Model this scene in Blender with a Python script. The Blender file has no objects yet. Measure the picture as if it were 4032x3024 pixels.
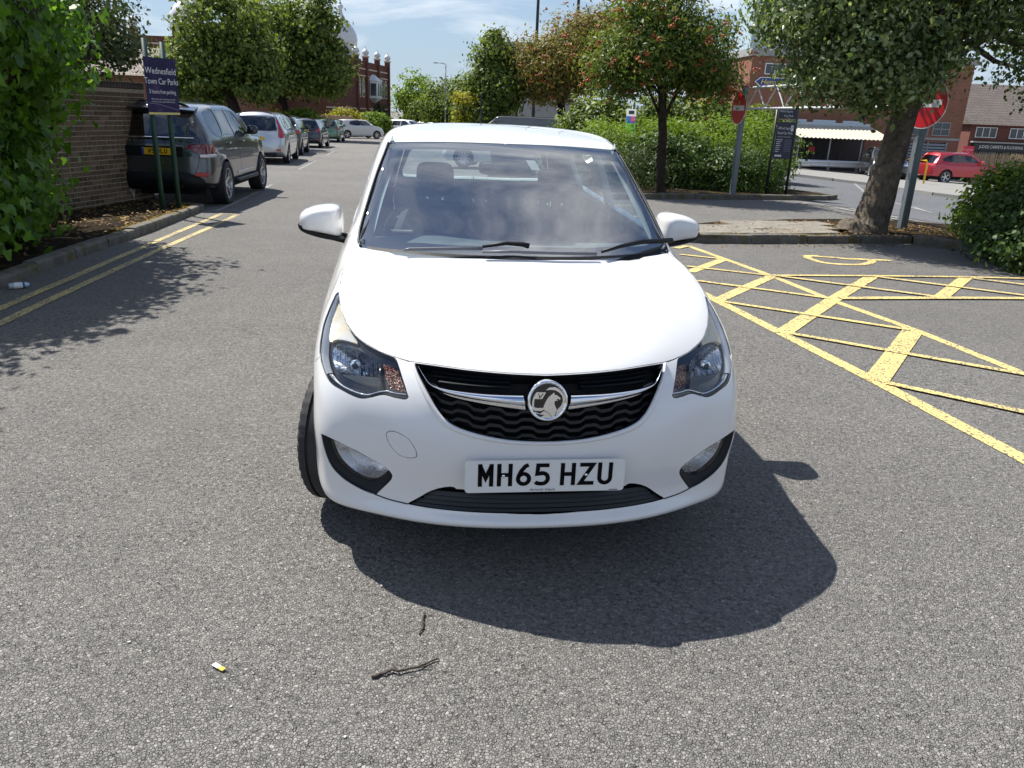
import bpy, bmesh, math, random
import numpy as np
from mathutils import Vector, Matrix
from mathutils.geometry import delaunay_2d_cdt

# ---------------------------------------------------------------- camera, sky, sun, exposure
scene = bpy.context.scene
COL = scene.collection
R = math.radians
cam_d = bpy.data.cameras.new('camera'); cam = bpy.data.objects.new('camera', cam_d); COL.objects.link(cam)
cam_d.sensor_width = 36.0; cam_d.lens = 27.45; cam_d.clip_start = .05; cam_d.clip_end = 3000
_p, _r = R(19.03), R(2.31)
_f = Vector((0, math.cos(_p), -math.sin(_p))); _x = Vector((1, 0, 0)); _u = _x.cross(_f)
_rx = math.cos(_r)*_x+math.sin(_r)*_u; _up = -math.sin(_r)*_x+math.cos(_r)*_u
cam.matrix_world = Matrix(((_rx.x, _up.x, -_f.x, 0), (_rx.y, _up.y, -_f.y, 0), (_rx.z, _up.z, -_f.z, 1.5234), (0, 0, 0, 1)))
scene.camera = cam
SUN_TO = Vector((-.548, .431, 1.0)).normalized()
world = bpy.data.worlds.new('World'); scene.world = world; world.use_nodes = True
_nt = world.node_tree; _nt.nodes.clear()
_out = _nt.nodes.new('ShaderNodeOutputWorld'); _bg = _nt.nodes.new('ShaderNodeBackground')
_sky = _nt.nodes.new('ShaderNodeTexSky'); _sky.sky_type = 'NISHITA'; _sky.sun_disc = False
_sky.sun_elevation = math.asin(SUN_TO.z); _sky.sun_rotation = math.atan2(SUN_TO.x, SUN_TO.y)
_sky.air_density = 1.0; _sky.dust_density = .5; _sky.ozone_density = 2.5; _sky.altitude = 100
_bg.inputs['Strength'].default_value = .063
# broken fair-weather cloud: noise on the direction projected to a flat cloud layer
_tc = _nt.nodes.new('ShaderNodeTexCoord'); _sep = _nt.nodes.new('ShaderNodeSeparateXYZ')
_nt.links.new(_tc.outputs['Generated'], _sep.inputs[0])
def _m(op, a, b=None):
    n = _nt.nodes.new('ShaderNodeMath'); n.operation = op
    for k, v in enumerate((a, b)):
        if v is None: continue
        if isinstance(v, (int, float)): n.inputs[k].default_value = v
        else: _nt.links.new(v, n.inputs[k])
    return n.outputs[0]
_den = _m('ADD', _m('MAXIMUM', _sep.outputs['Z'], 0.0), .12)
_cmb = _nt.nodes.new('ShaderNodeCombineXYZ')
_nt.links.new(_m('DIVIDE', _sep.outputs['X'], _den), _cmb.inputs[0]); _nt.links.new(_m('DIVIDE', _sep.outputs['Y'], _den), _cmb.inputs[1])
_mp = _nt.nodes.new('ShaderNodeMapping'); _mp.inputs['Location'].default_value = (4.1, 8.8, 0); _nt.links.new(_cmb.outputs[0], _mp.inputs[0])
_no = _nt.nodes.new('ShaderNodeTexNoise'); _no.inputs['Scale'].default_value = 1.0; _no.inputs['Detail'].default_value = 9; _no.inputs['Roughness'].default_value = .62; _no.inputs['Distortion'].default_value = .5
_nt.links.new(_mp.outputs[0], _no.inputs['Vector'])
_rp = _nt.nodes.new('ShaderNodeValToRGB'); _rp.color_ramp.elements[0].position = .46; _rp.color_ramp.elements[1].position = .66
_rp.color_ramp.elements[0].color = (0, 0, 0, 1); _rp.color_ramp.elements[1].color = (1, 1, 1, 1)
_nt.links.new(_no.outputs[0], _rp.inputs[0])
_tint = _nt.nodes.new('ShaderNodeMix'); _tint.data_type = 'RGBA'; _tint.blend_type = 'MULTIPLY'; _tint.inputs[0].default_value = 1.0; _tint.inputs[7].default_value = (.84, .95, 1.10, 1)
_nt.links.new(_sky.outputs[0], _tint.inputs[6])
_mx = _nt.nodes.new('ShaderNodeMix'); _mx.data_type = 'RGBA'; _mx.inputs[7].default_value = (14.0, 14.2, 14.4, 1)
_nt.links.new(_m('MULTIPLY', _rp.outputs[0], .8), _mx.inputs[0]); _nt.links.new(_tint.outputs[2], _mx.inputs[6])
# pale summer haze low in the sky, all the way round
_hz = _nt.nodes.new('ShaderNodeMix'); _hz.data_type = 'RGBA'; _hz.inputs[7].default_value = (4.25, 5.3, 6.45, 1)
_mr = _nt.nodes.new('ShaderNodeMapRange'); _mr.inputs['From Min'].default_value = .0; _mr.inputs['From Max'].default_value = .38; _mr.inputs['To Min'].default_value = .85; _mr.inputs['To Max'].default_value = 0.
_nt.links.new(_sep.outputs['Z'], _mr.inputs['Value']); _nt.links.new(_mr.outputs[0], _hz.inputs[0]); _nt.links.new(_mx.outputs[2], _hz.inputs[6])
_nt.links.new(_hz.outputs[2], _bg.inputs['Color']); _nt.links.new(_bg.outputs[0], _out.inputs[0])
sun_d = bpy.data.lights.new('sun', 'SUN'); sun = bpy.data.objects.new('sun', sun_d); COL.objects.link(sun)
sun_d.energy = 4.6; sun_d.angle = R(.53); sun_d.color = (1.0, .955, .88)
sun.rotation_euler = (-SUN_TO).to_track_quat('-Z', 'Y').to_euler(); sun.location = (0, 0, 40)
scene.view_settings.view_transform = 'Standard'; scene.view_settings.look = 'None'
scene.view_settings.exposure = .86; scene.view_settings.gamma = 1.0; scene.view_settings.use_curve_mapping = False
scene.render.engine = 'CYCLES'
scene.cycles.max_bounces = 8; scene.cycles.transparent_max_bounces = 24; scene.cycles.caustics_reflective = False; scene.cycles.caustics_refractive = False
scene.cycles.use_denoising = True
try: scene.cycles.denoiser = 'OPENIMAGEDENOISE'
except Exception: pass

# ---------------------------------------------------------------- helpers
rng = np.random.default_rng(7); random.seed(7)
def ground_z(x, y):
    """the car park falls gently away from the white car and more so down to the road on the right"""
    def sp(v, w): return w*np.log1p(np.exp(np.clip(np.asarray(v, float)/w, -40, 40)))
    def ss(a, b, t): t = np.clip((np.asarray(t, float)-a)/(b-a), 0, 1); return t*t*(3-2*t)
    return -.0105*sp(np.asarray(y, float)-6, 2.)-.045*sp(np.asarray(x, float)-8, 1.5)-.15*ss(5, 14, y)*ss(2, -3, x)
def gz(x, y): return float(ground_z(x, y))
def link(o, parent=None):
    COL.objects.link(o)
    if parent is not None: o.parent = parent
    return o
def empty(name, loc=(0, 0, 0), rz=0., parent=None):
    o = bpy.data.objects.new(name, None); o.empty_display_size = .1; o.location = loc; o.rotation_euler = (0, 0, rz)
    return link(o, parent)
def tag(o, label=None, category=None, group=None, kind=None):
    if label: o['label'] = label
    if category: o['category'] = category
    if group: o['group'] = group
    if kind: o['kind'] = kind
    return o
def obj(name, verts, faces, mat, parent=None, smooth=False, normals=None, mats=None, fm=None, loc=None):
    me = bpy.data.meshes.new(name)
    me.from_pydata([tuple(map(float, v)) for v in verts], [], [tuple(map(int, f)) for f in faces])
    for m in (mats or [mat]): me.materials.append(m)
    if fm is not None: me.polygons.foreach_set('material_index', np.asarray(fm, dtype=np.int32))
    if smooth or normals is not None: me.polygons.foreach_set('use_smooth', [True]*len(me.polygons))
    me.update()
    if normals is not None: me.normals_split_custom_set_from_vertices([tuple(map(float, n)) for n in normals])
    o = bpy.data.objects.new(name, me)
    if loc is not None: o.location = loc
    return link(o, parent)
class MB:
    """collects simple solids and links them as one mesh"""
    def __init__(s): s.v = []; s.f = []
    def add(s, v, f):
        b = len(s.v); s.v += [tuple(p) for p in v]; s.f += [tuple(i+b for i in q) for q in f]; return s
    def box(s, c, d, rz=0., bev=0.):
        x, y, z = d[0]/2, d[1]/2, d[2]/2; co, si = math.cos(rz), math.sin(rz)
        def T(p): return (c[0]+co*p[0]-si*p[1], c[1]+si*p[0]+co*p[1], c[2]+p[2])
        if bev <= 0:
            v = [T((a*x, b*y, e*z)) for e in (-1, 1) for b in (-1, 1) for a in (-1, 1)]
            f = [(0, 2, 3, 1), (4, 5, 7, 6), (0, 1, 5, 4), (2, 6, 7, 3), (0, 4, 6, 2), (1, 3, 7, 5)]
            return s.add(v, f)
        b = min(bev, x*.9, y*.9, z*.9); v = []; idx = {}
        for sx in (-1, 1):
            for sy in (-1, 1):
                for sz in (-1, 1):
                    for k, q in enumerate(((x, y-b, z-b), (x-b, y, z-b), (x-b, y-b, z))):
                        idx[sx, sy, sz, k] = len(v); v.append(T((sx*q[0], sy*q[1], sz*q[2])))
        f = []
        def quad(a): f.append(a)
        for sx in (-1, 1): quad([idx[sx, a, b2, 0] for a, b2 in ((-1, -1), (1, -1), (1, 1), (-1, 1))][::sx])
        for sy in (-1, 1): quad([idx[a, sy, b2, 1] for a, b2 in ((-1, -1), (-1, 1), (1, 1), (1, -1))][::sy])
        for sz in (-1, 1): quad([idx[a, b2, sz, 2] for a, b2 in ((-1, -1), (1, -1), (1, 1), (-1, 1))][::sz])
        for sx in (-1, 1):
            for sy in (-1, 1): quad([idx[sx, sy, -1, 0], idx[sx, sy, 1, 0], idx[sx, sy, 1, 1], idx[sx, sy, -1, 1]][::-sx*sy])
        for sx in (-1, 1):
            for sz in (-1, 1): quad([idx[sx, -1, sz, 0], idx[sx, 1, sz, 0], idx[sx, 1, sz, 2], idx[sx, -1, sz, 2]][::sx*sz])
        for sy in (-1, 1):
            for sz in (-1, 1): quad([idx[-1, sy, sz, 1], idx[1, sy, sz, 1], idx[1, sy, sz, 2], idx[-1, sy, sz, 2]][::-sy*sz])
        for sx in (-1, 1):
            for sy in (-1, 1):
                for sz in (-1, 1): f.append([idx[sx, sy, sz, 0], idx[sx, sy, sz, 1], idx[sx, sy, sz, 2]][::sx*sy*sz])
        return s.add(v, f)
    def tube(s, pts, r, n=8, caps=True):
        pts = [np.asarray(p, float) for p in pts]; N = len(pts); rr = r if hasattr(r, '__len__') else [r]*N
        v = []; f = []; ref = None
        for i, p in enumerate(pts):
            d = (pts[min(i+1, N-1)]-pts[max(i-1, 0)]); d = d/(np.linalg.norm(d)+1e-12)
            if ref is None: ref = np.array([0, 0, 1.]) if abs(d[2]) < .9 else np.array([1., 0, 0])
            a = np.cross(d, ref); a /= np.linalg.norm(a)+1e-12; b = np.cross(d, a); ref = -b if False else ref
            for k in range(n):
                t = 2*math.pi*k/n; v.append(p+rr[i]*(math.cos(t)*a+math.sin(t)*b))
        for i in range(N-1):
            for k in range(n):
                k2 = (k+1) % n; f.append((i*n+k, (i+1)*n+k, (i+1)*n+k2, i*n+k2))
        if caps: f.append(tuple(range(n))); f.append(tuple(reversed(range((N-1)*n, N*n))))
        return s.add(v, f)
    def lathe(s, prof, n=24, axis='z', c=(0, 0, 0)):
        """prof: (radius, height) pairs, spun round the axis"""
        v = []; f = []
        for (r, h) in prof:
            for k in range(n):
                t = 2*math.pi*k/n; a, b = r*math.cos(t), r*math.sin(t)
                p = (a, b, h) if axis == 'z' else (a, h, b) if axis == 'y' else (h, a, b)
                v.append((p[0]+c[0], p[1]+c[1], p[2]+c[2]))
        for i in range(len(prof)-1):
            for k in range(n):
                k2 = (k+1) % n; q = (i*n+k, i*n+k2, (i+1)*n+k2, (i+1)*n+k)
                f.append(q if axis != 'y' else q[::-1])
        return s.add(v, f)
    def prism(s, poly, h0, h1, frame=None):
        """poly (2D) extruded from h0 to h1; frame maps (a,b,h) to 3D"""
        fr = frame or (lambda a, b, h: (a, b, h)); n = len(poly)
        v = [fr(a, b, h0) for a, b in poly]+[fr(a, b, h1) for a, b in poly]
        f = [tuple(reversed(range(n))), tuple(range(n, 2*n))]+[(i, (i+1) % n, n+(i+1) % n, n+i) for i in range(n)]
        return s.add(v, f)
    def build(s, name, mat, parent=None, smooth=False, loc=None):
        return obj(name, s.v, s.f, mat, parent, smooth, loc=loc)
def auto_smooth(o, ang=35):
    """flat across sharp edges, smooth elsewhere"""
    me = o.data; bm = bmesh.new(); bm.from_mesh(me); bmesh.ops.recalc_face_normals(bm, faces=bm.faces)
    for f in bm.faces: f.smooth = True
    for e in bm.edges:
        if len(e.link_faces) == 2 and e.calc_face_angle(0) > R(ang): e.smooth = False
    bm.to_mesh(me); bm.free(); return o
def fix_normals(o):
    me = o.data; bm = bmesh.new(); bm.from_mesh(me); bmesh.ops.recalc_face_normals(bm, faces=bm.faces); bm.to_mesh(me); bm.free(); return o
def pip(poly, P):
    """points P (n,2) inside polygon"""
    poly = np.asarray(poly, float); x, y = P[:, 0], P[:, 1]; c = np.zeros(len(P), bool); n = len(poly); j = n-1
    for i in range(n):
        xi, yi = poly[i]; xj, yj = poly[j]
        if yi != yj:
            m = ((yi > y) != (yj > y)) & (x < (xj-xi)*(y-yi)/(yj-yi)+xi); c ^= m
        j = i
    return c
def text_mesh(txt, size, align='CENTER', bold=0.):
    cu = bpy.data.curves.new('t', 'FONT'); cu.body = txt; cu.size = size; cu.align_x = align; cu.align_y = 'CENTER'; cu.offset = bold; cu.resolution_u = 3
    o = bpy.data.objects.new('t', cu); COL.objects.link(o)
    dg = bpy.context.evaluated_depsgraph_get(); dg.update()
    me = bpy.data.meshes.new_from_object(o.evaluated_get(dg)); bpy.data.objects.remove(o); bpy.data.curves.remove(cu)
    v = np.array([p.co[:] for p in me.vertices]).reshape(-1, 3); f = [tuple(p.vertices) for p in me.polygons]
    bpy.data.meshes.remove(me); return v, f
def lettering(name, lines, mat, parent, frame):
    """lines: (text, x, y, size, xscale, align); frame maps (x,y)->3D; all one flat print"""
    b = MB()
    for (t, x, y, s, xs, al) in lines:
        v, f = text_mesh(t, s, al)
        b.add([frame(x+p[0]*xs, y+p[1]) for p in v], f)
    return b.build(name, mat, parent)
# ---------------------------------------------------------------- materials
MATS = {}
class NT:
    def __init__(s, name):
        m = bpy.data.materials.new(name); m.use_nodes = True; s.m = m; s.t = m.node_tree; s.t.nodes.clear()
        s.o = s.n('ShaderNodeOutputMaterial')
    def n(s, typ, **kw):
        n = s.t.nodes.new(typ)
        for k, v in kw.items():
            if k.startswith('i_'): s.set(n, k[2:], v)
            else: setattr(n, k, v)
        return n
    def set(s, n, key, v):
        k = int(key) if key.isdigit() else key.replace('_', ' ')
        if isinstance(v, bpy.types.NodeSocket): s.t.links.new(v, n.inputs[k])
        else: n.inputs[k].default_value = v
    def l(s, a, b): s.t.links.new(a, b)
    def noise(s, scale, detail=4, rough=.55, vec=None, dist=0.):
        n = s.n('ShaderNodeTexNoise'); n.inputs['Scale'].default_value = scale; n.inputs['Detail'].default_value = detail
        n.inputs['Roughness'].default_value = rough; n.inputs['Distortion'].default_value = dist
        s.l(vec if vec is not None else s.coord(), n.inputs['Vector']); return n.outputs[0]
    def voro(s, scale, feature='F1', vec=None, out=0, rnd=1.):
        n = s.n('ShaderNodeTexVoronoi'); n.feature = feature; n.inputs['Scale'].default_value = scale; n.inputs['Randomness'].default_value = rnd
        s.l(vec if vec is not None else s.coord(), n.inputs['Vector']); return n.outputs[out]
    _c = None
    def coord(s):
        if s._c is None:
            s._c = s.n('ShaderNodeTexCoord')
        return s._c.outputs['Object']
    def geo(s): return s.n('ShaderNodeNewGeometry')
    def ramp(s, fac, stops):
        n = s.n('ShaderNodeValToRGB'); e = n.color_ramp.elements
        while len(e) < len(stops): e.new(.5)
        for k, (p, c) in enumerate(stops):
            e[k].position = p; e[k].color = (c, c, c, 1) if isinstance(c, (int, float)) else (*c, 1)
        s.l(fac, n.inputs[0]); return n.outputs[0]
    def mix(s, fac, a, b, blend='MIX'):
        n = s.n('ShaderNodeMix'); n.data_type = 'RGBA'; n.blend_type = blend
        for k, v in ((0, fac), (6, a), (7, b)):
            if isinstance(v, bpy.types.NodeSocket): s.l(v, n.inputs[k])
            else: n.inputs[k].default_value = v if k == 0 else ((*v, 1) if len(v) == 3 else v)
        return n.outputs[2]
    def math(s, op, a, b=0., c=None):
        n = s.n('ShaderNodeMath'); n.operation = op
        for k, v in enumerate((a, b, c)):
            if v is None: continue
            if isinstance(v, bpy.types.NodeSocket): s.l(v, n.inputs[k])
            else: n.inputs[k].default_value = v
        return n.outputs[0]
    def bump(s, h, strength=.3, dist=.01):
        n = s.n('ShaderNodeBump'); n.inputs['Strength'].default_value = strength; n.inputs['Distance'].default_value = dist
        s.l(h, n.inputs['Height']); return n.outputs[0]
    def pbsdf(s, col, rough=.5, metal=0., normal=None, **kw):
        n = s.n('ShaderNodeBsdfPrincipled')
        for k, v in (('Base Color', col), ('Roughness', rough), ('Metallic', metal)):
            if isinstance(v, bpy.types.NodeSocket): s.l(v, n.inputs[k])
            elif k == 'Base Color': n.inputs[k].default_value = (*v, 1)
            else: n.inputs[k].default_value = v
        for k, v in kw.items():
            k = k.replace('_', ' ')
            if isinstance(v, bpy.types.NodeSocket): s.l(v, n.inputs[k])
            else: n.inputs[k].default_value = v
        if normal is not None: s.l(normal, n.inputs['Normal'])
        return n
    def done(s, sh):
        s.l(sh.outputs[0] if hasattr(sh, 'outputs') else sh, s.o.inputs[0]); MATS[s.m.name] = s.m; return s.m
def simple(name, col, rough=.5, metal=0., var=.12, scale=6., bump=0., bscale=40., coat=0., spec=.5, crough=.03):
    if name in MATS: return MATS[name]
    t = NT(name)
    if var > 0:
        f = t.noise(scale, 5, .6)
        c = t.mix(f, tuple(max(0, q*(1-var)) for q in col), tuple(min(1, q*(1+var)) for q in col))
    else: c = col
    nm = t.bump(t.noise(bscale, 4), bump, .01) if bump else None
    return t.done(t.pbsdf(c, rough, metal, nm, Coat_Weight=coat, Coat_Roughness=crough, Specular_IOR_Level=spec))
def paint(name, col, metal=0., flake=0., rough=.32):
    """clear-coated car paint with a trace of dust and orange peel"""
    t = NT(name); d = t.noise(2.2, 6, .6)
    c = t.mix(t.math('MULTIPLY', d, .14), col, (.42, .40, .37))
    if flake:
        c = t.mix(t.math('MULTIPLY', t.voro(900, out=0), flake), c, tuple(min(1, q*1.8+.03) for q in col))
    return t.done(t.pbsdf(c, rough, metal, t.bump(t.noise(160, 2), .015, .002), Coat_Weight=1., Coat_Roughness=t.math('MULTIPLY_ADD', d, .05, .012), Coat_IOR=1.5))
def glass(name, tint, ior=1.5, extra=0., rough=0., dust=0.):
    """thin pane: tinted see-through plus mirror reflection by angle"""
    t = NT(name); g = t.geo(); dp = t.n('ShaderNodeVectorMath', operation='DOT_PRODUCT'); t.l(g.outputs['Normal'], dp.inputs[0]); t.l(g.outputs['Incoming'], dp.inputs[1])
    f0 = 2*((ior-1)/(ior+1))**2; fr = t.math('MULTIPLY_ADD', t.math('POWER', t.math('SUBTRACT', 1., t.math('ABSOLUTE', dp.outputs['Value'])), 5.), 1-f0, f0)   # both faces of the pane
    tr = t.n('ShaderNodeBsdfTransparent'); tr.inputs[0].default_value = (*tint, 1)
    gl = t.n('ShaderNodeBsdfGlossy'); gl.inputs['Roughness'].default_value = rough; gl.inputs[0].default_value = (1, 1, 1, 1)
    mx = t.n('ShaderNodeMixShader'); t.l(t.math('MINIMUM', t.math('ADD', fr, extra), 1.), mx.inputs[0]); t.l(tr.outputs[0], mx.inputs[1]); t.l(gl.outputs[0], mx.inputs[2])
    if dust:   # film of dust and dried smears on the outside
        df = t.n('ShaderNodeBsdfDiffuse'); df.inputs[0].default_value = (.55, .60, .62, 1); m2 = t.n('ShaderNodeMixShader')
        t.l(t.math('MULTIPLY', t.ramp(t.noise(3.2, 7, .7), [(.3, .35), (.75, 1.8)]), dust), m2.inputs[0]); t.l(mx.outputs[0], m2.inputs[1]); t.l(df.outputs[0], m2.inputs[2]); mx = m2
    return t.done(mx)
M_WHITE = paint('white_paint', (.76, .76, .755))
M_CHROME = simple('chrome', (.86, .87, .88), .06, 1., .02, 8)
M_BLACK = simple('black_plastic', (.008, .009, .011), .45, 0, .2, 20, .12, 300, spec=.25)
M_GLOSSBLACK = simple('gloss_black', (.006, .007, .009), .08, 0, 0, coat=.5)
M_RUBBER = simple('tyre_rubber', (.022, .022, .024), .75, 0, .25, 25, .15, 120)
M_ALLOY = simple('alloy', (.55, .56, .58), .28, .9, .06)
M_DARKALLOY = simple('dark_steel', (.06, .062, .066), .4, .7, .1)
M_GLASS = glass('windscreen_glass', (.80, .90, .90), 1.6, .19, dust=.015)
M_PRIV = glass('tinted_glass', (.16, .18, .20), 1.5, .03)
M_CARGLASS = glass('car_glass', (.80, .87, .86), 1.52, .02)
M_LENS = glass('lamp_lens', (.97, .98, .98), 1.32)
M_REDLENS = simple('red_lens', (.45, .012, .016), .12, 0, .1, 30, coat=1.)
M_AMBER = simple('amber_lens', (.75, .26, .05), .15, 0, .15, 60, coat=.6)
M_INTERIOR = simple('interior_black', (.05, .055, .06), .6, 0, .2, 12, .1, 200)
M_INTGREY = simple('interior_grey', (.42, .45, .44), .7, 0, .05)
M_SEAT = simple('seat_cloth', (.055, .062, .075), .9, 0, .3, 60, .2, 400)
M_UNDER = simple('underbody', (.01, .01, .01), .9, 0, 0)

# ---------------------------------------------------------------- spline nets (car bodies)
class Net:
    """Half car body: a uniform cubic B-spline through a grid of points P[i][j] (i round the car from the
    nose to the tail, j from the sill up to the roof centre line), symmetric about x = 0."""
    def __init__(self, P, fit=2):
        P = np.asarray(P, float); self.nu, self.nv = P.shape[:2]
        C = P.copy()
        for _ in range(fit):
            self._ghost(C)
            ii, jj = np.meshgrid(np.arange(self.nu), np.arange(self.nv), indexing='ij')
            C = C + (P - self.ev(ii.ravel().astype(float), jj.ravel().astype(float)).reshape(P.shape))
        self._ghost(C)
    def _ghost(self, C):
        m = np.array([-1., 1, 1])
        G = np.zeros((self.nu+2, self.nv+2, 3)); G[1:-1, 1:-1] = C
        G[0, 1:-1] = C[1]*m; G[-1, 1:-1] = C[-2]*m
        G[:, 0] = 2*G[:, 1]-G[:, 2]; G[:, -1] = G[:, -3]*m
        self.G = G
    def ev(self, u, v, du=0, dv=0):
        u = np.clip(np.asarray(u, float), 0, self.nu-1); v = np.clip(np.asarray(v, float), 0, self.nv-1)
        i = np.minimum(u.astype(int), self.nu-2); j = np.minimum(v.astype(int), self.nv-2)
        def w(t, d):
            if d == 0: return np.stack([(1-t)**3, 3*t**3-6*t**2+4, -3*t**3+3*t**2+3*t+1, t**3], -1)/6
            return np.stack([-3*(1-t)**2, 9*t**2-12*t, -9*t**2+6*t+3, 3*t**2], -1)/6
        wu, wv = w(u-i, du), w(v-j, dv)
        out = 0
        for a in range(4):
            for b in range(4):
                out = out + self.G[i+a, j+b]*(wu[..., a]*wv[..., b])[..., None]
        return out
    def nrm(self, u, v):
        n = np.cross(self.ev(u, v, 1, 0), self.ev(u, v, 0, 1))
        l = np.linalg.norm(n, axis=-1, keepdims=True); n = -n/np.maximum(l, 1e-9)*self.sgn
        bad = (l[..., 0] < 2e-3) & (np.asarray(v) > self.nv-1.6); n[bad] = (0, 0, 1.); return n
    sgn = -1.0
    def inv(self, pts, axes, ur=None, vr=None):
        """parameters of the points whose coordinates along the two axes are given (e.g. axes=(1,2): side view)"""
        ur = ur or (0, self.nu-1); vr = vr or (0, self.nv-1)
        uu, vv = np.meshgrid(np.linspace(*ur, 160), np.linspace(*vr, 160), indexing='ij'); uu = uu.ravel(); vv = vv.ravel()
        S = self.ev(uu, vv)[:, list(axes)]
        return self._newton(np.asarray(pts, float), uu, vv, S, lambda q: q[..., list(axes)], ur, vr)
    def _newton(self, pts, uu, vv, S, f, ur, vr):
        res = []
        for p in pts:
            k = np.argmin(((S-p)**2).sum(1)); u, v = uu[k], vv[k]
            for _ in range(12):
                e = 1e-3
                q = f(self.ev(np.array([u, u+e, u]), np.array([v, v, v+e])))
                J = np.stack([(q[1]-q[0])/e, (q[2]-q[0])/e], 1); d = p-q[0]
                s = np.linalg.lstsq(J, d, rcond=1e-3)[0]; s = np.clip(s, -.15, .15)
                u = min(max(u+s[0], ur[0]), ur[1]); v = min(max(v+s[1], vr[0]), vr[1])
            res.append((u, v))
        return np.array(res)

def hero_net():
    # rows: front centre (y,z), front corner (x,y,z), bulge power
    F = [(.20,.185, .655,.34,.175,2.5),(.050,.210, .700,.296,.196,2.5),(-.006,.246, .720,.262,.226,2.5),(.022,.284, .714,.262,.275,2.5),
         (.022,.36, .712,.250,.36,2.5),(.012,.46, .724,.247,.47,2.5),(.018,.55, .738,.272,.57,2.5),(.034,.65, .740,.335,.67,2.4),
         (.085,.737, .727,.432,.775,2.3),(.20,.800, .706,.540,.862,2.1),(.40,.875, .688,.66,.925,2.),(.61,.937, .668,.80,.970,2.),
         (.80,.985, .640,.945,1.008,2.),(1.05,1.130, .603,1.135,1.132,2.),(1.27,1.262, .560,1.33,1.264,2.),(1.455,1.388, .515,1.50,1.380,2.),
         (1.75,1.445, .47,1.78,1.430,2.),(1.95,1.468, 0,1.95,1.468,2.)]
    n = len(F); cols = []
    for fr in (0, .30, .58, .82, 1.):
        cols.append([(x*fr, y0+(y1-y0)*fr**p, z0+(z1-z0)*fr**p) for (y0,z0,x,y1,z1,p) in F])
    zs = [.185,.198,.225,.27,.36,.46,.56,.66,.76,.84,.905,.96]
    def side(y, xs, top, zo=0., ys=None):
        c = [(xs[k], (ys[k] if ys else y), zs[k]+zo) for k in range(12)]
        return c+list(top)
    cols.append(side(.46,[.72,.745,.762,.766,.766,.770,.776,.776,.765,.745,.716,.69],
        [(.656,.965,1.010),(.624,1.145,1.132),(.580,1.345,1.266),(.530,1.515,1.382),(.46,1.80,1.432),(0,1.98,1.468)],0,[.50,.47,.45,.45,.45,.45,.46,.49,.54,.63,.73,.85]))
    cols.append(side(.76,[.745,.765,.775,.780,.785,.790,.792,.790,.782,.766,.742,.712],
        [(.676,.995,1.014),(.648,1.160,1.134),(.603,1.365,1.270),(.547,1.535,1.386),(.46,1.84,1.438),(0,2.01,1.468)],0,[.76]*9+[.78,.84,.92]))
    cols.append(side(1.14,[.755,.770,.775,.778,.784,.792,.797,.797,.791,.782,.768,.748],
        [(.712,1.12,1.02),(.675,1.24,1.14),(.628,1.43,1.28),(.565,1.61,1.392),(.46,1.90,1.445),(0,2.05,1.470)],0,[1.14]*10+[1.12,1.11]))
    cols.append(side(1.65,[.755,.768,.772,.775,.782,.790,.797,.797,.791,.783,.772,.757],
        [(.735,1.65,1.03),(.70,1.66,1.15),(.652,1.69,1.285),(.585,1.74,1.402),(.43,1.98,1.455),(0,2.12,1.471)]))
    cols.append(side(2.2,[.755,.768,.772,.775,.782,.790,.797,.797,.791,.783,.772,.757],
        [(.735,2.2,1.045),(.70,2.2,1.16),(.652,2.2,1.29),(.588,2.2,1.405),(.41,2.2,1.457),(0,2.22,1.472)]))
    cols.append(side(2.7,[.75,.765,.772,.777,.784,.792,.797,.797,.792,.785,.774,.758],
        [(.732,2.7,1.065),(.695,2.69,1.17),(.647,2.68,1.29),(.583,2.66,1.398),(.41,2.58,1.447),(0,2.42,1.468)]))
    cols.append(side(3.06,[.74,.758,.770,.777,.784,.792,.795,.793,.788,.780,.768,.750],
        [(.718,3.06,1.08),(.682,3.05,1.18),(.634,3.02,1.288),(.570,2.97,1.383),(.42,2.85,1.432),(0,2.66,1.457)]))
    cols.append(side(3.38,[.70,.725,.740,.748,.752,.758,.760,.758,.752,.744,.732,.715],
        [(.686,3.36,1.08),(.648,3.30,1.18),(.60,3.22,1.282),(.545,3.13,1.367),(.40,3.02,1.418),(0,2.83,1.446)]))
    R = [3.46,3.53,3.565,3.585,3.60,3.61,3.61,3.60,3.585,3.57,3.55,3.53]
    cols.append([(.655+.025*min(1,k/4),R[k]-.03,zs[k]) for k in range(12)]+[(.625,3.475,1.05),(.585,3.41,1.165),(.54,3.32,1.275),(.50,3.225,1.355),(.36,3.13,1.405),(0,2.96,1.436)])
    cols.append([(.36,R[k]+.045,zs[k]) for k in range(12)]+[(.355,3.55,1.05),(.335,3.48,1.165),(.31,3.385,1.28),(.29,3.285,1.368),(.20,3.20,1.402),(0,3.05,1.43)])
    cols.append([(0,R[k]+.06,zs[k]) for k in range(12)]+[(0,3.565,1.05),(0,3.495,1.165),(0,3.40,1.28),(0,3.30,1.37),(0,3.22,1.400),(0,3.12,1.42)])
    A = np.array(cols)
    for i in range(5, 13):                                   # tumblehome of the doors and side glass
        for j, k in ((8,.004),(9,.015),(10,.022),(11,.024),(12,.027),(13,.030),(14,.032),(15,.026)):
            A[i,j,0] -= k*(.5 if i == 5 else .8 if i == 6 else 1)
    A[4:7,3:6,0] += .012
    A[2,9:12,2] += .009; A[3,9:12,2] -= .003                  # bonnet creases
    A[1:3,5:7,1] -= .006; A[3,5:7,1] += .004; A[3,7,1] -= .010  # cheeks of the bumper
    return Net(A)

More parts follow.
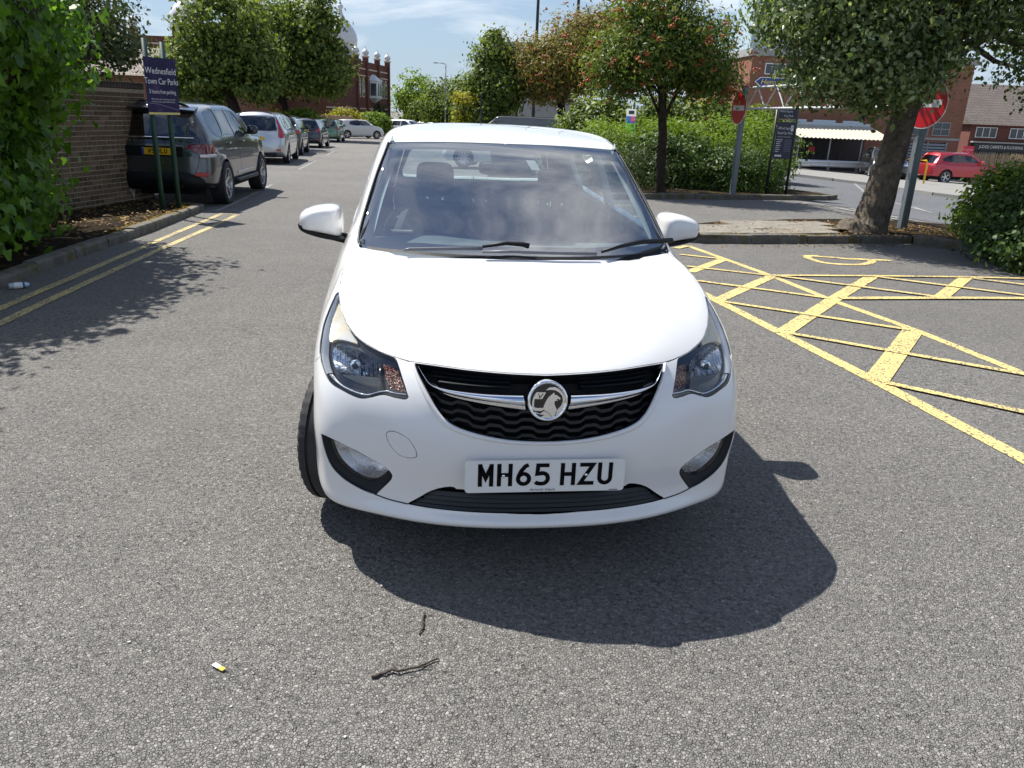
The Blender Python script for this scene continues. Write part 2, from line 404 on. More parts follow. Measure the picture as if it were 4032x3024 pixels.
# ---------------------------------------------------------------- car shells cut into panels
def mirror_poly(p): return [(-u, v) for u, v in reversed(p)]
def full_poly(half):
    """half outline running from the centre line (u=0) out and back to the centre line"""
    h = [tuple(q) for q in half]; return h+[(-u, v) for u, v in reversed(h) if abs(u) > 1e-6]
def densify(poly, step):
    out = []; n = len(poly)
    for i in range(n):
        a, b = np.array(poly[i], float), np.array(poly[(i+1) % n], float)
        k = max(1, int(np.ceil(np.abs(b-a).max()/step)))
        out += [tuple(a+(b-a)*t/k) for t in range(k)]
    return out
def sev(net, uv):
    u, v = uv[:, 0], uv[:, 1]; s = np.where(u < 0, -1., 1.)
    P = net.ev(np.abs(u), v); N = net.nrm(np.abs(u), v)
    P = P*np.stack([s, np.ones_like(s), np.ones_like(s)], -1); N = N*np.stack([s, np.ones_like(s), np.ones_like(s)], -1); return P, N
def shell(net, regions, step=(.22, .22), gap=.002, depth=.014, du=None, offs={}):
    """regions: ordered (name, polygon in (u,v)); the first that holds a triangle takes it; 'body' takes the rest.
    Returns {name: [(verts, faces, normals), ...]} with a turned-in edge along every panel boundary."""
    nu, nv = net.nu-1, net.nv-1
    st = min(step)
    pts = []; edges = []
    def addloop(poly, closed=True):
        b = len(pts); n = len(poly)
        pts.extend([(min(max(u, -nu), nu), min(max(v, 0), nv)) for u, v in poly])
        edges.extend([(b+i, b+(i+1) % n) for i in range(n if closed else n-1)])
    addloop(densify([(-nu, 0), (nu, 0), (nu, nv), (-nu, nv)], st))
    for nm, poly in regions: addloop(densify(poly, st))
    bp = np.array(pts)
    gu = np.linspace(-nu, nu, int(2*nu/step[0])+1); gv = np.linspace(0, nv, int(nv/step[1])+1)
    G = np.array([(a, b) for a in gu[1:-1] for b in gv[1:-1]])
    keep = np.ones(len(G), bool)
    for k in range(0, len(bp), 400):
        d = np.abs(G[:, None, :]-bp[None, k:k+400, :])/np.array(step); keep &= (d.max(2) > .45).all(1)
    pts += [tuple(p) for p in G[keep]]
    vo, _, fo, _, _, _ = delaunay_2d_cdt([Vector(p) for p in pts], edges, [], 0, 1e-6)
    UV = np.array([(p[0], p[1]) for p in vo]); Fc = np.array([f for f in fo if len(f) == 3])
    P, N = sev(net, UV)
    cen = UV[Fc].mean(1); lab = np.full(len(Fc), -1)
    for k, (nm, poly) in enumerate(regions):
        m = (lab < 0) & pip(poly, cen); lab[m] = k
    out = {}
    for k in range(-1, len(regions)):
        nm = 'body' if k < 0 else regions[k][0]; F = Fc[lab == k]
        if len(F) == 0 or nm == 'none': continue
        ids, inv = np.unique(F, return_inverse=True); F = inv.reshape(-1, 3)
        V, Nn, uv = P[ids].copy(), N[ids], UV[ids]
        # orient
        fn = np.cross(V[F[:, 1]]-V[F[:, 0]], V[F[:, 2]]-V[F[:, 0]]); flip = (fn*Nn[F].mean(1)).sum(1) < 0
        F[flip] = F[flip][:, ::-1]
        e = np.concatenate([F[:, [0, 1]], F[:, [1, 2]], F[:, [2, 0]]]); key = np.sort(e, 1); u_, i_, c_ = np.unique(key, axis=0, return_index=True, return_counts=True)
        be = e[i_[c_ == 1]]
        onrim = (np.abs(np.abs(uv[:, 0])-nu) < 1e-6) | (uv[:, 1] > nv-1e-6)
        be = be[~(onrim[be[:, 0]] & onrim[be[:, 1]])]
        bset = np.unique(be)
        if gap and len(bset):
            acc = np.zeros_like(V); cnt = np.zeros(len(V)); fc = V[F].mean(1)
            for c in range(3): np.add.at(acc, F[:, c], fc); np.add.at(cnt, F[:, c], 1)
            d = acc/np.maximum(cnt, 1)[:, None]-V; d -= (d*Nn).sum(1, keepdims=True)*Nn
            l = np.linalg.norm(d, axis=1, keepdims=True); d = d/np.maximum(l, 1e-9)
            V[bset] += d[bset]*np.minimum(gap, .35*l[bset])
        off = offs.get(nm, 0.)
        V = V+Nn*off
        nb = len(V); V2 = V[be.ravel()]; N2 = Nn[be.ravel()]
        V3 = V2-N2*depth
        # skirt quads with their own normals
        a, b = V2[0::2], V2[1::2]; sn = np.cross(b-a, V3[0::2]-a) if len(be) else np.zeros((0, 3)); sn /= np.maximum(np.linalg.norm(sn, axis=1, keepdims=True), 1e-9)
        m = len(be); allv = np.vstack([V, V2, V3]); alln = np.vstack([Nn, np.repeat(-sn, 2, 0), np.repeat(-sn, 2, 0)])
        q = [(nb+2*i+1, nb+2*i, nb+2*m+2*i, nb+2*m+2*i+1) for i in range(m)]
        out.setdefault(nm, []).append((allv, [tuple(f) for f in F]+q, alln))
    return out
def panel(name, data, mat, parent): return obj(name, data[0], data[1], mat, parent, normals=data[2])
def patch(net, poly, step, off=0., depth=.01, gap=0., vec=None):
    """one trimmed piece of the skin on its own"""
    uv = densify(poly, step); n = len(uv); a = np.array(uv)
    gu = np.arange(a[:, 0].min(), a[:, 0].max(), step); gv = np.arange(a[:, 1].min(), a[:, 1].max(), step)
    G = np.array([(x, y) for x in gu for y in gv]) if len(gu) and len(gv) else np.zeros((0, 2))
    if len(G):
        G = G[pip(uv, G)]
        d = np.abs(G[:, None, :]-a[None]).max(2).min(1) if len(G) else np.zeros(0); G = G[d > step*.45]
    vo, _, fo, _, _, _ = delaunay_2d_cdt([Vector(p) for p in uv+[tuple(q) for q in G]], [(i, (i+1) % n) for i in range(n)], [], 0, 1e-7)
    UV = np.array([(p[0], p[1]) for p in vo]); F = np.array([f for f in fo if len(f) == 3]); F = F[pip(uv, UV[F].mean(1))]
    V, N = sev(net, UV); V = V+(N*off if vec is None else np.array(vec)*np.column_stack([np.sign(UV[:, 0]), np.ones(len(UV)), np.ones(len(UV))]))
    fn = np.cross(V[F[:, 1]]-V[F[:, 0]], V[F[:, 2]]-V[F[:, 0]]); flip = (fn*N[F].mean(1)).sum(1) < 0; F[flip] = F[flip][:, ::-1]
    e = np.concatenate([F[:, [0, 1]], F[:, [1, 2]], F[:, [2, 0]]]); key = np.sort(e, 1); _, i_, c_ = np.unique(key, axis=0, return_index=True, return_counts=True)
    be = e[i_[c_ == 1]]; nb = len(V); V2 = V[be.ravel()]; N2 = N[be.ravel()]; V3 = V2-N2*depth; m = len(be)
    sn = np.cross(V2[1::2]-V2[0::2], V3[0::2]-V2[0::2]); sn /= np.maximum(np.linalg.norm(sn, axis=1, keepdims=True), 1e-9)
    return (np.vstack([V, V2, V3]), [tuple(f) for f in F]+[(nb+2*i+1, nb+2*i, nb+2*m+2*i, nb+2*m+2*i+1) for i in range(m)], np.vstack([N, np.repeat(-sn, 2, 0), np.repeat(-sn, 2, 0)]))
def ribbon(net, top, bot, prof, name, mat, parent):
    """a moulding between two edge lines (same count) with a cross profile of (fraction, height)"""
    top = np.asarray(top, float); bot = np.asarray(bot, float); n, k = len(top), len(prof); V = []
    for f, h in prof:
        P, N = sev(net, top+(bot-top)*f); V.append(P+N*h)
    V = np.concatenate(V); F = [(a*n+i, a*n+i+1, (a+1)*n+i+1, (a+1)*n+i) for a in range(k-1) for i in range(n-1)]
    o = obj(name, V, F, mat, parent, True); return fix_normals(o)

# outlines of the white car's panels and lamps on its skin (net parameters)
HD = {
'lamp': [(3.937,9.445),(3.901,9.378),(3.868,9.312),(3.831,9.236),(3.791,9.141),(3.749,9.038),(3.703,8.940),(3.653,8.854),(3.600,8.772),(3.541,8.690),(3.473,8.603),(3.400,8.516),(3.326,8.437),(3.255,8.369),(3.181,8.307),(3.104,8.254),(3.021,8.210),(2.934,8.173),(2.845,8.140),(2.750,8.111),(2.654,8.087),(2.563,8.066),(2.481,8.050),(2.403,8.038),(2.327,8.025),(2.300,7.945),(2.274,7.865),(2.245,7.769),(2.211,7.648),(2.175,7.510),(2.141,7.372),(2.110,7.240),(2.081,7.108),(2.053,6.975),(2.070,6.948),(2.087,6.921),(2.115,6.902),(2.162,6.896),(2.220,6.898),(2.278,6.902),(2.335,6.910),(2.393,6.920),(2.448,6.920),(2.495,6.907),(2.539,6.884),(2.593,6.850),(2.667,6.794),(2.752,6.726),(2.837,6.675),(2.911,6.657),(2.984,6.657),(3.066,6.667),(3.168,6.687),(3.282,6.716),(3.391,6.747),(3.485,6.774),(3.572,6.804),(3.653,6.849),(3.727,6.916),(3.795,6.997),(3.862,7.081),(3.929,7.169),(3.995,7.262),(4.057,7.345),(4.105,7.409),(4.140,7.465),(4.168,7.535),(4.195,7.628),(4.216,7.736),(4.234,7.855),(4.251,7.988),(4.268,8.134),(4.275,8.274),(4.263,8.400),(4.237,8.518),(4.209,8.640),(4.179,8.775),(4.146,8.915),(4.118,9.044),(4.097,9.154),(4.079,9.251),(4.054,9.329),(4.017,9.381),(3.975,9.412)],
'lamp_inner': [(3.960,9.195),(3.877,9.101),(3.805,9.011),(3.740,8.924),(3.684,8.841),(3.632,8.759),(3.573,8.674),(3.501,8.581),(3.425,8.485),(3.350,8.401),(3.277,8.332),(3.205,8.272),(3.126,8.219),(3.039,8.170),(2.948,8.126),(2.855,8.088),(2.760,8.058),(2.663,8.035),(2.574,8.015),(2.493,7.998),(2.418,7.985),(2.345,7.971),(2.312,7.867),(2.280,7.762),(2.243,7.633),(2.198,7.461),(2.150,7.263),(2.105,7.062),(2.163,7.050),(2.222,7.036),(2.281,7.028),(2.339,7.031),(2.396,7.039),(2.451,7.038),(2.498,7.026),(2.542,7.006),(2.596,6.975),(2.670,6.921),(2.755,6.854),(2.838,6.804),(2.908,6.784),(2.975,6.782),(3.050,6.790),(3.146,6.807),(3.254,6.833),(3.355,6.863),(3.441,6.896),(3.518,6.935),(3.591,6.982),(3.660,7.038),(3.725,7.102),(3.785,7.170),(3.841,7.245),(3.891,7.324),(3.934,7.399),(3.966,7.462),(3.987,7.522),(4.004,7.593),(4.020,7.682),(4.034,7.782),(4.045,7.889),(4.056,8.005),(4.065,8.129),(4.070,8.255),(4.068,8.382),(4.060,8.512),(4.051,8.637),(4.040,8.757),(4.026,8.873),(4.012,8.976),(3.995,9.058),(3.977,9.126)],
'reflector': [(3.817,7.518),(3.833,7.588),(3.836,7.660),(3.822,7.729),(3.792,7.796),(3.748,7.860),(3.688,7.915),(3.613,7.958),(3.527,7.993),(3.432,8.016),(3.322,8.027),(3.206,8.025),(3.105,8.018),(3.024,8.006),(2.954,7.989),(2.890,7.967),(2.831,7.941),(2.778,7.911),(2.725,7.881),(2.699,7.789),(2.674,7.697),(2.644,7.591),(2.606,7.458),(2.566,7.309),(2.528,7.157),(2.593,7.141),(2.659,7.124),(2.722,7.109),(2.776,7.097),(2.825,7.088),(2.878,7.083),(2.940,7.083),(3.007,7.087),(3.078,7.094),(3.153,7.103),(3.234,7.116),(3.313,7.131),(3.392,7.147),(3.470,7.166),(3.542,7.193),(3.602,7.229),(3.654,7.274),(3.701,7.325),(3.747,7.384),(3.788,7.450)],
'lamp_shelf': [(3.518,7.170),(3.374,7.214),(3.231,7.259),(3.062,7.311),(2.895,7.360),(2.749,7.398),(2.610,7.432),(2.570,7.303),(2.531,7.172),(2.628,7.145),(2.722,7.120),(2.800,7.102),(2.879,7.092),(2.974,7.091),(3.078,7.098),(3.195,7.113),(3.313,7.131),(3.416,7.150)],
'side_indicator': [(2.594,7.823),(2.514,7.844),(2.438,7.853),(2.372,7.836),(2.317,7.787),(2.281,7.698),(2.246,7.563),(2.194,7.357),(2.140,7.120),(2.228,7.124),(2.312,7.132),(2.379,7.152),(2.441,7.177),(2.477,7.330),(2.515,7.485),(2.554,7.652)],
'upper_lamp': [(3.949,9.168),(3.860,9.067),(3.782,8.970),(3.714,8.880),(3.654,8.796),(3.599,8.716),(3.540,8.637),(3.474,8.557),(3.405,8.477),(3.340,8.405),(3.277,8.343),(3.218,8.289),(3.176,8.243),(3.161,8.207),(3.161,8.181),(3.162,8.154),(3.249,8.146),(3.339,8.137),(3.431,8.121),(3.525,8.096),(3.622,8.066),(3.715,8.028),(3.793,7.980),(3.864,7.924),(3.942,7.869),(3.975,7.900),(4.011,7.931),(4.039,7.980),(4.050,8.056),(4.051,8.151),(4.050,8.259),(4.052,8.381),(4.052,8.518),(4.042,8.665),(4.016,8.822),(3.982,8.991)],
'strip_a': [(3.744,7.056),(3.699,7.029),(3.657,7.001),(3.614,6.973),(3.566,6.948),(3.512,6.923),(3.456,6.900),(3.397,6.878),(3.336,6.859),(3.270,6.842),(3.201,6.826),(3.132,6.814),(3.067,6.807),(3.008,6.803),(2.952,6.802),(2.896,6.809),(2.838,6.827),(2.776,6.864),(2.711,6.915),(2.650,6.968),(2.597,7.009),(2.555,7.036),(2.520,7.057),(2.488,7.073),(2.452,7.083),(2.411,7.086),(2.368,7.082),(2.325,7.076),(2.282,7.073),(2.241,7.076),(2.200,7.081),(2.159,7.087),(2.119,7.092)],
'strip_b': [(3.766,7.005),(3.720,6.975),(3.677,6.944),(3.633,6.913),(3.585,6.885),(3.531,6.860),(3.476,6.837),(3.416,6.815),(3.353,6.796),(3.283,6.777),(3.208,6.760),(3.134,6.746),(3.066,6.738),(3.006,6.733),(2.950,6.732),(2.895,6.739),(2.837,6.758),(2.775,6.794),(2.710,6.844),(2.648,6.896),(2.595,6.937),(2.553,6.965),(2.518,6.987),(2.486,7.004),(2.450,7.016),(2.410,7.018),(2.367,7.014),(2.324,7.007),(2.280,7.005),(2.236,7.009),(2.192,7.015),(2.148,7.022),(2.104,7.028)],
'bonnet': [(0.000,8.042),(0.169,8.054),(0.339,8.062),(0.512,8.069),(0.695,8.077),(0.883,8.082),(1.060,8.082),(1.218,8.080),(1.365,8.078),(1.514,8.072),(1.684,8.057),(1.858,8.039),(1.995,8.022),(2.063,8.014),(2.089,8.014),(2.123,8.017),(2.184,8.021),(2.255,8.027),(2.328,8.036),(2.403,8.047),(2.481,8.060),(2.564,8.077),(2.655,8.098),(2.752,8.122),(2.846,8.151),(2.936,8.184),(3.023,8.221),(3.106,8.266),(3.183,8.319),(3.257,8.380),(3.329,8.449),(3.402,8.528),(3.476,8.616),(3.543,8.702),(3.600,8.781),(3.649,8.859),(3.695,8.943),(3.740,9.040),(3.782,9.145),(3.820,9.241),(3.851,9.311),(3.876,9.371),(3.903,9.455),(3.940,9.591),(3.984,9.758),(4.025,9.910),(4.047,10.020),(4.056,10.109),(4.072,10.202),(4.113,10.309),(4.173,10.423),(4.949,10.592),(4.349,10.684),(5.560,10.794),(5.640,10.920),(5.654,11.059),(5.620,11.205),(4.425,11.414),(4.219,11.538),(4.089,11.642),(3.988,11.722),(3.914,11.782),(3.845,11.825),(3.757,11.853),(3.648,11.859),(3.531,11.850),(3.414,11.843),(3.289,11.844),(3.161,11.846),(3.056,11.845),(2.988,11.843),(2.940,11.840),(2.886,11.829),(2.818,11.802),(2.746,11.766),(2.677,11.738),(2.619,11.726),(2.564,11.725),(2.491,11.731),(2.407,11.742),(2.307,11.761),(2.152,11.787),(1.919,11.824),(1.640,11.865),(1.361,11.900),(1.093,11.925),(0.821,11.942),(0.552,11.952)],
'grille': [(0.001,8.002),(0.171,8.017),(0.340,8.027),(0.513,8.036),(0.695,8.045),(0.883,8.050),(1.060,8.050),(1.218,8.050),(1.365,8.049),(1.513,8.044),(1.667,8.033),(1.823,8.017),(1.984,7.998),(1.953,7.888),(1.922,7.779),(1.891,7.674),(1.861,7.579),(1.829,7.489),(1.797,7.396),(1.764,7.297),(1.730,7.195),(1.697,7.095),(1.665,6.997),(1.633,6.901),(1.602,6.812),(1.572,6.732),(1.543,6.659),(1.511,6.590),(1.476,6.522),(1.439,6.457),(1.400,6.400),(1.359,6.353),(1.315,6.313),(1.268,6.275),(1.220,6.239),(1.168,6.206),(1.105,6.170),(1.024,6.128),(0.932,6.082),(0.834,6.038),(0.731,5.996),(0.621,5.956),(0.511,5.922),(0.399,5.898),(0.286,5.883),(0.187,5.871),(0.113,5.864),(0.053,5.862),(0.000,5.860)],
'chrome_a': [(1.895,7.883),(1.864,7.823),(1.834,7.764),(1.805,7.704),(1.776,7.643),(1.749,7.579),(1.721,7.517),(1.688,7.465),(1.649,7.431),(1.606,7.417),(1.563,7.407),(1.519,7.399),(1.476,7.394),(1.433,7.390),(1.390,7.387),(1.347,7.385),(1.304,7.383),(1.262,7.381),(1.220,7.378),(1.177,7.377),(1.135,7.375),(1.093,7.373),(1.051,7.372),(1.009,7.371),(0.968,7.370),(0.926,7.370),(0.884,7.370),(0.843,7.370),(0.801,7.370),(0.760,7.371),(0.719,7.372),(0.677,7.373),(0.636,7.374),(0.595,7.375),(0.553,7.377),(0.512,7.378),(0.471,7.379),(0.429,7.380),(0.388,7.381),(0.347,7.381)],
'chrome_b': [(1.898,7.870),(1.871,7.798),(1.845,7.726),(1.817,7.656),(1.790,7.586),(1.760,7.518),(1.728,7.457),(1.692,7.402),(1.652,7.360),(1.611,7.323),(1.569,7.287),(1.527,7.254),(1.485,7.223),(1.442,7.196),(1.398,7.173),(1.354,7.154),(1.310,7.139),(1.266,7.125),(1.221,7.113),(1.177,7.101),(1.133,7.088),(1.089,7.076),(1.045,7.065),(1.001,7.053),(0.957,7.042),(0.914,7.030),(0.870,7.019),(0.826,7.008),(0.783,6.997),(0.739,6.986),(0.696,6.975),(0.652,6.965),(0.608,6.954),(0.565,6.943),(0.521,6.932),(0.478,6.921),(0.434,6.909),(0.391,6.897),(0.347,6.885),(0.303,6.872)],
'lower_grille': [(0.000,3.998),(0.427,4.014),(0.875,4.001),(1.214,3.975),(1.355,3.995),(1.376,4.048),(1.411,4.066),(1.512,4.017),(1.628,3.927),(1.733,3.820),(1.816,3.696),(1.888,3.554),(1.957,3.411),(2.027,3.279),(2.096,3.148),(2.165,3.010),(2.019,3.002),(1.877,2.987),(1.724,2.973),(1.552,2.961),(1.371,2.946),(1.192,2.932),(1.029,2.924),(0.868,2.918),(0.683,2.910),(0.459,2.896),(0.211,2.874),(0.000,2.840)],
'fog': [(3.997,5.039),(3.851,5.041),(3.732,5.028),(3.601,4.999),(3.442,4.947),(3.276,4.877),(3.125,4.801),(2.989,4.723),(2.859,4.643),(2.745,4.567),(2.647,4.498),(2.564,4.433),(2.503,4.365),(2.467,4.294),(2.452,4.221),(2.455,4.137),(2.476,4.044),(2.515,3.939),(2.567,3.808),(2.633,3.637),(2.710,3.429),(2.785,3.206),(2.873,3.231),(2.962,3.256),(3.062,3.308),(3.186,3.398),(3.324,3.509),(3.455,3.629),(3.574,3.751),(3.687,3.879),(3.786,4.020),(3.861,4.193),(3.912,4.384),(3.948,4.565),(3.971,4.727),(3.981,4.884)],
'fog_lens': [(3.751,4.855),(3.652,4.877),(3.510,4.822),(3.366,4.756),(3.214,4.703),(3.054,4.641),(2.921,4.577),(2.823,4.507),(2.748,4.434),(2.694,4.370),(2.660,4.332),(2.646,4.304),(2.659,4.248),(2.704,4.129),(2.775,3.977),(2.852,3.855),(2.931,3.792),(3.018,3.765),(3.107,3.773),(3.199,3.816),(3.295,3.889),(3.390,3.979),(3.486,4.077),(3.580,4.187),(3.658,4.318),(3.723,4.506),(3.767,4.714)],
'tow': [(2.439,5.711),(2.416,5.757),(2.383,5.791),(2.347,5.812),(2.313,5.821),(2.275,5.818),(2.233,5.801),(2.180,5.771),(2.122,5.726),(2.071,5.662),(2.032,5.567),(2.000,5.451),(1.977,5.344),(1.962,5.255),(1.956,5.175),(1.959,5.110),(1.971,5.061),(1.994,5.026),(2.031,5.004),(2.092,4.987),(2.170,4.980),(2.241,5.001),(2.296,5.067),(2.343,5.162),(2.381,5.256),(2.409,5.340),(2.428,5.423),(2.440,5.503),(2.448,5.579),(2.449,5.651)],
'screen_top': [(0.000,15.048),(0.000,15.064),(0.000,15.081),(0.059,15.091),(0.518,15.094),(1.167,15.098),(1.815,15.098),(2.441,15.088),(3.090,15.072),(3.660,15.059),(5.015,15.028),(5.786,14.961),(6.136,14.925),(6.227,14.733),(6.242,14.568),(6.225,14.413),(6.205,14.272),(6.182,14.135),(6.135,13.978),(6.066,13.786),(6.003,13.577),(5.960,13.375),(5.928,13.185),(5.913,13.000),(5.919,12.830),(5.933,12.677),(5.936,12.536),(5.906,12.408),(5.837,12.299),(5.723,12.206),(5.146,12.054),(3.999,11.995),(3.913,11.922),(3.848,11.877),(3.795,11.852),(3.746,11.827)],
'frit': [(0.013,14.896),(0.302,14.892),(0.590,14.889),(0.936,14.887),(1.410,14.885),(1.967,14.886),(2.482,14.884),(2.879,14.878),(3.197,14.868),(3.451,14.848),(3.607,14.827),(3.659,14.798),(3.695,14.735),(3.733,14.631),(3.741,14.503),(3.755,14.364),(3.798,14.213),(3.854,14.050),(3.897,13.886),(3.916,13.730),(3.921,13.571),(3.915,13.398),(3.900,13.190),(3.880,12.971),(3.861,12.793),(3.844,12.673),(3.822,12.588),(3.793,12.513),(3.759,12.439),(3.719,12.375),(3.672,12.322),(3.621,12.283),(3.564,12.256),(3.498,12.234),(3.435,12.213),(3.363,12.199),(3.247,12.192),(3.059,12.195),(2.835,12.204),(2.634,12.213),(2.489,12.222),(2.363,12.233),(2.207,12.242),(2.033,12.243),(1.833,12.241),(1.544,12.247),(1.119,12.263),(0.615,12.276),(0.118,12.278)],
'notchL': [(0.460,14.937),(0.457,14.878),(0.454,14.822),(0.449,14.748),(0.441,14.639),(0.429,14.518),(0.413,14.420),(0.395,14.356),(0.374,14.311),(0.345,14.275),(0.303,14.248),(0.252,14.230),(0.201,14.217),(0.149,14.211),(0.096,14.211),(0.044,14.211)],
'notchR': [(0.114,14.211),(0.286,14.209),(0.458,14.206),(0.592,14.209),(0.664,14.218),(0.695,14.231),(0.719,14.253),(0.744,14.275),(0.760,14.306),(0.780,14.372),(0.811,14.514),(0.848,14.704),(0.881,14.865),(0.899,14.936),(0.907,14.956),(0.915,14.976)],
'seam': [(4.795,6.936),(4.103,7.355)],
'lip_line': [(2.804,3.220),(2.734,3.186),(2.666,3.150),(2.596,3.117),(2.519,3.089),(2.432,3.068),(2.339,3.052),(2.244,3.036),(2.153,3.016)],
'lip_line2': [(3.948,4.565),(3.902,4.382),(3.857,4.191),(3.786,4.020),(3.687,3.879),(3.574,3.751),(3.455,3.629),(3.323,3.508),(3.185,3.397),(3.062,3.308),(2.967,3.259),(2.885,3.239),(2.804,3.220)],
'gr_low': [(1.984,7.998),(1.959,7.911),(1.935,7.824),(1.910,7.737),(1.884,7.652),(1.857,7.569),(1.829,7.487),(1.800,7.405),(1.773,7.322),(1.745,7.240),(1.718,7.158),(1.691,7.076),(1.664,6.993),(1.637,6.911),(1.609,6.831),(1.580,6.752),(1.549,6.675),(1.517,6.602),(1.482,6.533),(1.445,6.468),(1.406,6.408),(1.363,6.358),(1.318,6.315),(1.272,6.278),(1.226,6.243),(1.178,6.212),(1.130,6.184),(1.082,6.158),(1.034,6.133),(0.985,6.108),(0.937,6.085),(0.888,6.062),(0.839,6.040),(0.790,6.020),(0.741,6.000),(0.692,5.981),(0.643,5.963),(0.593,5.946),(0.543,5.931),(0.494,5.918),(0.444,5.907),(0.394,5.898),(0.344,5.890),(0.294,5.884),(0.244,5.878),(0.193,5.872),(0.143,5.866),(0.093,5.863),(0.043,5.862),(0.000,5.860)],
'gr_out': [(2.041,7.939),(2.017,7.847),(1.993,7.755),(1.969,7.664),(1.945,7.572),(1.920,7.481),(1.895,7.391),(1.870,7.301),(1.844,7.212),(1.819,7.123),(1.792,7.035),(1.766,6.948),(1.738,6.862),(1.710,6.777),(1.681,6.693),(1.651,6.610),(1.621,6.529),(1.588,6.450),(1.552,6.376),(1.514,6.306),(1.474,6.241),(1.430,6.185),(1.383,6.139),(1.335,6.100),(1.285,6.065),(1.235,6.034),(1.185,6.005),(1.134,5.979),(1.083,5.955),(1.032,5.930),(0.981,5.907),(0.930,5.884),(0.878,5.864),(0.827,5.845),(0.775,5.828),(0.723,5.812),(0.671,5.797),(0.619,5.782),(0.567,5.769),(0.515,5.757),(0.463,5.747),(0.410,5.738),(0.358,5.731),(0.306,5.725),(0.253,5.720),(0.201,5.714),(0.148,5.709),(0.095,5.706),(0.043,5.704),(0.000,5.702)],
'wa_arm': [(0.175,12.156),(0.038,12.202),(-0.289,12.217),(-0.786,12.104)],
'wa_blade': [(-2.508,11.770),(-2.374,11.845),(-1.576,12.000),(-0.786,12.088)],
'wb_arm': [(6.076,12.047),(2.955,12.163),(2.287,12.076),(1.737,11.924)],
'wb_blade': [(-0.791,11.982),(-0.186,12.027),(0.665,11.996),(1.610,11.901)],
}

# painted lines and kerb lines on the ground (metres)
WD = {'hatch': [([(2.277, 10.536), (2.784, 8.461), (2.998, 7.269), (3.274, 6.245), (3.767, 3.521)], 0.09), ([(1.628, 8.211), (1.851, 7.052), (2.093, 5.926), (2.339, 4.788), (2.877, 2.028)], 0.105), ([(2.538, 9.533), (1.897, 8.506)], 0.12), ([(2.784, 8.461), (1.851, 7.052)], 0.12), ([(3.981, 8.703), (3.013, 7.308), (2.093, 5.926)], 0.135), ([(3.266, 6.227), (2.339, 4.788)], 0.15), ([(5.142, 8.908), (4.183, 7.612)], 0.135), ([(2.267, 10.489), (2.066, 10.233)], 0.1), ([(2.02, 9.712), (2.478, 9.494)], 0.07), ([(1.93, 8.852), (2.752, 8.473)], 0.07), ([(1.828, 7.998), (3.011, 7.343)], 0.07), ([(1.904, 6.994), (3.226, 6.2)], 0.07), ([(2.166, 5.913), (4.802, 4.188)], 0.07), ([(2.383, 4.744), (4.268, 3.325)], 0.07), ([(2.804, 8.466), (3.981, 8.703), (5.142, 8.908), (7.453, 9.229)], 0.07), ([(3.095, 7.36), (4.17, 7.587), (6.681, 8.063)], 0.1), ([(2.817, 8.45), (4.168, 7.646)], 0.07), ([(3.999, 8.658), (6.576, 7.099)], 0.07), ([(5.179, 8.838), (6.95, 7.711)], 0.07)], 'wheelchair': [[(3.667, 10.037), (3.883, 10.12)], [(3.724, 10.0), (3.692, 9.703), (3.754, 9.539), (3.932, 9.479), (4.194, 9.533), (4.425, 9.77), (4.466, 9.941), (4.337, 9.983)], [(3.792, 10.044), (4.053, 10.009), (4.173, 9.939), (4.337, 9.983)], [(4.314, 9.926), (4.75, 9.967)]], 'yel_out': [(-3.562, 4.566), (-3.636, 5.313), (-3.763, 6.434), (-3.993, 8.178), (-4.248, 9.983), (-4.667, 13.087)], 'yel_in': [(-3.841, 4.956), (-3.902, 5.731), (-4.043, 6.942), (-4.331, 8.899), (-4.65, 10.958), (-4.943, 13.129)], 'kerb': [(-4.124, 5.354), (-4.36, 6.451), (-4.477, 7.404), (-4.663, 8.522), (-4.922, 10.557), (-5.195, 12.281), (-5.379, 13.498)]}

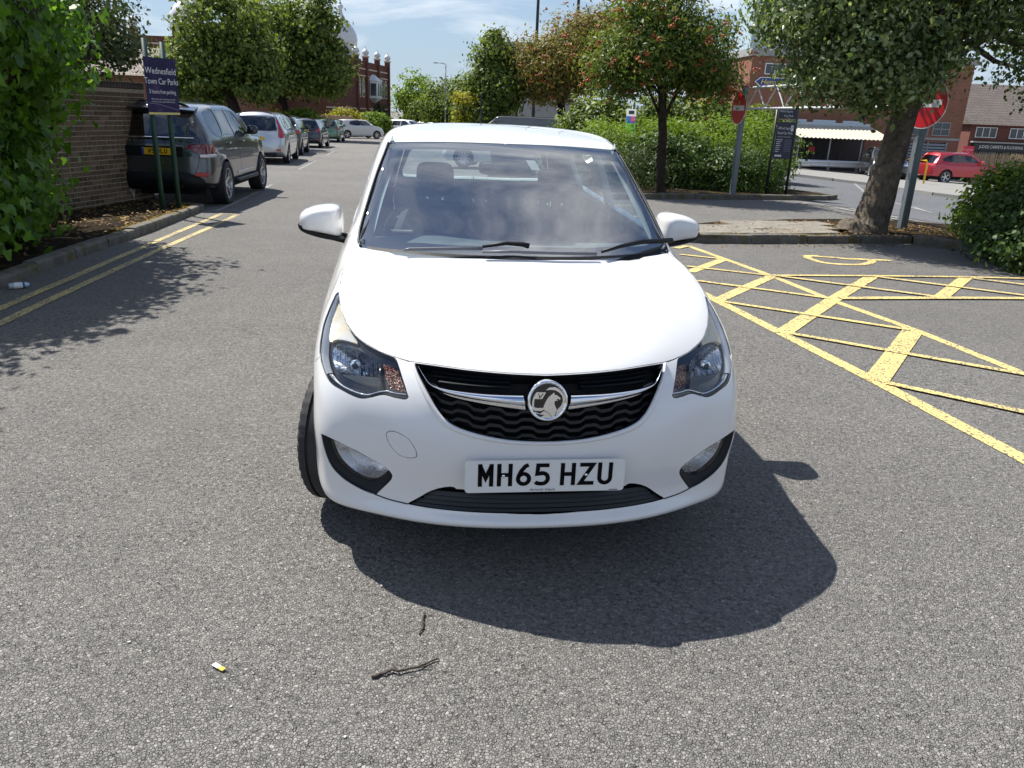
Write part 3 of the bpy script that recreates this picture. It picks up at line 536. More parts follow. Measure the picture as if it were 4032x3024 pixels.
# ---------------------------------------------------------------- shared car pieces
def make_wheel(parent, loc, r, w, rim_r, mat, spokes=5, steer=0., side=1, tread=False, name='wheel', twin=False, dark=None):
    """wheel (tyre as its own mesh child, rim with spokes); side=+1: outer face towards +x"""
    h = empty(name, loc, steer, parent)
    n = 120 if tread else 40
    prof = [(rim_r-.01, -w*.40), (rim_r+.012, -w*.47), (rim_r+(r-rim_r)*.5, -w*.53), (r-.022, -w*.50)]
    tr = [(-.49, -.010), (-.44, -.002), (-.31, 0), (-.30, -.008), (-.25, -.008), (-.24, 0), (-.06, .001), (-.05, -.008), (.02, -.008), (.03, .001), (.21, 0), (.22, -.008), (.27, -.008), (.28, 0), (.44, -.002), (.49, -.010)] if tread else [(-.45, -.006), (-.3, 0), (.3, 0), (.45, -.006)]
    prof += [(r+d, w*a) for a, d in tr]
    prof += [(r-.022, w*.50), (rim_r+(r-rim_r)*.5, w*.53), (rim_r+.012, w*.47), (rim_r-.01, w*.40)]
    b = MB(); b.lathe(prof, n, 'x')
    if tread:
        for i, (rr, xx) in enumerate(prof):
            if abs(xx) > w*.31 and rr > r-.03:
                for k in range(n):
                    if k % 3 == 0:
                        v = b.v[i*n+k]; s = 1-.006/r; b.v[i*n+k] = (v[0], v[1]*s, v[2]*s)
    ty = b.build('tyre', M_RUBBER, h, True); auto_smooth(ty, 28)
    sd = side
    b = MB(); xo = sd*w*.36
    b.lathe([(rim_r, sd*w*.44), (rim_r-.012, sd*w*.43), (rim_r-.02, sd*w*.30), (rim_r-.03, -sd*w*.40)], 40, 'x')
    b.lathe([(.001, xo*.8), (.062, xo*.8), (.066, xo*.6), (.066, 0)], 20, 'x')
    for k in range(spokes):
        t0 = 2*math.pi*k/spokes
        for dt, wd in (((-.10, .55), (.10, .55)) if twin else ((0., 1.),)):
            t1 = t0+dt*2.2; c0, s0 = math.cos(t0+dt*.6), math.sin(t0+dt*.6); c1, s1 = math.cos(t1), math.sin(t1)
            wa, wb = .034*wd, .024*wd; V = []
            for rr, c, s, ww, xf in ((.045, c0, s0, wa, .74), (rim_r*.6, (c0+c1)/2, (s0+s1)/2, (wa+wb)/2, .92), (rim_r-.006, c1, s1, wb, 1.08)):
                for xx in (xo*xf-sd*.016, xo*xf):
                    for q in (-1, 1): V.append((xx, rr*c-q*ww*s, rr*s+q*ww*c))
            f = []
            for i in (0, 4): f += [(i, i+1, i+5, i+4), (i+2, i+6, i+7, i+3), (i, i+4, i+6, i+2), (i+1, i+3, i+7, i+5)]
            b.add(V, f)
    rm = b.build('rim', mat, h); auto_smooth(rm, 30)
    b = MB(); b.lathe([(.001, -sd*w*.05), (rim_r*.62, -sd*w*.05), (rim_r*.62, -sd*w*.12)], 24, 'x'); b.build('brake_disc', M_DARKALLOY, h, True)
    return h
def dome(name, outline, y0, prof, mat, parent, cx=None, cz=None):
    """outline in (x,z); prof: (scale, y) rings from the outer tip to the open end"""
    P = np.array(outline, float); c = P.mean(0) if cx is None else np.array([cx, cz]); n = len(P); V = []
    for s, y in prof:
        q = c+(P-c)*s; V += [(a, y0+y, b) for a, b in q]
    F = [tuple(range(n))]+[(k*n+i, k*n+(i+1) % n, (k+1)*n+(i+1) % n, (k+1)*n+i) for k in range(len(prof)-1) for i in range(n)]
    F.append(tuple(reversed(range((len(prof)-1)*n, len(prof)*n))))
    o = obj(name, V, F, mat, parent, True); fix_normals(o); return auto_smooth(o, 50)
def smooth_loop(L, n=4):
    L = np.array(L, float); N = len(L); out = []
    for i in range(N):
        p0, p1, p2, p3 = [L[(i+k) % N] for k in (-1, 0, 1, 2)]
        for t in np.linspace(0, 1, n, endpoint=False):
            out.append(tuple(.5*((2*p1)+(p2-p0)*t+(2*p0-5*p1+4*p2-p3)*t*t+(3*p1-p0-3*p2+p3)*t**3)))
    return out
def stroke(pts, w):
    """a thick 2D polyline as quads with mitred joints"""
    P = [np.array(p, float) for p in pts]; n = len(P); L = []
    closed = n > 2 and np.allclose(P[0], P[-1])
    for i in range(n):
        a = P[i]-P[i-1] if i > 0 else (P[0]-P[-2] if closed else P[1]-P[0]); b = P[i+1]-P[i] if i < n-1 else (P[1]-P[0] if closed else a)
        a = a/np.linalg.norm(a); b = b/np.linalg.norm(b); m = np.array([-(a+b)[1], (a+b)[0]]); m /= np.linalg.norm(m); k = 1/max(.35, m@np.array([-a[1], a[0]]))
        L.append((P[i]+m*w/2*k, P[i]-m*w/2*k))
    v = [q for l in L for q in l]; f = [(2*i, 2*i+1, 2*i+3, 2*i+2) for i in range(n-1)]
    return v, f
def _arc(cx, cy, rx, ry, a0, a1, n=9): return [(cx+rx*math.cos(R(a0+(a1-a0)*k/n)), cy+ry*math.sin(R(a0+(a1-a0)*k/n))) for k in range(n+1)]
GL = {  # registration-plate characters on a 50 x 79 body, 14 wide strokes (centre lines)
 'M': [[(7, 0), (7, 79)], [(7, 72), (25, 30), (43, 72)], [(43, 79), (43, 0)]], 'H': [[(7, 0), (7, 79)], [(43, 0), (43, 79)], [(7, 40), (43, 40)]],
 'Z': [[(2, 72), (45, 72), (6, 7), (50, 7)]], 'U': [[(7, 79), (7, 25)]+_arc(25, 25, 18, 18, 190, 350, 10)+[(43, 25), (43, 79)]],
 '5': [[(46, 72), (10, 72), (8, 42), (26, 44)]+_arc(26, 26, 17, 18.5, 90, -90)+[(20, 7), (8, 9), (3, 14)]],
 '6': [[(40, 74), (30, 70), (16, 52), (9, 36)]+_arc(25, 25, 18, 18, 170, 530, 18)],
 'W': [[(4, 79), (13, 5), (25, 55), (37, 5), (46, 79)]], 'L': [[(7, 79), (7, 7), (46, 7)]], 'D': [[(7, 7), (7, 72), (24, 72)]+_arc(24, 39.5, 19, 32.5, 90, -90)+[(7, 7)]],
 'P': [[(7, 0), (7, 72), (27, 72)]+_arc(27, 56, 16, 16, 90, -90)+[(7, 40)]], 'X': [[(4, 0), (46, 79)], [(46, 0), (4, 79)]], 'K': [[(7, 0), (7, 79)], [(45, 79), (10, 36)], [(20, 46), (45, 0)]],
 '7': [[(4, 72), (44, 72), (18, 0)]], 'Y': [[(4, 79), (25, 38), (46, 79)], [(25, 42), (25, 0)]], 'R': [[(7, 0), (7, 72), (27, 72)]+_arc(27, 56, 16, 16, 90, -90)+[(7, 40)], [(26, 40), (44, 0)]],
 '0': [_arc(25, 52, 18, 20, 0, 180)+_arc(25, 27, 18, 20, 180, 360)+[(43, 52)]], 'E': [[(46, 72), (7, 72), (7, 7), (46, 7)], [(7, 40), (42, 40)]], 'G': [[(44, 60)]+_arc(25, 54, 18, 18, 30, 180)+_arc(25, 25, 18, 18, 180, 360)+[(43, 36), (26, 36)]]}
def plate(parent, text, size, frame, col, name='number_plate', sub=True):
    """registration plate: slab, stroked characters"""
    w, h = size; b = MB(); rr = .012; o2 = []
    for cx, cy, a in ((w/2-rr, h/2-rr, 0), (-w/2+rr, h/2-rr, 90), (-w/2+rr, -h/2+rr, 180), (w/2-rr, -h/2+rr, 270)): o2 += _arc(cx, cy, rr, rr, a, a+90, 4)
    b.prism(o2, 0., .006, frame); p = b.build(name, col, parent); fix_normals(p)
    wid = sum(33 if c == ' ' else 50 for c in text)+11*(len(text.replace(' ', ''))-1-text.count(' ')); s = .001*min(1, (w-.04)*1000/wid); x = -wid*s/2; b = MB()
    for c in text:
        if c == ' ': x += (33-11)*s; continue
        for st in GL.get(c, []):
            v, f = stroke(st, 13.5); b.add([frame(x+q[0]*s, (q[1]-39.5)*s+.006*(w > .45), .0072) for q in v], f)
        x += 61*s
    b.build('characters', MATS['plate_black'], p); return p
simple('plate_black', (.004, .004, .005), .6, 0, 0, spec=.08); simple('plate_white', (.72, .73, .72), .35, 0, .04, 30, coat=.3); simple('plate_yellow', (.80, .47, .02), .35, 0, .04, 30, coat=.3)


# ---------------------------------------------------------------- ground, kerbs, markings
def m_asphalt(name, lo, hi, scale, bump=.7, stain=.25, smooth=.0):
    t = NT(name); c0_ = t.coord()
    wn = t.n('ShaderNodeTexNoise'); wn.inputs['Scale'].default_value = scale*.7; wn.inputs['Detail'].default_value = 2; t.l(c0_, wn.inputs['Vector'])
    vs = t.n('ShaderNodeVectorMath', operation='MULTIPLY_ADD'); t.l(wn.outputs['Color'], vs.inputs[0]); vs.inputs[1].default_value = (.9/scale,)*3; t.l(c0_, vs.inputs[2]); co = vs.outputs[0]
    v1 = t.voro(scale, 'F1', co, 0); vc = t.n('ShaderNodeTexVoronoi'); vc.feature = 'F1'; vc.inputs['Scale'].default_value = scale; t.l(co, vc.inputs['Vector'])
    sep = t.n('ShaderNodeSeparateColor'); t.l(vc.outputs['Color'], sep.inputs[0])
    chip = t.ramp(sep.outputs[0], [(0, lo), (.45, tuple((a+b)/2 for a, b in zip(lo, hi))), (.93, hi), (1., tuple(min(1, q*1.35) for q in hi))])
    ed = t.voro(scale, 'DISTANCE_TO_EDGE', co, 0)
    gap_shade = t.math('MULTIPLY', t.ramp(ed, [(.02, 1.), (.16, 0.)]), t.ramp(t.noise(scale*.42, 3, .6, co), [(.50, 0.), (.62, 1.)]))
    c = t.mix(t.math('MULTIPLY', gap_shade, .96), chip, tuple(q*.16 for q in lo))  # gaps between chips darkened, standing in for the shadows the chips cast
    big = t.noise(.35, 6, .6, co); mid = t.noise(3.0, 5, .65, co)
    c = t.mix(t.math('MULTIPLY', t.ramp(big, [(.35, 0.), (.7, 1.)]), stain), c, tuple(q*.62 for q in lo))
    c = t.mix(t.math('MULTIPLY', t.ramp(mid, [(.40, 0.), (.75, 1.)]), stain*.7), c, tuple(q*1.05 for q in hi))
    h = t.math('ADD', t.math('MULTIPLY', t.math('MINIMUM', ed, .16), 2.6), t.math('MULTIPLY', sep.outputs[1], .55))
    h = t.math('ADD', h, t.math('MULTIPLY', t.noise(scale*.5, 4, .65, co), 1.5))
    return t.done(t.pbsdf(c, .88, 0., t.bump(h, bump, .009), Specular_IOR_Level=.25))
M_ASPH = m_asphalt('asphalt', (.140, .136, .128), (.285, .274, .257), 112., 1.0, .30)
M_ROAD = m_asphalt('road_asphalt', (.10, .104, .112), (.155, .16, .17), 70., .4, .3)
M_CONC = None
def m_stone(name, col, var=.35, sc=9., moss=None, bump=.5):
    t = NT(name); a = t.noise(sc, 7, .65); b = t.noise(sc*9, 4, .6)
    c = t.mix(t.ramp(a, [(.3, 0.), (.7, 1.)]), tuple(q*(1-var) for q in col), tuple(q*(1+var*.5) for q in col)); c = t.mix(t.math('MULTIPLY', b, .35), c, tuple(q*.5 for q in col))
    if moss: c = t.mix(t.ramp(t.noise(5., 6, .7), [(.50, 0.), (.62, .9)]), c, moss)
    return t.done(t.pbsdf(c, .9, 0., t.bump(t.math('ADD', b, a), bump, .012), Specular_IOR_Level=.2))
M_KERB = m_stone('kerb_concrete', (.17, .16, .14), .45, 7., (.10, .085, .03)); M_SLAB = m_stone('paving_slab', (.25, .23, .195), .3, 3.); M_PALE = m_stone('pale_concrete', (.27, .265, .25), .15, 2.)
def m_soil():
    t = NT('soil'); a = t.noise(4., 8, .7); b = t.noise(38., 6, .7)
    c = t.ramp(b, [(.30, (.008, .006, .004)), (.55, (.035, .025, .016)), (.72, (.09, .07, .045))])
    c = t.mix(t.ramp(a, [(.52, 0.), (.64, .75)]), c, (.11, .085, .012))
    return t.done(t.pbsdf(c, 1., 0., t.bump(b, 1., .05), Specular_IOR_Level=.1))
M_SOIL = m_soil()
def sheet(name, poly, dz, mat, step=.6, kind='structure', parent=None, hump=None):
    """a flat-lying polygon draped on the terrain"""
    pl = densify(poly, step); n = len(pl); a = np.array(pl); gx = np.arange(a[:, 0].min(), a[:, 0].max(), step); gy = np.arange(a[:, 1].min(), a[:, 1].max(), step)
    G = np.array([(x, y) for x in gx for y in gy]) if len(gx)*len(gy) else np.zeros((0, 2))
    if len(G):
        G = G[pip(pl, G)]
        if len(G): G = G[(np.abs(G[:, None]-a[None]).max(2).min(1) > step*.35)]
    vo, _, fo, _, _, _ = delaunay_2d_cdt([Vector(p) for p in pl+[tuple(q) for q in G]], [(i, (i+1) % n) for i in range(n)], [], 0, 1e-6)
    V = np.array([(p[0], p[1]) for p in vo]); F = np.array([f for f in fo if len(f) == 3]); F = F[pip(pl, V[F].mean(1))]
    z = ground_z(V[:, 0], V[:, 1])+dz+(hump(V[:, 0], V[:, 1]) if hump else 0)
    P = np.column_stack([V, z]); fn = np.cross(P[F[:, 1]]-P[F[:, 0]], P[F[:, 2]]-P[F[:, 0]]); F[fn[:, 2] < 0] = F[fn[:, 2] < 0][:, ::-1]
    o = obj(name, P, F, mat, parent, True)
    if kind and parent is None: o['kind'] = kind
    return o
def line_mesh(pts, w, dz, step=.35):
    """painted line: strip of given width draped on the ground"""
    P = [np.array(p, float) for p in pts]; Q = [P[0]]
    for a, b in zip(P, P[1:]):
        k = max(1, int(np.linalg.norm(b-a)/step)); Q += [a+(b-a)*t/k for t in range(1, k+1)]
    V = []
    for i, q in enumerate(Q):
        d = Q[min(i+1, len(Q)-1)]-Q[max(i-1, 0)]; d /= np.linalg.norm(d); n = np.array([-d[1], d[0]])
        for s in (-1, 1): e = q+n*s*w/2; V.append((e[0], e[1], gz(e[0], e[1])+dz))
    return V, [(2*i, 2*i+1, 2*i+3, 2*i+2) for i in range(len(Q)-1)]
# terrain sheet: fine near, coarse far, out to the horizon
gx = np.concatenate([[-1500, -700, -300, -150], np.arange(-80, 81, 1.6), [150, 300, 700, 1500]]); gy = np.concatenate([[-1500, -400, -100, -30], np.arange(-12, 121, 1.6), [150, 220, 350, 700, 1600]])
XX, YY = np.meshgrid(gx, gy); ZZ = ground_z(np.clip(XX, -80, 70), np.clip(YY, -12, 110)); nx, ny = len(gx), len(gy)
g_ = obj('ground', np.column_stack([XX.ravel(), YY.ravel(), ZZ.ravel()]), [(j*nx+i, j*nx+i+1, (j+1)*nx+i+1, (j+1)*nx+i) for j in range(ny-1) for i in range(nx-1)], M_ASPH, None, True); g_['kind'] = 'structure'
# road across the right, its far footway and forecourt
road = [(7.1, 18.4), (7.7, 16.9), (8.0, 15.6), (8.9, 14.6), (14., 10.5), (24., 4.), (30., 12.), (18.5, 21.5), (14.4, 25.0), (13.6, 26.6), (13.2, 30.2), (11.2, 33.2), (9.9, 35.5), (6., 44.), (1.5, 43.), (4.8, 33.), (6.8, 24.)]
sheet('road', road, .006, M_ROAD, 1.2)
sheet('forecourt', [(14.3, 25.4), (18.8, 21.9), (34., 14.), (70., 30.), (60., 75.), (30., 60.), (8., 50.), (10.4, 36.), (13.5, 30.4)], .012, M_PALE, 2.0)
def kerb_run(name, pts, label, h=.11, w=.125, ln=.915, dz=0., mat=None, jit=.012, group=None):
    root = empty(name); tag(root, label, 'kerb', group)
    P = [np.array(p, float) for p in pts]; d = [0]
    for a, b in zip(P, P[1:]): d.append(d[-1]+np.linalg.norm(b-a))
    def at(s):
        s = min(max(s, 0), d[-1]); i = min(np.searchsorted(d, s, 'right')-1, len(P)-2); t = (s-d[i])/max(d[i+1]-d[i], 1e-9); return P[i]+(P[i+1]-P[i])*t
    n = max(1, round(d[-1]/ln)); L = d[-1]/n
    for k in range(n):
        a, b = at(k*L+.006), at((k+1)*L-.006); dd = b-a; l = np.linalg.norm(dd); u = dd/l; nn = np.array([-u[1], u[0]]); z0, z1 = gz(*a)+dz, gz(*b)+dz
        j = rng.normal(0, jit, 3); prof = [(0, -.05), (.0, h-.03), (.012, h-.006), (.03, h), (w, h), (w, -.05)]
        V = [(q[0]+nn[0]*(o+j[0]), q[1]+nn[1]*(o+j[0]), z+hh+(j[1] if hh > 0 else 0)) for q, z in ((a, z0), (b, z1)) for o, hh in prof]; m = len(prof)
        obj('kerbstone', V, [(i, i+1, m+i+1, m+i) for i in range(m-1)]+[tuple(range(m))[::-1], tuple(range(m, 2*m))], mat or M_KERB, root)
    return root
# painted lines
def m_paint(name, col, wear):
    t = NT(name); v = t.voro(70., 'F1'); n = t.noise(30., 5, .7); b = t.noise(2.2, 5, .6)
    f = t.ramp(t.math('ADD', t.math('MULTIPLY', v, .55), t.math('MULTIPLY', t.math('ADD', n, t.math('MULTIPLY', b, .5)), .62)), [(.62-wear, 0.), (.80-wear*.5, 1.)])
    c = t.mix(f, t.mix(b, col, tuple(q*.82 for q in col)), (.12, .115, .10))
    return t.done(t.pbsdf(c, .75, 0., t.bump(t.math('SUBTRACT', 1., v), .6, .006)))
M_YEL = m_paint('yellow_road_paint', (.74, .57, .20), -.14); M_YEL2 = m_paint('old_yellow_paint', (.66, .52, .19), -.05); M_WHT = m_paint('white_road_paint', (.55, .55, .54), .05)
b = empty('hatched_box_marking'); tag(b, 'yellow hatched no-parking lines painted on the tarmac right of the white car', 'road marking')
for i, (pts, w) in enumerate(WD['hatch']):
    V, F = line_mesh(pts, w, .003+.0007*i); obj('painted_line', V, F, M_YEL, b)
b = MB()
for i, pts in enumerate(WD['wheelchair']): b.add(*line_mesh(smooth_loop(pts, 4)[:max(2, (len(pts)-1)*4+1)] if len(pts) > 3 else pts, .10, .004+.001*i))
o = b.build('disabled_bay_symbol', M_YEL); tag(o, 'yellow wheelchair symbol painted in the bay by the right-hand kerb', 'road marking')
b = empty('double_yellow_lines'); tag(b, 'pair of yellow lines painted along the left kerb', 'road marking')
for i, k in enumerate(('yel_out', 'yel_in')):
    pts = WD[k]; d0 = np.array(pts[0])-np.array(pts[1]); d0 /= np.linalg.norm(d0); pts = [tuple(np.array(pts[0])+d0*5)]+list(pts)
    V, F = line_mesh(pts, .085, .004+.001*i); obj('painted_line', V, F, M_YEL2, b)
V, F = line_mesh([WD['yel_out'][-1], (-4.98, 13.17)], .085, .006); obj('painted_line', V, F, M_YEL2, b)
b = empty('parking_bay_line'); tag(b, 'thin white line painted beside the grey SUV wheels', 'road marking')
for pts in ([(-5.15, 13.5), (-5.55, 16.5), (-5.95, 19.2)], [(-6.9, 25.0), (-7.7, 30.5)], [(-8.4, 35.0), (-9.2, 40.0)]): V, F = line_mesh(pts, .09, .005); obj('painted_line', V, F, M_WHT, b)
b = empty('give_way_line'); tag(b, 'broken white give-way dashes painted across the car park mouth', 'road marking')
gw = [np.array(p) for p in [(6.6, 18.6), (7.25, 17.6), (7.55, 16.2), (7.75, 15.2), (8.6, 14.6), (10., 13.7)]]
for row in (0., .28):
    for a, c_ in zip(gw, gw[1:]):
        l = np.linalg.norm(c_-a); n = max(1, int(l/.75))
        for k in range(n):
            s = a+(c_-a)*(k/n); e = a+(c_-a)*((k+.62)/n); off = np.array([(c_-a)[1], -(c_-a)[0]])/l*row; V, F = line_mesh([s+off, e+off], .16, .012); obj('dash', V, F, M_WHT, b)
b = empty('road_centre_line'); tag(b, 'thin white lane lines painted along the road on the right', 'road marking')
for pts in ([(13.0, 31.5), (9.8, 22.6), (9.2, 17.8)], [(9.6, 19.6), (9.2, 17.9)], [(8.3, 27.), (8.6, 23.)], [(14.6, 34.6), (13.4, 34.2)]): V, F = line_mesh(pts, .10, .012); obj('painted_line', V, F, M_WHT, b)
V, F = line_mesh([(9.45, 17.35), (9.95, 16.8), (11.5, 15.3)], .10, .012); o = obj('yellow_edge_line', V, F, M_YEL2); tag(o, 'short yellow line at the road edge beside the right-hand hedge', 'road marking')
# hatched bays behind the white car, glimpsed through its glass
b = empty('far_bay_marking'); tag(b, 'yellow bay lines behind the white car, seen through its windows', 'road marking')
for i, pts in enumerate(([(-2.6, 13.), (2.4, 14.0)], [(-2.8, 15.), (2.6, 16.)], [(-2.6, 17.2), (2.6, 18.2)], [(-1.9, 12.2), (-.4, 20.)], [(.3, 12.4), (1.5, 20.)], [(-3., 20.), (2., 20.6)])): V, F = line_mesh(pts, .12, .003+.0008*i); obj('painted_line', V, F, M_YEL, b)
# left verge
kb = list(WD['kerb']); d0 = np.array(kb[0])-np.array(kb[1]); d0 /= np.linalg.norm(d0); kb = [tuple(np.array(kb[0])+d0*5.5)]+kb
kerb_run('kerb', kb, 'row of worn concrete kerbstones along the left verge')
kerb_run('kerb', [(-5.38, 13.52), (-5.62, 13.72), (-6.2, 13.88), (-6.78, 14.12)], 'short run of kerbstones at the far end of the left verge', .10, jit=.01)
def vh(x, y): return .03*np.sin(x*3.1+y*1.7)*.6+.02*np.sin(x*7.3-y*5.1)+.015*np.sin(x*17+y*13)
sheet('verge', [(q[0]-.11, q[1]) for q in kb]+[(-5.62, 13.66), (-6.2, 13.80), (-6.8, 14.05), (-7.3, 11.8), (-8.6, 4.), (-9., -.5)], .075, M_SOIL, .18, 'structure', None, vh)
# right-hand islands
isl = [(2.15, 10.95), (2.45, 10.70), (3.2, 10.95), (4.55, 11.42), (5.9, 11.85), (6.75, 12.0), (7.3, 11.2), (7.9, 10.0), (9., 8.2), (13., 8.6), (10.2, 12.4), (8.3, 14.25), (7.2, 14.6), (5.6, 14.2), (4.0, 13.4), (2.7, 12.5), (2.2, 11.7)]
isl = [(2.2, 11.1), (2.5, 10.80), (3.2, 11.00), (4.55, 11.44), (5.9, 11.90), (6.55, 11.80), (6.60, 10.9), (6.9, 9.3), (7.6, 7.6), (14., 8.0), (10.4, 12.2), (8.3, 14.15), (7.2, 14.5), (5.6, 14.1), (4.0, 13.3), (2.7, 12.4), (2.2, 11.7)]
sheet('island_bed', isl, .088, M_SOIL, .3, 'structure', None, lambda x, y: vh(x, y)*.5)
kerb_run('kerb', [(2.16, 11.7), (2.18, 11.05), (2.5, 10.76), (3.2, 10.96), (4.55, 11.40), (5.9, 11.86)], 'kerbstones round the near edge of the paved island by the tree', .115, jit=.008)
kerb_run('kerb', [(5.92, 11.86), (6.5, 11.74), (6.56, 10.9), (6.86, 9.3), (7.55, 7.6)], 'kerbstones curving along the foot of the right-hand hedge', .115, jit=.008)
sl = empty('paving'); sl['kind'] = 'structure'
ux = np.array([.955, .297]); uy = np.array([-.297, .955]); o0 = np.array([2.42, 10.98])
inner = [(2.35, 11.2), (2.55, 10.98), (3.3, 11.2), (4.6, 11.6), (5.1, 12.3), (4.9, 13.3), (4.2, 13.2), (2.9, 12.3), (2.35, 11.8)]
for i in range(-1, 7):
    for j in range(0, 6):
        c = o0+ux*(i+.5+.5*(j % 2))*.62+uy*(j+.5)*.46
        if not pip(inner, c[None])[0]: continue
        t = rng.normal(0, .012); m = MB(); m.box((0, 0, 0), (.605, .445, .05), 0, .006); o = m.build('slab', M_SLAB, sl); o.location = (c[0], c[1], gz(*c)+.098+rng.normal(0, .004)); o.rotation_euler = (rng.normal(0, .008), rng.normal(0, .008), math.atan2(ux[1], ux[0])+t)
isl2 = [(.6, 16.6), (2.8, 17.62), (5.2, 18.66), (7.6, 19.72), (8.1, 20.4), (7.2, 21.8), (5., 23.4), (2., 25.), (-1., 24.5), (-.8, 18.)]
sheet('shrub_bed', isl2, .085, M_SOIL, .4, 'structure', None, lambda x, y: vh(x, y)*.5)
kerb_run('kerb', [(.6, 16.55), (2.8, 17.56), (5.2, 18.6), (7.6, 19.66), (8.12, 20.4), (7.3, 21.8)], 'dark kerbstones along the bed under the rowan tree', .12, jit=.008)
kerb_run('kerb', [(30., 12.), (18.5, 21.5), (14.45, 25.0), (13.62, 26.6), (13.25, 30.2), (11.3, 33.2)], 'pale kerbstones on the far side of the road', .10, .13, 1.8, jit=.01, mat=M_PALE)

# ---------------------------------------------------------------- the white car
M_HWHITE = M_WHITE
def build_hero():
    net = hero_net()
    root = empty('white_hatchback', (.1186, 2.2918, 0), R(7.43))
    tag(root, 'small white five-door hatchback with plate MH65 HZU, front wheels turned, nearest the camera', 'car')
    H = {k: [tuple(q) for q in v] for k, v in HD.items()}
    c0 = lambda L: [(0., L[0][1])]+L[1:-1]+[(0., L[-1][1])]
    bon = full_poly(c0(H['bonnet'])); gr = full_poly(c0(H['grille'])); lg = full_poly(c0(H['lower_grille']))
    scr_half = [(0., H['screen_top'][0][1])]+H['screen_top'][1:]+[(0., 11.6)]
    scr = full_poly(scr_half)
    def side(pts, ur, vr): return [tuple(q) for q in net.inv(pts, (1, 2), ur, vr)]
    arcF = side([(.745+.322*math.cos(t), .285+.322*math.sin(t)) for t in np.linspace(-.35, math.pi+.35, 30)], (4.6, 7.4), (0, 9))
    arcR = side([(3.13+.318*math.cos(t), .285+.318*math.sin(t)) for t in np.linspace(-.35, math.pi+.35, 30)], (9.6, 12.6), (0, 9))
    wf = side(smooth_loop([(1.27, 1.045), (1.27, 1.045), (1.62, 1.29), (1.80, 1.362), (2.16, 1.372), (2.16, 1.372), (2.16, 1.065), (2.16, 1.065)]), (6.6, 10), (11, 15.6))
    wr = side(smooth_loop([(2.26, 1.07), (2.26, 1.07), (2.26, 1.372), (2.26, 1.372), (2.68, 1.355), (2.96, 1.26), (2.98, 1.12), (2.92, 1.095)]), (8.6, 12), (11, 15.6))
    df = side(smooth_loop([(1.15, .34), (1.15, .34), (2.20, .31), (2.20, .31), (2.21, .8), (2.21, 1.025), (2.21, 1.025), (1.6, 1.01), (1.19, .99), (1.19, .99), (1.11, .7)]), (6.4, 10), (0, 12))
    dr = side(smooth_loop([(2.22, .31), (2.22, .31), (2.74, .33), (2.80, .5), (2.98, .70), (3.02, .9), (3.02, 1.05), (3.02, 1.05), (2.23, 1.025), (2.23, 1.025)]), (8.6, 12), (0, 12.4))
    tl = side(smooth_loop([(3.40, .80), (3.42, 1.0), (3.50, 1.02), (3.575, 1.0), (3.585, .80)]), (11.4, 13.4), (7, 12.6))
    rw = [tuple(q) for q in net.inv([(0, 1.09), (.30, 1.09), (.50, 1.10), (.51, 1.14), (.46, 1.27), (.43, 1.31), (.2, 1.325), (0, 1.325)], (0, 2), (12.6, 15), (11.4, 15.9))]
    rw[0] = (15., rw[0][1]); rw[-1] = (15., rw[-1][1])
    tg = [(15., 5.2), (14.3, 5.2), (13.55, 5.6), (13.45, 8), (13.35, 11.2), (13.3, 12.2), (13.2, 15), (13.6, 15.8), (15., 15.9)]
    bump = [(0, 0), (6., 0), (6., 6.35), (4.79, 6.94), (4.1, 7.36), (3.9, 8.6), (0, 8.6)]
    two = lambda p: [p, mirror_poly(p)]
    regs = [('bonnet', bon), ('none', gr), ('none', lg), ('windscreen', scr)]
    for nm, key in (('none', H['lamp']), ('none', H['fog']), ('none', arcF), ('none', arcR), ('side_window', wf), ('rear_side_window', wr), ('door', df), ('rear_door', dr), ('tail_lamp', tl), ('rear_window', rw), ('tailgate', tg)):
        regs += [(nm, p) for p in two(key)]
    regs += [('none', mirror_poly(H['tow'])), ('front_bumper', full_poly(bump))]
    sh = shell(net, regs, (.2, .2), .0030, .030, offs={'windscreen': -.003, 'side_window': -.006, 'rear_side_window': -.006, 'rear_window': -.005})
    mm = {'windscreen': M_GLASS, 'side_window': M_CARGLASS, 'rear_side_window': M_CARGLASS, 'rear_window': M_CARGLASS, 'tail_lamp': M_REDLENS}
    P = {}
    for nm, L in sh.items():
        if nm == 'tailgate' or nm == 'rear_window':   # two halves meet on the centre line: one panel
            a, b = L; n = len(a[0]); L = [(np.vstack([a[0], b[0]]), a[1]+[tuple(i+n for i in f) for f in b[1]], np.vstack([a[2], b[2]]))]
        for d in L:
            P.setdefault(nm, []).append(panel(nm.replace('rear_side_window', 'side_window').replace('rear_door', 'door'), d, mm.get(nm, M_HWHITE), root))
    for d in P['door']+P['rear_door']:
        yc = 2.06 if d in P['door'] else 2.86; sx = 1 if d.data.vertices[0].co.x > 0 else -1
        b = MB(); b.tube([(sx*.765, yc-.09, .86), (sx*.786, yc-.07, .865), (sx*.788, yc+.05, .868), (sx*.765, yc+.08, .865)], .011, 8); b.build('handle', M_HWHITE, d, True)
    scr_o = P['windscreen'][0]
    # black printed border inside the glass, sensor cover, mirror
    frit = [(u*.965, 13.5+(v-13.5)*.965) for u, v in full_poly(c0(H['frit']))]; outer = full_poly(scr_half[:-1]+[(0., 11.75)])
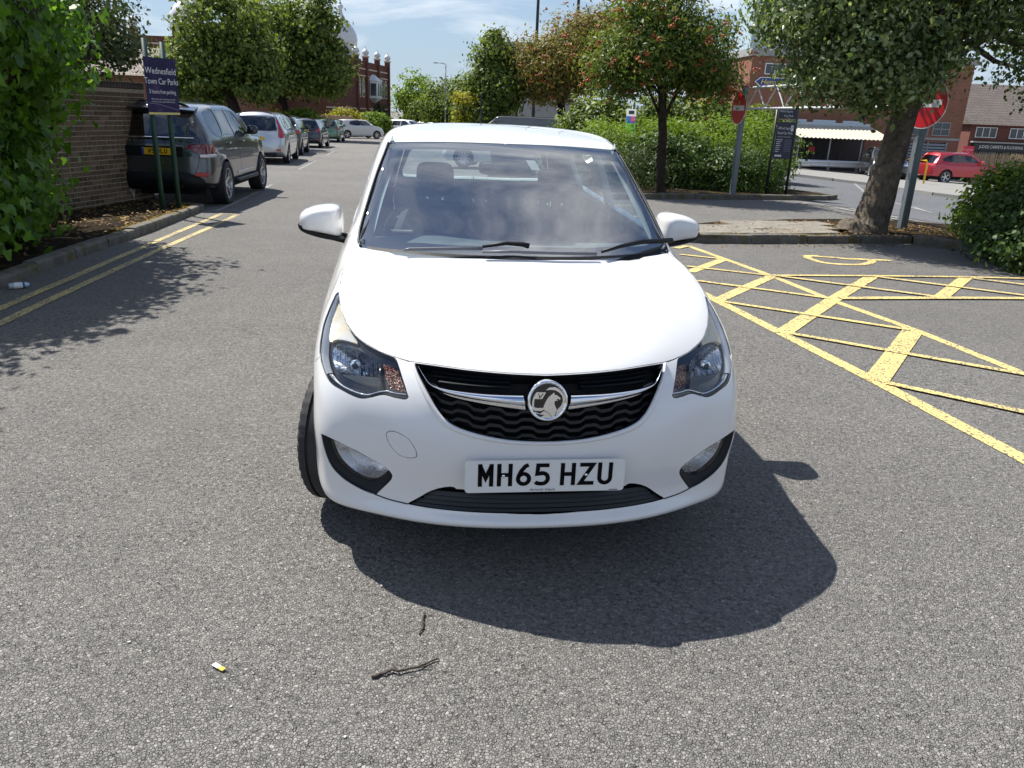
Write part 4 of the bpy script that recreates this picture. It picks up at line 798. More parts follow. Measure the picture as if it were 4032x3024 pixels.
    def ring(outer, inner, off, name, mat, par):
        uv = densify(outer, .2); uv2 = densify(inner, .2); n, m = len(uv), len(uv2)
        vo, _, fo, _, _, _ = delaunay_2d_cdt([Vector(p) for p in uv+uv2], [(i, (i+1) % n) for i in range(n)]+[(n+i, n+(i+1) % m) for i in range(m)], [], 0, 1e-7)
        UV = np.array([(p[0], p[1]) for p in vo]); F = np.array([f for f in fo if len(f) == 3]); ce = UV[F].mean(1); F = F[pip(uv, ce) & ~pip(uv2, ce)]
        V, N = sev(net, UV); return fix_normals(obj(name, V+N*off, F, mat, par))
    ring(outer, frit, -.008, 'black_border', simple('frit_black', (.008, .009, .014), .7, 0, 0, spec=.1), scr_o)
    nt = [(-u, v) for u, v in H['notchL']]+H['notchR']+[(.92, 15.02), (-.46, 15.02)]
    panel('sensor_cover', patch(net, nt, .2, -.009, .03), simple('sensor_cover', (.012, .014, .022), .25, 0, 0), scr_o)
    b = MB(); P3, N3 = sev(net, np.array([(.62, 14.25), (.5, 14.55), (.76, 14.55), (.86, 14.25)])); b.add([p-.0065*q for p, q in zip(P3, N3)], [(0, 1, 2, 3)]); b.build('sensor_window', M_INTGREY, scr_o)
    dome('rear_view_mirror', smooth_loop([(-.125, 1.29), (-.11, 1.315), (0, 1.32), (.10, 1.315), (.115, 1.29), (.10, 1.262), (0, 1.258), (-.11, 1.262)]), 1.42, [(.6, -.03), (.9, -.022), (1, -.005), (1, .012)], M_INTERIOR, root)
    # rubber trims each side of the screen
    for s in (1, -1):
        L = [(u, v) for u, v in H['screen_top'] if v < 15.05 and u > 2.5][2:-2]
        P3, N3 = sev(net, np.array([(s*u, v) for u, v in L])); MB().tube(P3+N3*.001, .006, 6).build('screen_trim', M_BLACK, root, True)
    # cowl and wipers
    P3, N3 = sev(net, np.array([(u, 11.75) for u in np.linspace(-3.6, 3.6, 30)])); P4, N4 = sev(net, np.array([(u, 12.05-.03*abs(u)) for u in np.linspace(-3.6, 3.6, 30)]))
    V = list(P3-N3*.012)+list(P4+N4*.001); obj('cowl', V, [(i, i+1, 31+i, 30+i) for i in range(29)], M_BLACK, root, True)
    for k in ('wa', 'wb'):
        w = empty('wiper', (0, 0, 0), 0, root)
        a, n_ = sev(net, np.array(H[k+'_arm'])); MB().tube([p+q*.030 for p, q in zip(a, n_)], [.011, .010, .008, .006], 8).build('wiper_arm', M_BLACK, w, True)
        a, n_ = sev(net, np.array(H[k+'_blade'])); MB().tube([p+q*.024 for p, q in zip(a, n_)], [.005, .0065, .0065, .0065], 8).build('wiper_blade', simple('wiper_grey', (.11, .12, .14), .45, 0, .1), w, True)
    # headlamps
    M_BEZ = simple('lamp_bezel', (.010, .011, .013), .22, 0, 0, coat=.6)
    tl_ = NT('lamp_reflector'); wv_ = tl_.n('ShaderNodeTexWave', i_Scale=19., i_Distortion=.8); tl_.l(tl_.coord(), wv_.inputs['Vector']); bm_ = tl_.bump(wv_.outputs[0], 1., .02); tl_.done(tl_.pbsdf((.82, .84, .87), .08, 1., bm_))
    tl_ = NT('indicator_prism'); v_ = tl_.voro(130); tl_.done(tl_.pbsdf(tl_.ramp(v_, [(0, (.55, .53, .50)), (.45, (.16, .05, .03)), (1, (.03, .015, .012))]), .12, .4, tl_.bump(v_, .8, .01)))
    tl_ = NT('upper_lamp_lining'); v_ = tl_.noise(14, 3); tl_.done(tl_.pbsdf(tl_.ramp(v_, [(.3, (.84, .84, .82)), (.50, (.86, .74, .50)), (.58, (.85, .80, .70)), (.72, (.78, .80, .80))]), .18, .35, tl_.bump(tl_.n('ShaderNodeTexWave', i_Scale=60., bands_direction='Y').outputs[0], .35, .004)))
    for s in (1, -1):
        mir = (lambda L: L) if s > 0 else mirror_poly
        hd = ring(mir(H['lamp']), mir(H['reflector']), -.030, 'headlamp', M_BEZ, root)
        # rim wall between the skin and the sunken bezel
        L = np.array(H['lamp']+[H['lamp'][0]])*np.array([s, 1]); A, NA = sev(net, L); n = len(L)
        V = list(A-NA*.003)+list(A-NA*.031); fix_normals(obj('housing_rim', V, [(i, i+1, n+i+1, n+i) for i in range(n-1)], M_BEZ, hd, True))
        # reflector bowl
        rf = np.array(H['reflector'])*np.array([s, 1]); A, NA = sev(net, rf); c = A.mean(0); nm = NA.mean(0); V = []; n = len(A)
        for f, d in ((1, .027), (.92, .045), (.75, .075), (.5, .10), (.22, .112)): V += [c+(p-c)*f-q*0-nm*0-(nm*0+q)*d for p, q in zip(A, NA)]
        F = [(k*n+i, k*n+(i+1) % n, (k+1)*n+(i+1) % n, (k+1)*n+i) for k in range(4) for i in range(n)]+[tuple(range(4*n, 5*n))]
        fix_normals(obj('reflector', V, F, MATS['lamp_reflector'], hd, True))
        q0 = c+np.array([s*.012, 0, .012])-nm*.05; dr_ = np.array([s*.10, -1, .05]); dr_ /= np.linalg.norm(dr_)
        b = MB(); b.tube([q0-dr_*.04, q0, q0+dr_*.012], [.020, .020, .017], 16); b.build('bulb_cap', M_CHROME, hd, True)
        b = MB(); b.tube([q0+dr_*.0125, q0+dr_*.014], [.011, .010], 14); b.build('bulb', simple('bulb_dark', (.05, .055, .06), .3, .3, 0), hd, True)
        def rs_(L, n):
            L = np.array(L); d_ = np.r_[0, np.cumsum(np.hypot(*np.diff(L, axis=0).T))]; t_ = np.linspace(0, d_[-1], n); return np.stack([np.interp(t_, d_, L[:, 0]), np.interp(t_, d_, L[:, 1])], -1)*np.array([s, 1])
        ribbon(net, rs_(H['lamp'][59:]+[H['lamp'][0]], 30), rs_(H['lamp_inner'][50:]+[H['lamp_inner'][0]], 30), [(0, -.006), (.5, -.010), (1, -.026)], 'clear_edge', simple('lamp_edge', (.42, .44, .46), .15, .5, .1), hd)
        panel('lower_shelf', patch(net, mir(H['lamp_shelf']), .1, -.033, .01), simple('lamp_shelf', (.05, .055, .06), .35, .2, .2, 30), hd)
        panel('side_indicator', patch(net, mir(H['side_indicator']), .1, -.024, .01), MATS['indicator_prism'], hd)
        panel('upper_lamp', patch(net, mir(H['upper_lamp']), .12, -.020, .014), MATS['upper_lamp_lining'], hd)
        sa, sb = [np.array(H[k])*np.array([s, 1]) for k in ('strip_a', 'strip_b')]
        ribbon(net, sa, sb, [(0, -.03), (.15, -.018), (.5, -.013), (.85, -.018), (1, -.03)], 'chrome_strip', M_CHROME, hd)
        P3, N3 = sev(net, np.array([(s*u, v) for u, v in [(2.62, 7.75), (2.62, 7.5), (2.57, 7.2), (2.55, 7.02)]])); MB().tube(P3-N3*.022, .006, 8).build('divider', M_BEZ, hd, True)
        panel('lens', patch(net, mir(H['lamp']), .16, -.0015, .004), M_LENS, hd)
    # grille
    gb = empty('grille', (0, 0, 0), 0, root)
    panel('backing', patch(net, gr, .16, -.06, .01), M_UNDER, gb)
    L = np.array(gr+[gr[0]]); A, NA = sev(net, L); n = len(L); fix_normals(obj('surround', list(A-NA*.001)+list(A-NA*.06), [(i, i+1, n+i+1, n+i) for i in range(n-1)], M_BLACK, gb, True))
    uvg, xg = np.array(gr), None
    def on_grille(x, z):
        r = net.inv([(abs(x), z)], (0, 2), (0, 2.6), (5, 8.4))[0]; return (math.copysign(r[0], x), r[1])
    xs = np.linspace(-.44, .44, 177)
    def step_wave(x):
        t = (x/.104+.5) % 1.0
        return (np.clip((t-.08)/.17, 0, 1)-np.clip((t-.58)/.17, 0, 1))
    grid_u = np.linspace(0, 2.4, 49); grid_v = np.linspace(5.4, 8.3, 60)
    UU, VV = np.meshgrid(grid_u, grid_v, indexing='ij'); GP = net.ev(UU.ravel(), VV.ravel())
    def quick_inv(x, z):
        k = np.argmin((GP[:, 0]-abs(x))**2+(GP[:, 2]-z)**2); u, v = UU.ravel()[k], VV.ravel()[k]
        for _ in range(4):
            e = 1e-3; q = net.ev(np.array([u, u+e, u]), np.array([v, v, v+e]))[:, [0, 2]]
            J = np.stack([(q[1]-q[0])/e, (q[2]-q[0])/e], 1); d = np.array([abs(x), z])-q[0]
            st = np.clip(np.linalg.lstsq(J, d, rcond=1e-3)[0], -.2, .2); u += st[0]; v += st[1]
        return (math.copysign(max(u, 0), x), v)
    for k in range(5):
        z0 = .655-.0265*k
        uv = np.array([quick_inv(x, z0+.30*x*x-.012*step_wave(x)+.004) for x in xs]); ins = pip(gr, uv)
        run = []
        for i in range(len(xs)+1):
            if i < len(xs) and ins[i]: run.append(i)
            elif run:
                if len(run) > 4:
                    P3, N3 = sev(net, uv[run]); V = []
                    for dz, dn in ((.0075, -.020), (.0055, -.012), (-.0055, -.012), (-.0075, -.020), (-.006, -.05), (.006, -.05)): V.append(P3-N3*0+np.array([0, 0, dz])+N3*dn)
                    n = len(run); F = [(a*n+i2, a*n+i2+1, ((a+1) % 6)*n+i2+1, ((a+1) % 6)*n+i2) for a in range(6) for i2 in range(n-1)]
                    o = obj('slat', np.vstack(V), F, simple('grille_slat', (.006, .009, .012), .4, 0, .1), gb); auto_smooth(fix_normals(o), 40)
                run = []
    for k in range(3):
        for s in (1, -1):
            uv = np.array([(s*u, 7.98-.17*k-.012*u*u+(.02 if k else 0)) for u in np.linspace(.52, 1.72-.06*k, 30)]); uv = uv[pip(gr, uv)]; P3, N3 = sev(net, uv); n = len(uv); V = []
            for dz, dn in ((.006, -.024), (-.002, -.014), (-.007, -.024), (0, -.05)): V.append(P3+np.array([0, 0, dz])+N3*dn)
            F = [(a*n+i2, a*n+i2+1, ((a+1) % 4)*n+i2+1, ((a+1) % 4)*n+i2) for a in range(4) for i2 in range(n-1)]
            auto_smooth(fix_normals(obj('slat', np.vstack(V), F, MATS['grille_slat'], gb)), 40)
    for s in (1, -1):
        ca, cb = [np.array(H[k])*np.array([s, 1]) for k in ('chrome_a', 'chrome_b')]
        ribbon(net, ca, cb, [(0, -.02), (.03, .004), (.2, .014), (.45, .017), (.62, .013), (.66, .006), (.85, .002), (.97, .0), (1, -.012)], 'chrome_bar', M_CHROME, gb)
    for s in (1, -1):   # bevelled lip of the bumper round the grille
        ga, gb_ = [np.array(H[k])*np.array([s, 1]) for k in ('gr_low', 'gr_out')]
        ribbon(net, ga, gb_, [(0, -.02), (.06, .003), (.22, .0075), (.55, .0065), (.85, .0025), (1, -.002)], 'grille_lip', M_HWHITE, root)
        P3, N3 = sev(net, np.array(H['lip_line'])*np.array([s, 1])); MB().tube(P3+N3*.0005, .0022, 6).build('lip_joint', M_BLACK, root, True)
    # badge
    bc = np.array([0, .030, .671]); tilt = R(9)
    def bfr(a, b_, h): return (bc[0]+a, bc[1]-h*math.cos(tilt)+b_*math.sin(tilt), bc[2]+b_*math.cos(tilt)+h*math.sin(tilt))
    bd = empty('badge', (0, 0, 0), 0, root)
    def ringm(name, prof, mat, n=48):
        V = [bfr(r_*math.cos(t), r_*math.sin(t), h) for r_, h in prof for t in np.linspace(0, 2*math.pi, n, endpoint=False)]
        F = [(a*n+i, a*n+(i+1) % n, (a+1)*n+(i+1) % n, (a+1)*n+i) for a in range(len(prof)-1) for i in range(n)]
        return fix_normals(obj(name, V, F, mat, bd, True))
    ringm('ring', [(.066, -.045), (.066, -.002), (.0645, .004), (.061, .0065), (.057, .005), (.054, -.001), (.053, -.006)], M_CHROME)
    ringm('disc', [(.0005, -.004), (.056, -.004)], M_GLOSSBLACK)
    k_ = .064/617
    def em(name, pts, h=.0015):
        b = MB(); poly = [((x-885)*k_, (860-y)*k_*.97) for x, y in pts]
        vo, _, fo, _, _, _ = delaunay_2d_cdt([Vector(p) for p in poly], [(i, (i+1) % len(poly)) for i in range(len(poly))], [], 0, 1e-7)
        UV = np.array([(p[0], p[1]) for p in vo]); F = np.array([f for f in fo if len(f) == 3]); F = F[pip(poly, UV[F].mean(1))]
        n = len(UV); V = [bfr(a, b2, h) for a, b2 in UV]+[bfr(a, b2, -.004) for a, b2 in UV]; m = len(poly)
        F2 = [tuple(f) for f in F]+[(i, (i+1) % m, n+(i+1) % m, n+i) for i in range(m)]
        return fix_normals(obj(name, V, F2, M_CHROME, bd))
    em('griffin_head', [(1085, 590), (1095, 665), (1180, 680), (1210, 715), (1275, 755), (1272, 832), (1235, 800), (1165, 795), (1200, 850), (1115, 862), (1095, 905), (1110, 1000), (1180, 1140), (1080, 1430), (940, 1250), (790, 1160), (760, 1050), (835, 870), (910, 740)])
    em('griffin_wing', [(820, 520), (930, 430), (1100, 420), (1230, 480), (1330, 590), (1400, 720), (1430, 900), (1390, 1080), (1290, 1250), (1130, 1390), (1190, 1145), (1300, 1020), (1360, 880), (1340, 720), (1250, 600), (1120, 520), (970, 500)])
    em('griffin_flag', [(540, 580), (830, 585), (715, 795), (480, 795), (470, 880), (465, 1040), (500, 1070), (570, 1085), (770, 1080), (785, 1130), (700, 1180), (500, 1175), (400, 1120), (345, 1040), (410, 1020), (410, 880), (440, 760), (490, 650)])
    em('griffin_feet', [(440, 1235), (500, 1205), (660, 1272), (780, 1180), (930, 1262), (1040, 1400), (900, 1440), (640, 1400), (800, 1310), (660, 1290)])
    b = MB()
    for v, f in (stroke([(600, 625), (640, 760), (745, 625)], 26),): b.add([bfr((x-885)*k_, (860-y)*k_*.97, .0022) for x, y in v], f)
    b.build('letter', MATS['plate_black'], bd)
    b = MB()
    for i, ch in enumerate('VAUXHALL'):
        t = R(142-i*104/7); v, f = text_mesh(ch, .0085)
        b.add([bfr(.0572*math.cos(t)+p[0]*math.sin(t)+p[1]*math.cos(t), .0572*math.sin(t)-p[0]*math.cos(t)+p[1]*math.sin(t), .0068) for p in v], f)
    b.build('lettering', simple('badge_letters', (.10, .13, .17), .4, .5, 0), bd)
    # lower grille
    lo = empty('lower_grille', (0, 0, 0), 0, root)
    panel('backing', patch(net, lg, .16, -.05, .01), M_UNDER, lo)
    L = np.array(lg+[lg[0]]); A, NA = sev(net, L); n = len(L); fix_normals(obj('surround', list(A-NA*.001)+list(A-NA*.05), [(i, i+1, n+i+1, n+i) for i in range(n-1)], M_BLACK, lo, True))
    for k in range(4):
        uv = np.array([(u, 3.02+.21*k+.004*u*u) for u in np.linspace(-2.1, 2.1, 60)]); uv = uv[pip(lg, uv)]; P3, N3 = sev(net, uv); n = len(uv); V = []
        for dz, dn in ((.007, -.016), (-.005, -.008), (-.009, -.016), (0, -.045)): V.append(P3+np.array([0, 0, dz])+N3*dn)
        F = [(a*n+i2, a*n+i2+1, ((a+1) % 4)*n+i2+1, ((a+1) % 4)*n+i2) for a in range(4) for i2 in range(n-1)]
        auto_smooth(fix_normals(obj('slat', np.vstack(V), F, MATS['grille_slat'], lo)), 40)
    # fog lamps
    tl_ = NT('fog_reflector'); tl_.done(tl_.pbsdf((.84, .84, .85), .05, 1., tl_.bump(tl_.n('ShaderNodeTexWave', i_Scale=26., i_Distortion=2.).outputs[0], .5, .012)))
    _fc = np.array(H['fog_lens']).mean(0); H['fog_lens'] = [tuple(_fc+(np.array(q)-_fc)*1.13) for q in H['fog_lens']]
    for s in (1, -1):
        mir = (lambda L: L) if s > 0 else mirror_poly
        fo_ = empty('fog_lamp', (0, 0, 0), 0, root)
        L = np.array(H['fog']+[H['fog'][0]])*np.array([s, 1]); A, NA = sev(net, L); n = len(L); c = np.array(H['fog_lens']).mean(0)*np.array([s, 1])
        Lr = np.array(H['fog_lens'])*np.array([s, 1]); ci = Lr.mean(0)
        inner = []
        for q in L:   # matching point on the lens rim
            d = q-ci; t_ = [((e-ci)@d)/(np.linalg.norm(e-ci)*np.linalg.norm(d)+1e-9) for e in Lr]; inner.append(ci+(Lr[int(np.argmax(t_))]-ci)*1.04)
        B, NB = sev(net, np.array(inner)); V = []
        for f, d0, d1 in ((0, .001, 0), (.10, .008, 0), (.5, .014, .02), (.95, .020, .03), (1., .034, .045)):
            V.append(A*(1-f)+B*f-(NA*(1-f)+NB*f)*(d0))
        F = [(a*n+i, a*n+i+1, (a+1)*n+i+1, (a+1)*n+i) for a in range(4) for i in range(n-1)]
        auto_smooth(fix_normals(obj('surround', np.vstack(V), F, M_BLACK, fo_, True)), 50)
        A, NA = sev(net, Lr); cc = A.mean(0); n = len(A); V = []
        for f, d in ((1.03, .036), (.8, .062), (.4, .078), (.1, .08)): V += [cc+(p-cc)*f-q*d for p, q in zip(A, NA)]
        fix_normals(obj('reflector', V, [(k*n+i, k*n+(i+1) % n, (k+1)*n+(i+1) % n, (k+1)*n+i) for k in range(3) for i in range(n)]+[tuple(range(3*n, 4*n))], MATS['fog_reflector'], fo_, True))
        panel('lens', patch(net, mir(H['fog_lens']), .14, -.020, .004), M_LENS, fo_)
    panel('tow_cover', patch(net, mirror_poly(H['tow']), .12, .0, .01), M_HWHITE, root)
    # plate
    pf = lambda a, b_, h: (a, -.008-h, .4295+b_)
    pl = plate(root, 'MH65 HZU', (.52, .111), pf, MATS['plate_white'])
    lettering('dealer_name', [('Arnold Clark', 0, -.0475, .0115, 1.35, 'CENTER')], simple('dealer_blue', (.01, .012, .03), .4, 0, 0), pl, lambda a, b_: (a+.18*b_, -.0155, .4295+b_))
    b = MB(); b.box((.225, -.0152, .378), (.028, .0008, .002))
    b.build('standard_mark', MATS['plate_black'], pl)
    for sx in (-.137, .132): b = MB(); b.lathe([(.0005, -.0025), (.004, -.0025), (.0055, 0)], 10, 'y', (sx, -.0145, .432)); b.build('screw', M_CHROME, pl, True)
    # door mirrors
    ol = [(.936, 1.044), (.927, 1.068), (.905, 1.085), (.866, 1.099), (.818, 1.107), (.785, 1.106), (.763, 1.098), (.751, 1.083), (.745, 1.05), (.743, 1.01), (.748, .978), (.760, .968), (.80, .974), (.86, .986), (.914, .995), (.931, 1.008)]
    for s in (1, -1):
        h = empty('door_mirror', (0, 0, 0), 0, root); o2 = [(s*x, z) for x, z in smooth_loop(ol, 3)]
        cap = dome('mirror_cap', o2, 1.40, [(.55, -.070), (.72, -.062), (.86, -.047), (.95, -.026), (.99, 0), (1., .03), (1.0, .085), (.97, .092)], M_HWHITE, h)
        dome('mirror_glass', o2, 1.40, [(.92, .096), (.92, .0965)], M_CHROME, h)
        lo_ = [(s*x, z) for x, z in smooth_loop([(.938, 1.02), (.932, .998), (.90, .980), (.84, .963), (.78, .952), (.735, .942), (.728, .955), (.76, .972), (.82, .980), (.86, .988), (.89, 1.010), (.92, 1.026)], 3)]
        dome('mirror_base', lo_, 1.40, [(.80, -.046), (.95, -.035), (1.015, -.01), (1.03, .04), (1.0, .088)], M_BLACK, h)
        b = MB(); b.tube([(s*.76, 1.45, .957), (s*.72, 1.44, .95), (s*.685, 1.42, .955)], [.022, .026, .03], 10); b.build('mirror_arm', M_BLACK, h, True)
    # wheels: front pair steered
    for s in (1, -1):
        make_wheel(root, (s*.690, .745, .287), .287, .185, .19, M_ALLOY, 5, R(-17), s, True, twin=True)
        make_wheel(root, (s*.700, 3.13, .287), .287, .185, .19, M_ALLOY, 5, 0, s, False, twin=True)
    # underside and engine bay (keeps daylight out of the shell)
    b = MB(); b.box((0, 1.9, .225), (1.36, 2.9, .05)); b.box((0, .56, .45), (.80, .62, .50)); b.box((0, .98, .72), (1.25, .06, .50)); b.build('underbody', M_UNDER, root)
    for yy in (.745, 3.13):
        for s in (1, -1):
            b = MB(); L = [(yy+.335*math.cos(t), .285+.335*math.sin(t)) for t in np.linspace(-.3, math.pi+.3, 18)]; n = len(L)
            V = [(s*.765, y, z) for y, z in L]+[(s*.46, y, z) for y, z in L]; F = [(i, i+1, n+i+1, n+i) for i in range(n-1)]+[tuple(range(n, 2*n))]
            obj('arch_liner', V, F, M_UNDER, root)
    # cabin
    for s in (1, -1):
        panel('door_trim', patch(net, [(s*u, v) for u, v in [(6.8, 4), (12.6, 4), (12.6, 11.6), (6.6, 11.6)]], .45, -.045, .01), M_INTERIOR, root)
        panel('pillar_trim', patch(net, [(s*u, v) for u, v in [(3.75, 12.25), (6.9, 12.2), (7.1, 13.2), (7.0, 14.9), (3.8, 14.9)]], .35, 0, .0, vec=(-.022, .012, -.012)), M_INTGREY, root)
    panel('headliner', patch(net, [(-14, 15.7), (14, 15.7), (14, 16.98), (-14, 16.98)], .5, 0, .0, vec=(0, 0, -.03)), M_INTGREY, root)
    prof = [(.93, .955), (1.05, .975), (1.22, .985), (1.36, .97), (1.42, .93), (1.44, .86), (1.40, .70), (1.30, .5)]
    V = []; xs = np.linspace(-.66, .66, 25)
    for y, z in prof: V += [(x, y+.02*abs(x), z+.02*math.exp(-((x+.36)/.17)**2)*(1 if 1.1 < y < 1.45 else .2)) for x in xs]
    obj('dashboard', V, [(a*25+i, a*25+i+1, (a+1)*25+i+1, (a+1)*25+i) for a in range(7) for i in range(24)], simple('dash_plastic', (.15, .168, .172), .5, 0, .15, 15, .2, 260), root, True)
    sw = empty('steering_wheel', (-.37, 1.53, .97), 0, root); sw.rotation_euler = (R(-62), 0, 0)
    b = MB(); b.tube([(.178*math.cos(t), .178*math.sin(t), 0) for t in np.linspace(0, 2*math.pi, 33)], .0155, 8); b.tube([(-.17, 0, 0), (.17, 0, 0)], .016, 8); b.tube([(0, 0, 0), (0, -.17, 0)], .018, 8); b.lathe([(.001, .03), (.05, .028), (.062, 0), (.06, -.03)], 20); b.build('rim', M_INTERIOR, sw, True)
    def seat(x, y, w, hgt, rear=False):
        e = empty('rear_seat' if rear else 'front_seat', (x, y, .26), 0, root)
        b = MB(); b.box((0, -.26, .16), (w, .52, .20), 0, .05); b.build('cushion', M_SEAT, e)
        V = []; F = []
        rings = [(.0, .20, 1.), (.05, .40, 1.02), (.09, .62, .95), (.12, hgt-.06, .74), (.125, hgt, .60)]
        for dy, z, f in rings:
            for a, b2 in ((-.5, -.03), (-.42, -.085), (-.3, -.05), (.3, -.05), (.42, -.085), (.5, -.03), (.46, .06), (-.46, .06)): V.append((a*w*f, dy+b2, z))
        n = 8
        for k in range(4):
            for i in range(n): F.append((k*n+i, k*n+(i+1) % n, (k+1)*n+(i+1) % n, (k+1)*n+i))
        F.append(tuple(range(4*n, 5*n))); auto_smooth(fix_normals(obj('backrest', V, F, M_SEAT, e, True)), 60)
        for hx in ((0,) if not rear else (-.34, 0, .34)):
            hw, hh = (.145, .155) if not rear else (.10, .10)
            dome('headrest', [(hx+a, hgt+.05+hh*.5+c_) for a, c_ in smooth_loop([(-hw*.62, -hh*.5), (0, -hh*.53), (hw*.62, -hh*.5), (hw*.68, 0), (hw*.58, hh*.46), (0, hh*.53), (-hw*.58, hh*.46), (-hw*.68, 0)])], .10, [(.8, -.05), (.95, -.04), (1, -.01), (1, .03), (.9, .05)], M_SEAT, e)
            for q in (-.04, .04): MB().tube([(hx+q, .12, hgt-.05), (hx+q, .11, hgt+.07)], .006, 6).build('post', M_CHROME, e, True)
    seat(-.31, 1.93, .50, .80); seat(.35, 1.98, .50, .78); seat(0, 2.78, 1.22, .70, True)
    # aerial
    b = MB(); b.lathe([(.02, -.012), (.018, .005), (.007, .02), (.004, .04)], 12, 'z', (0, 2.95, 1.452)); b.build('aerial_base', M_BLACK, root, True)
    a = []; 
    for k in range(60): a.append((.0, 2.95-.0+.035*k/59, 1.48+.155*k/59))
    MB().tube(a, [.0052 if k % 6 < 3 else .0036 for k in range(60)], 8).build('aerial', M_BLACK, root, True)
    return root
HERO = build_hero()

# ---------------------------------------------------------------- the other cars
def gen_net(p):
    L, W, Hh = p['L'], p['W']/2, p['H']; yc, zc = p['cowl']; yt, zt = p['wtop']; yr, zr = p['rtop']; yb, zb = p['rbase']; zn = p['nose']; belt = p['belt']; wr = p['wroof']; fa, ra = p['fa'], p['ra']
    s = p.get('sill', .22); tail = p.get('tail', .0); fr = p.get('round', .16)
    front = [(.16, s), (.05, s+.06), (.0, .42), (.02, .60), (.09, zn), (.09+(yc-.09)*.55, zn+(zc-zn)*.66), (yc, zc), (yc+(yt-yc)*.36, zc+(zt-zc)*.40), (yc+(yt-yc)*.72, zc+(zt-zc)*.76), (yt, zt), (yt+.35, Hh-.02), ((yt+yr)/2-.3, Hh)]
    xk = [.80, .86, .88, .90, .89, .87, .84, .79, .74, wr/W*.93, wr/W*.72, 0]
    yk = [fr*1.8, fr*1.5, fr*1.35, fr*1.5, fr*2.2, None, None, None, None, None, None, None]
    cols = []
    for f, q in ((0, 0), (.55, .25), (1, 1)):
        c = []
        for j, (y, z) in enumerate(front):
            dy = (yk[j]-.0 if yk[j] is not None else (.10 if j < 9 else .05))*q; dz = (.05 if j in (4, 5) else .0)*q-(.012 if 8 < j < 11 else 0)*q
            c.append((xk[j]*W*f if j < 11 else 0, y+dy, z+dz))
        cols.append(c)
    zs = [s, s+.06, .44, .62, .62+(belt-.62)*.45, .62+(belt-.62)*.78, belt]; xf = [.93, .965, .985, 1., .99, .965, .925]
    def side(y, ztop=None, ys=None, xw=1., top=None, bz=0.):
        c = [(W*xf[j]*xw, (ys[j] if ys else y), zs[j]+(bz if j > 4 else 0)) for j in range(7)]
        return c+top
    def top(y, y2, ym, zr_=None, w=1.):
        z9 = zr_ or zt; x6 = W*.925; z6 = belt
        return [(x6+(wr*w-x6)*f*.92, y+(y2-y)*f, z6+(z9-z6)*f) for f in (.38, .76)]+[(wr*w, y2, z9), (wr*.72*w, (y2+ym)/2, Hh-.03), (0, ym, Hh)]
    bunch = lambda k: [(W*(.86+.03*k), yc+.10+.05*k, zc-.005), (W*(.81+.035*k), yc+(yt-yc)*.36+.10+.04*k, zc+(zt-zc)*.40), (W*(.755+.03*k), yc+(yt-yc)*.72+.10+.04*k, zc+(zt-zc)*.76), (wr*(.95+.02*k), yt+.07+.05*k, zt), (wr*.72, yt+.38+.03*k, Hh-.025), (0, (yt+yr)/2-.27+.03*k, Hh)]
    c = side(fa*.5, ys=[fa*.55]*4+[fa*.62, fa*.95, yc], xw=.97, top=bunch(0)[1:]); c[6] = bunch(0)[0]; c[5] = (W*.89, fa*.95, zn+(zc-zn)*.55); c[4] = (W*.935, fa*.62, zn+.02); cols.append(c)
    c = side(fa, ys=[fa]*5+[fa+.15, yc+.1], top=bunch(1)[1:]); c[6] = bunch(1)[0]; c[5] = (W*.915, fa+.2, zn+(zc-zn)*.8); c[4] = (W*.965, fa, zn+.03); cols.append(c)
    c = side(yc+.22, top=bunch(2)[1:]); c[6] = (W*.92, yc+.20, belt-.01); cols.append(c)
    ya = yt+.25; ym = (yt+yr)/2
    for y in (ya, (ya+yr-.5)/2+.1, min(ra-.35, yr-.2)):
        cols.append(side(y, top=top(y, y, ym if False else min(max(y, yt+.3), yr-.3), max(zt, Hh-.07))))
    cols.append(side(ra, top=top(ra, min(ra, yr-.08), yr-.32, zr+(Hh-.07-zr)*.3)))
    yo = L-(L-ra)*.42
    cols.append(side(yo, ys=[yo-.02]*7, xw=.975, top=top(yo, yr-.02, yr-.22, zr-.01, .97)))
    rear = [(L-.16, s+.04), (L-.05, s+.10), (L-.0, .45), (L-.01, .62), (L-.03-tail*.3, zs[4]), (L-.05-tail*.7, zs[5]), (yb, zb), (yb+(yr-yb)*.38, zb+(zr-zb)*.38), (yb+(yr-yb)*.76, zb+(zr-zb)*.76), (yr, zr), (yr-.16, Hh-.02), (yr-.3, Hh-.004)]
    xr = [.80, .84, .87, .88, .87, .85, .82, wr/W*1.02, wr/W*.96, wr/W*.90, wr/W*.66, 0]
    for f, q in ((1, 1), (.55, .22), (0, 0)):
        cols.append([(xr[j]*W*f if j < 11 else 0, y-(.13 if j < 7 else .09)*q, z-(.012 if j == 9 else 0)*q) for j, (y, z) in enumerate(rear)])
    return Net(cols, 1)
CAR_N = [0]
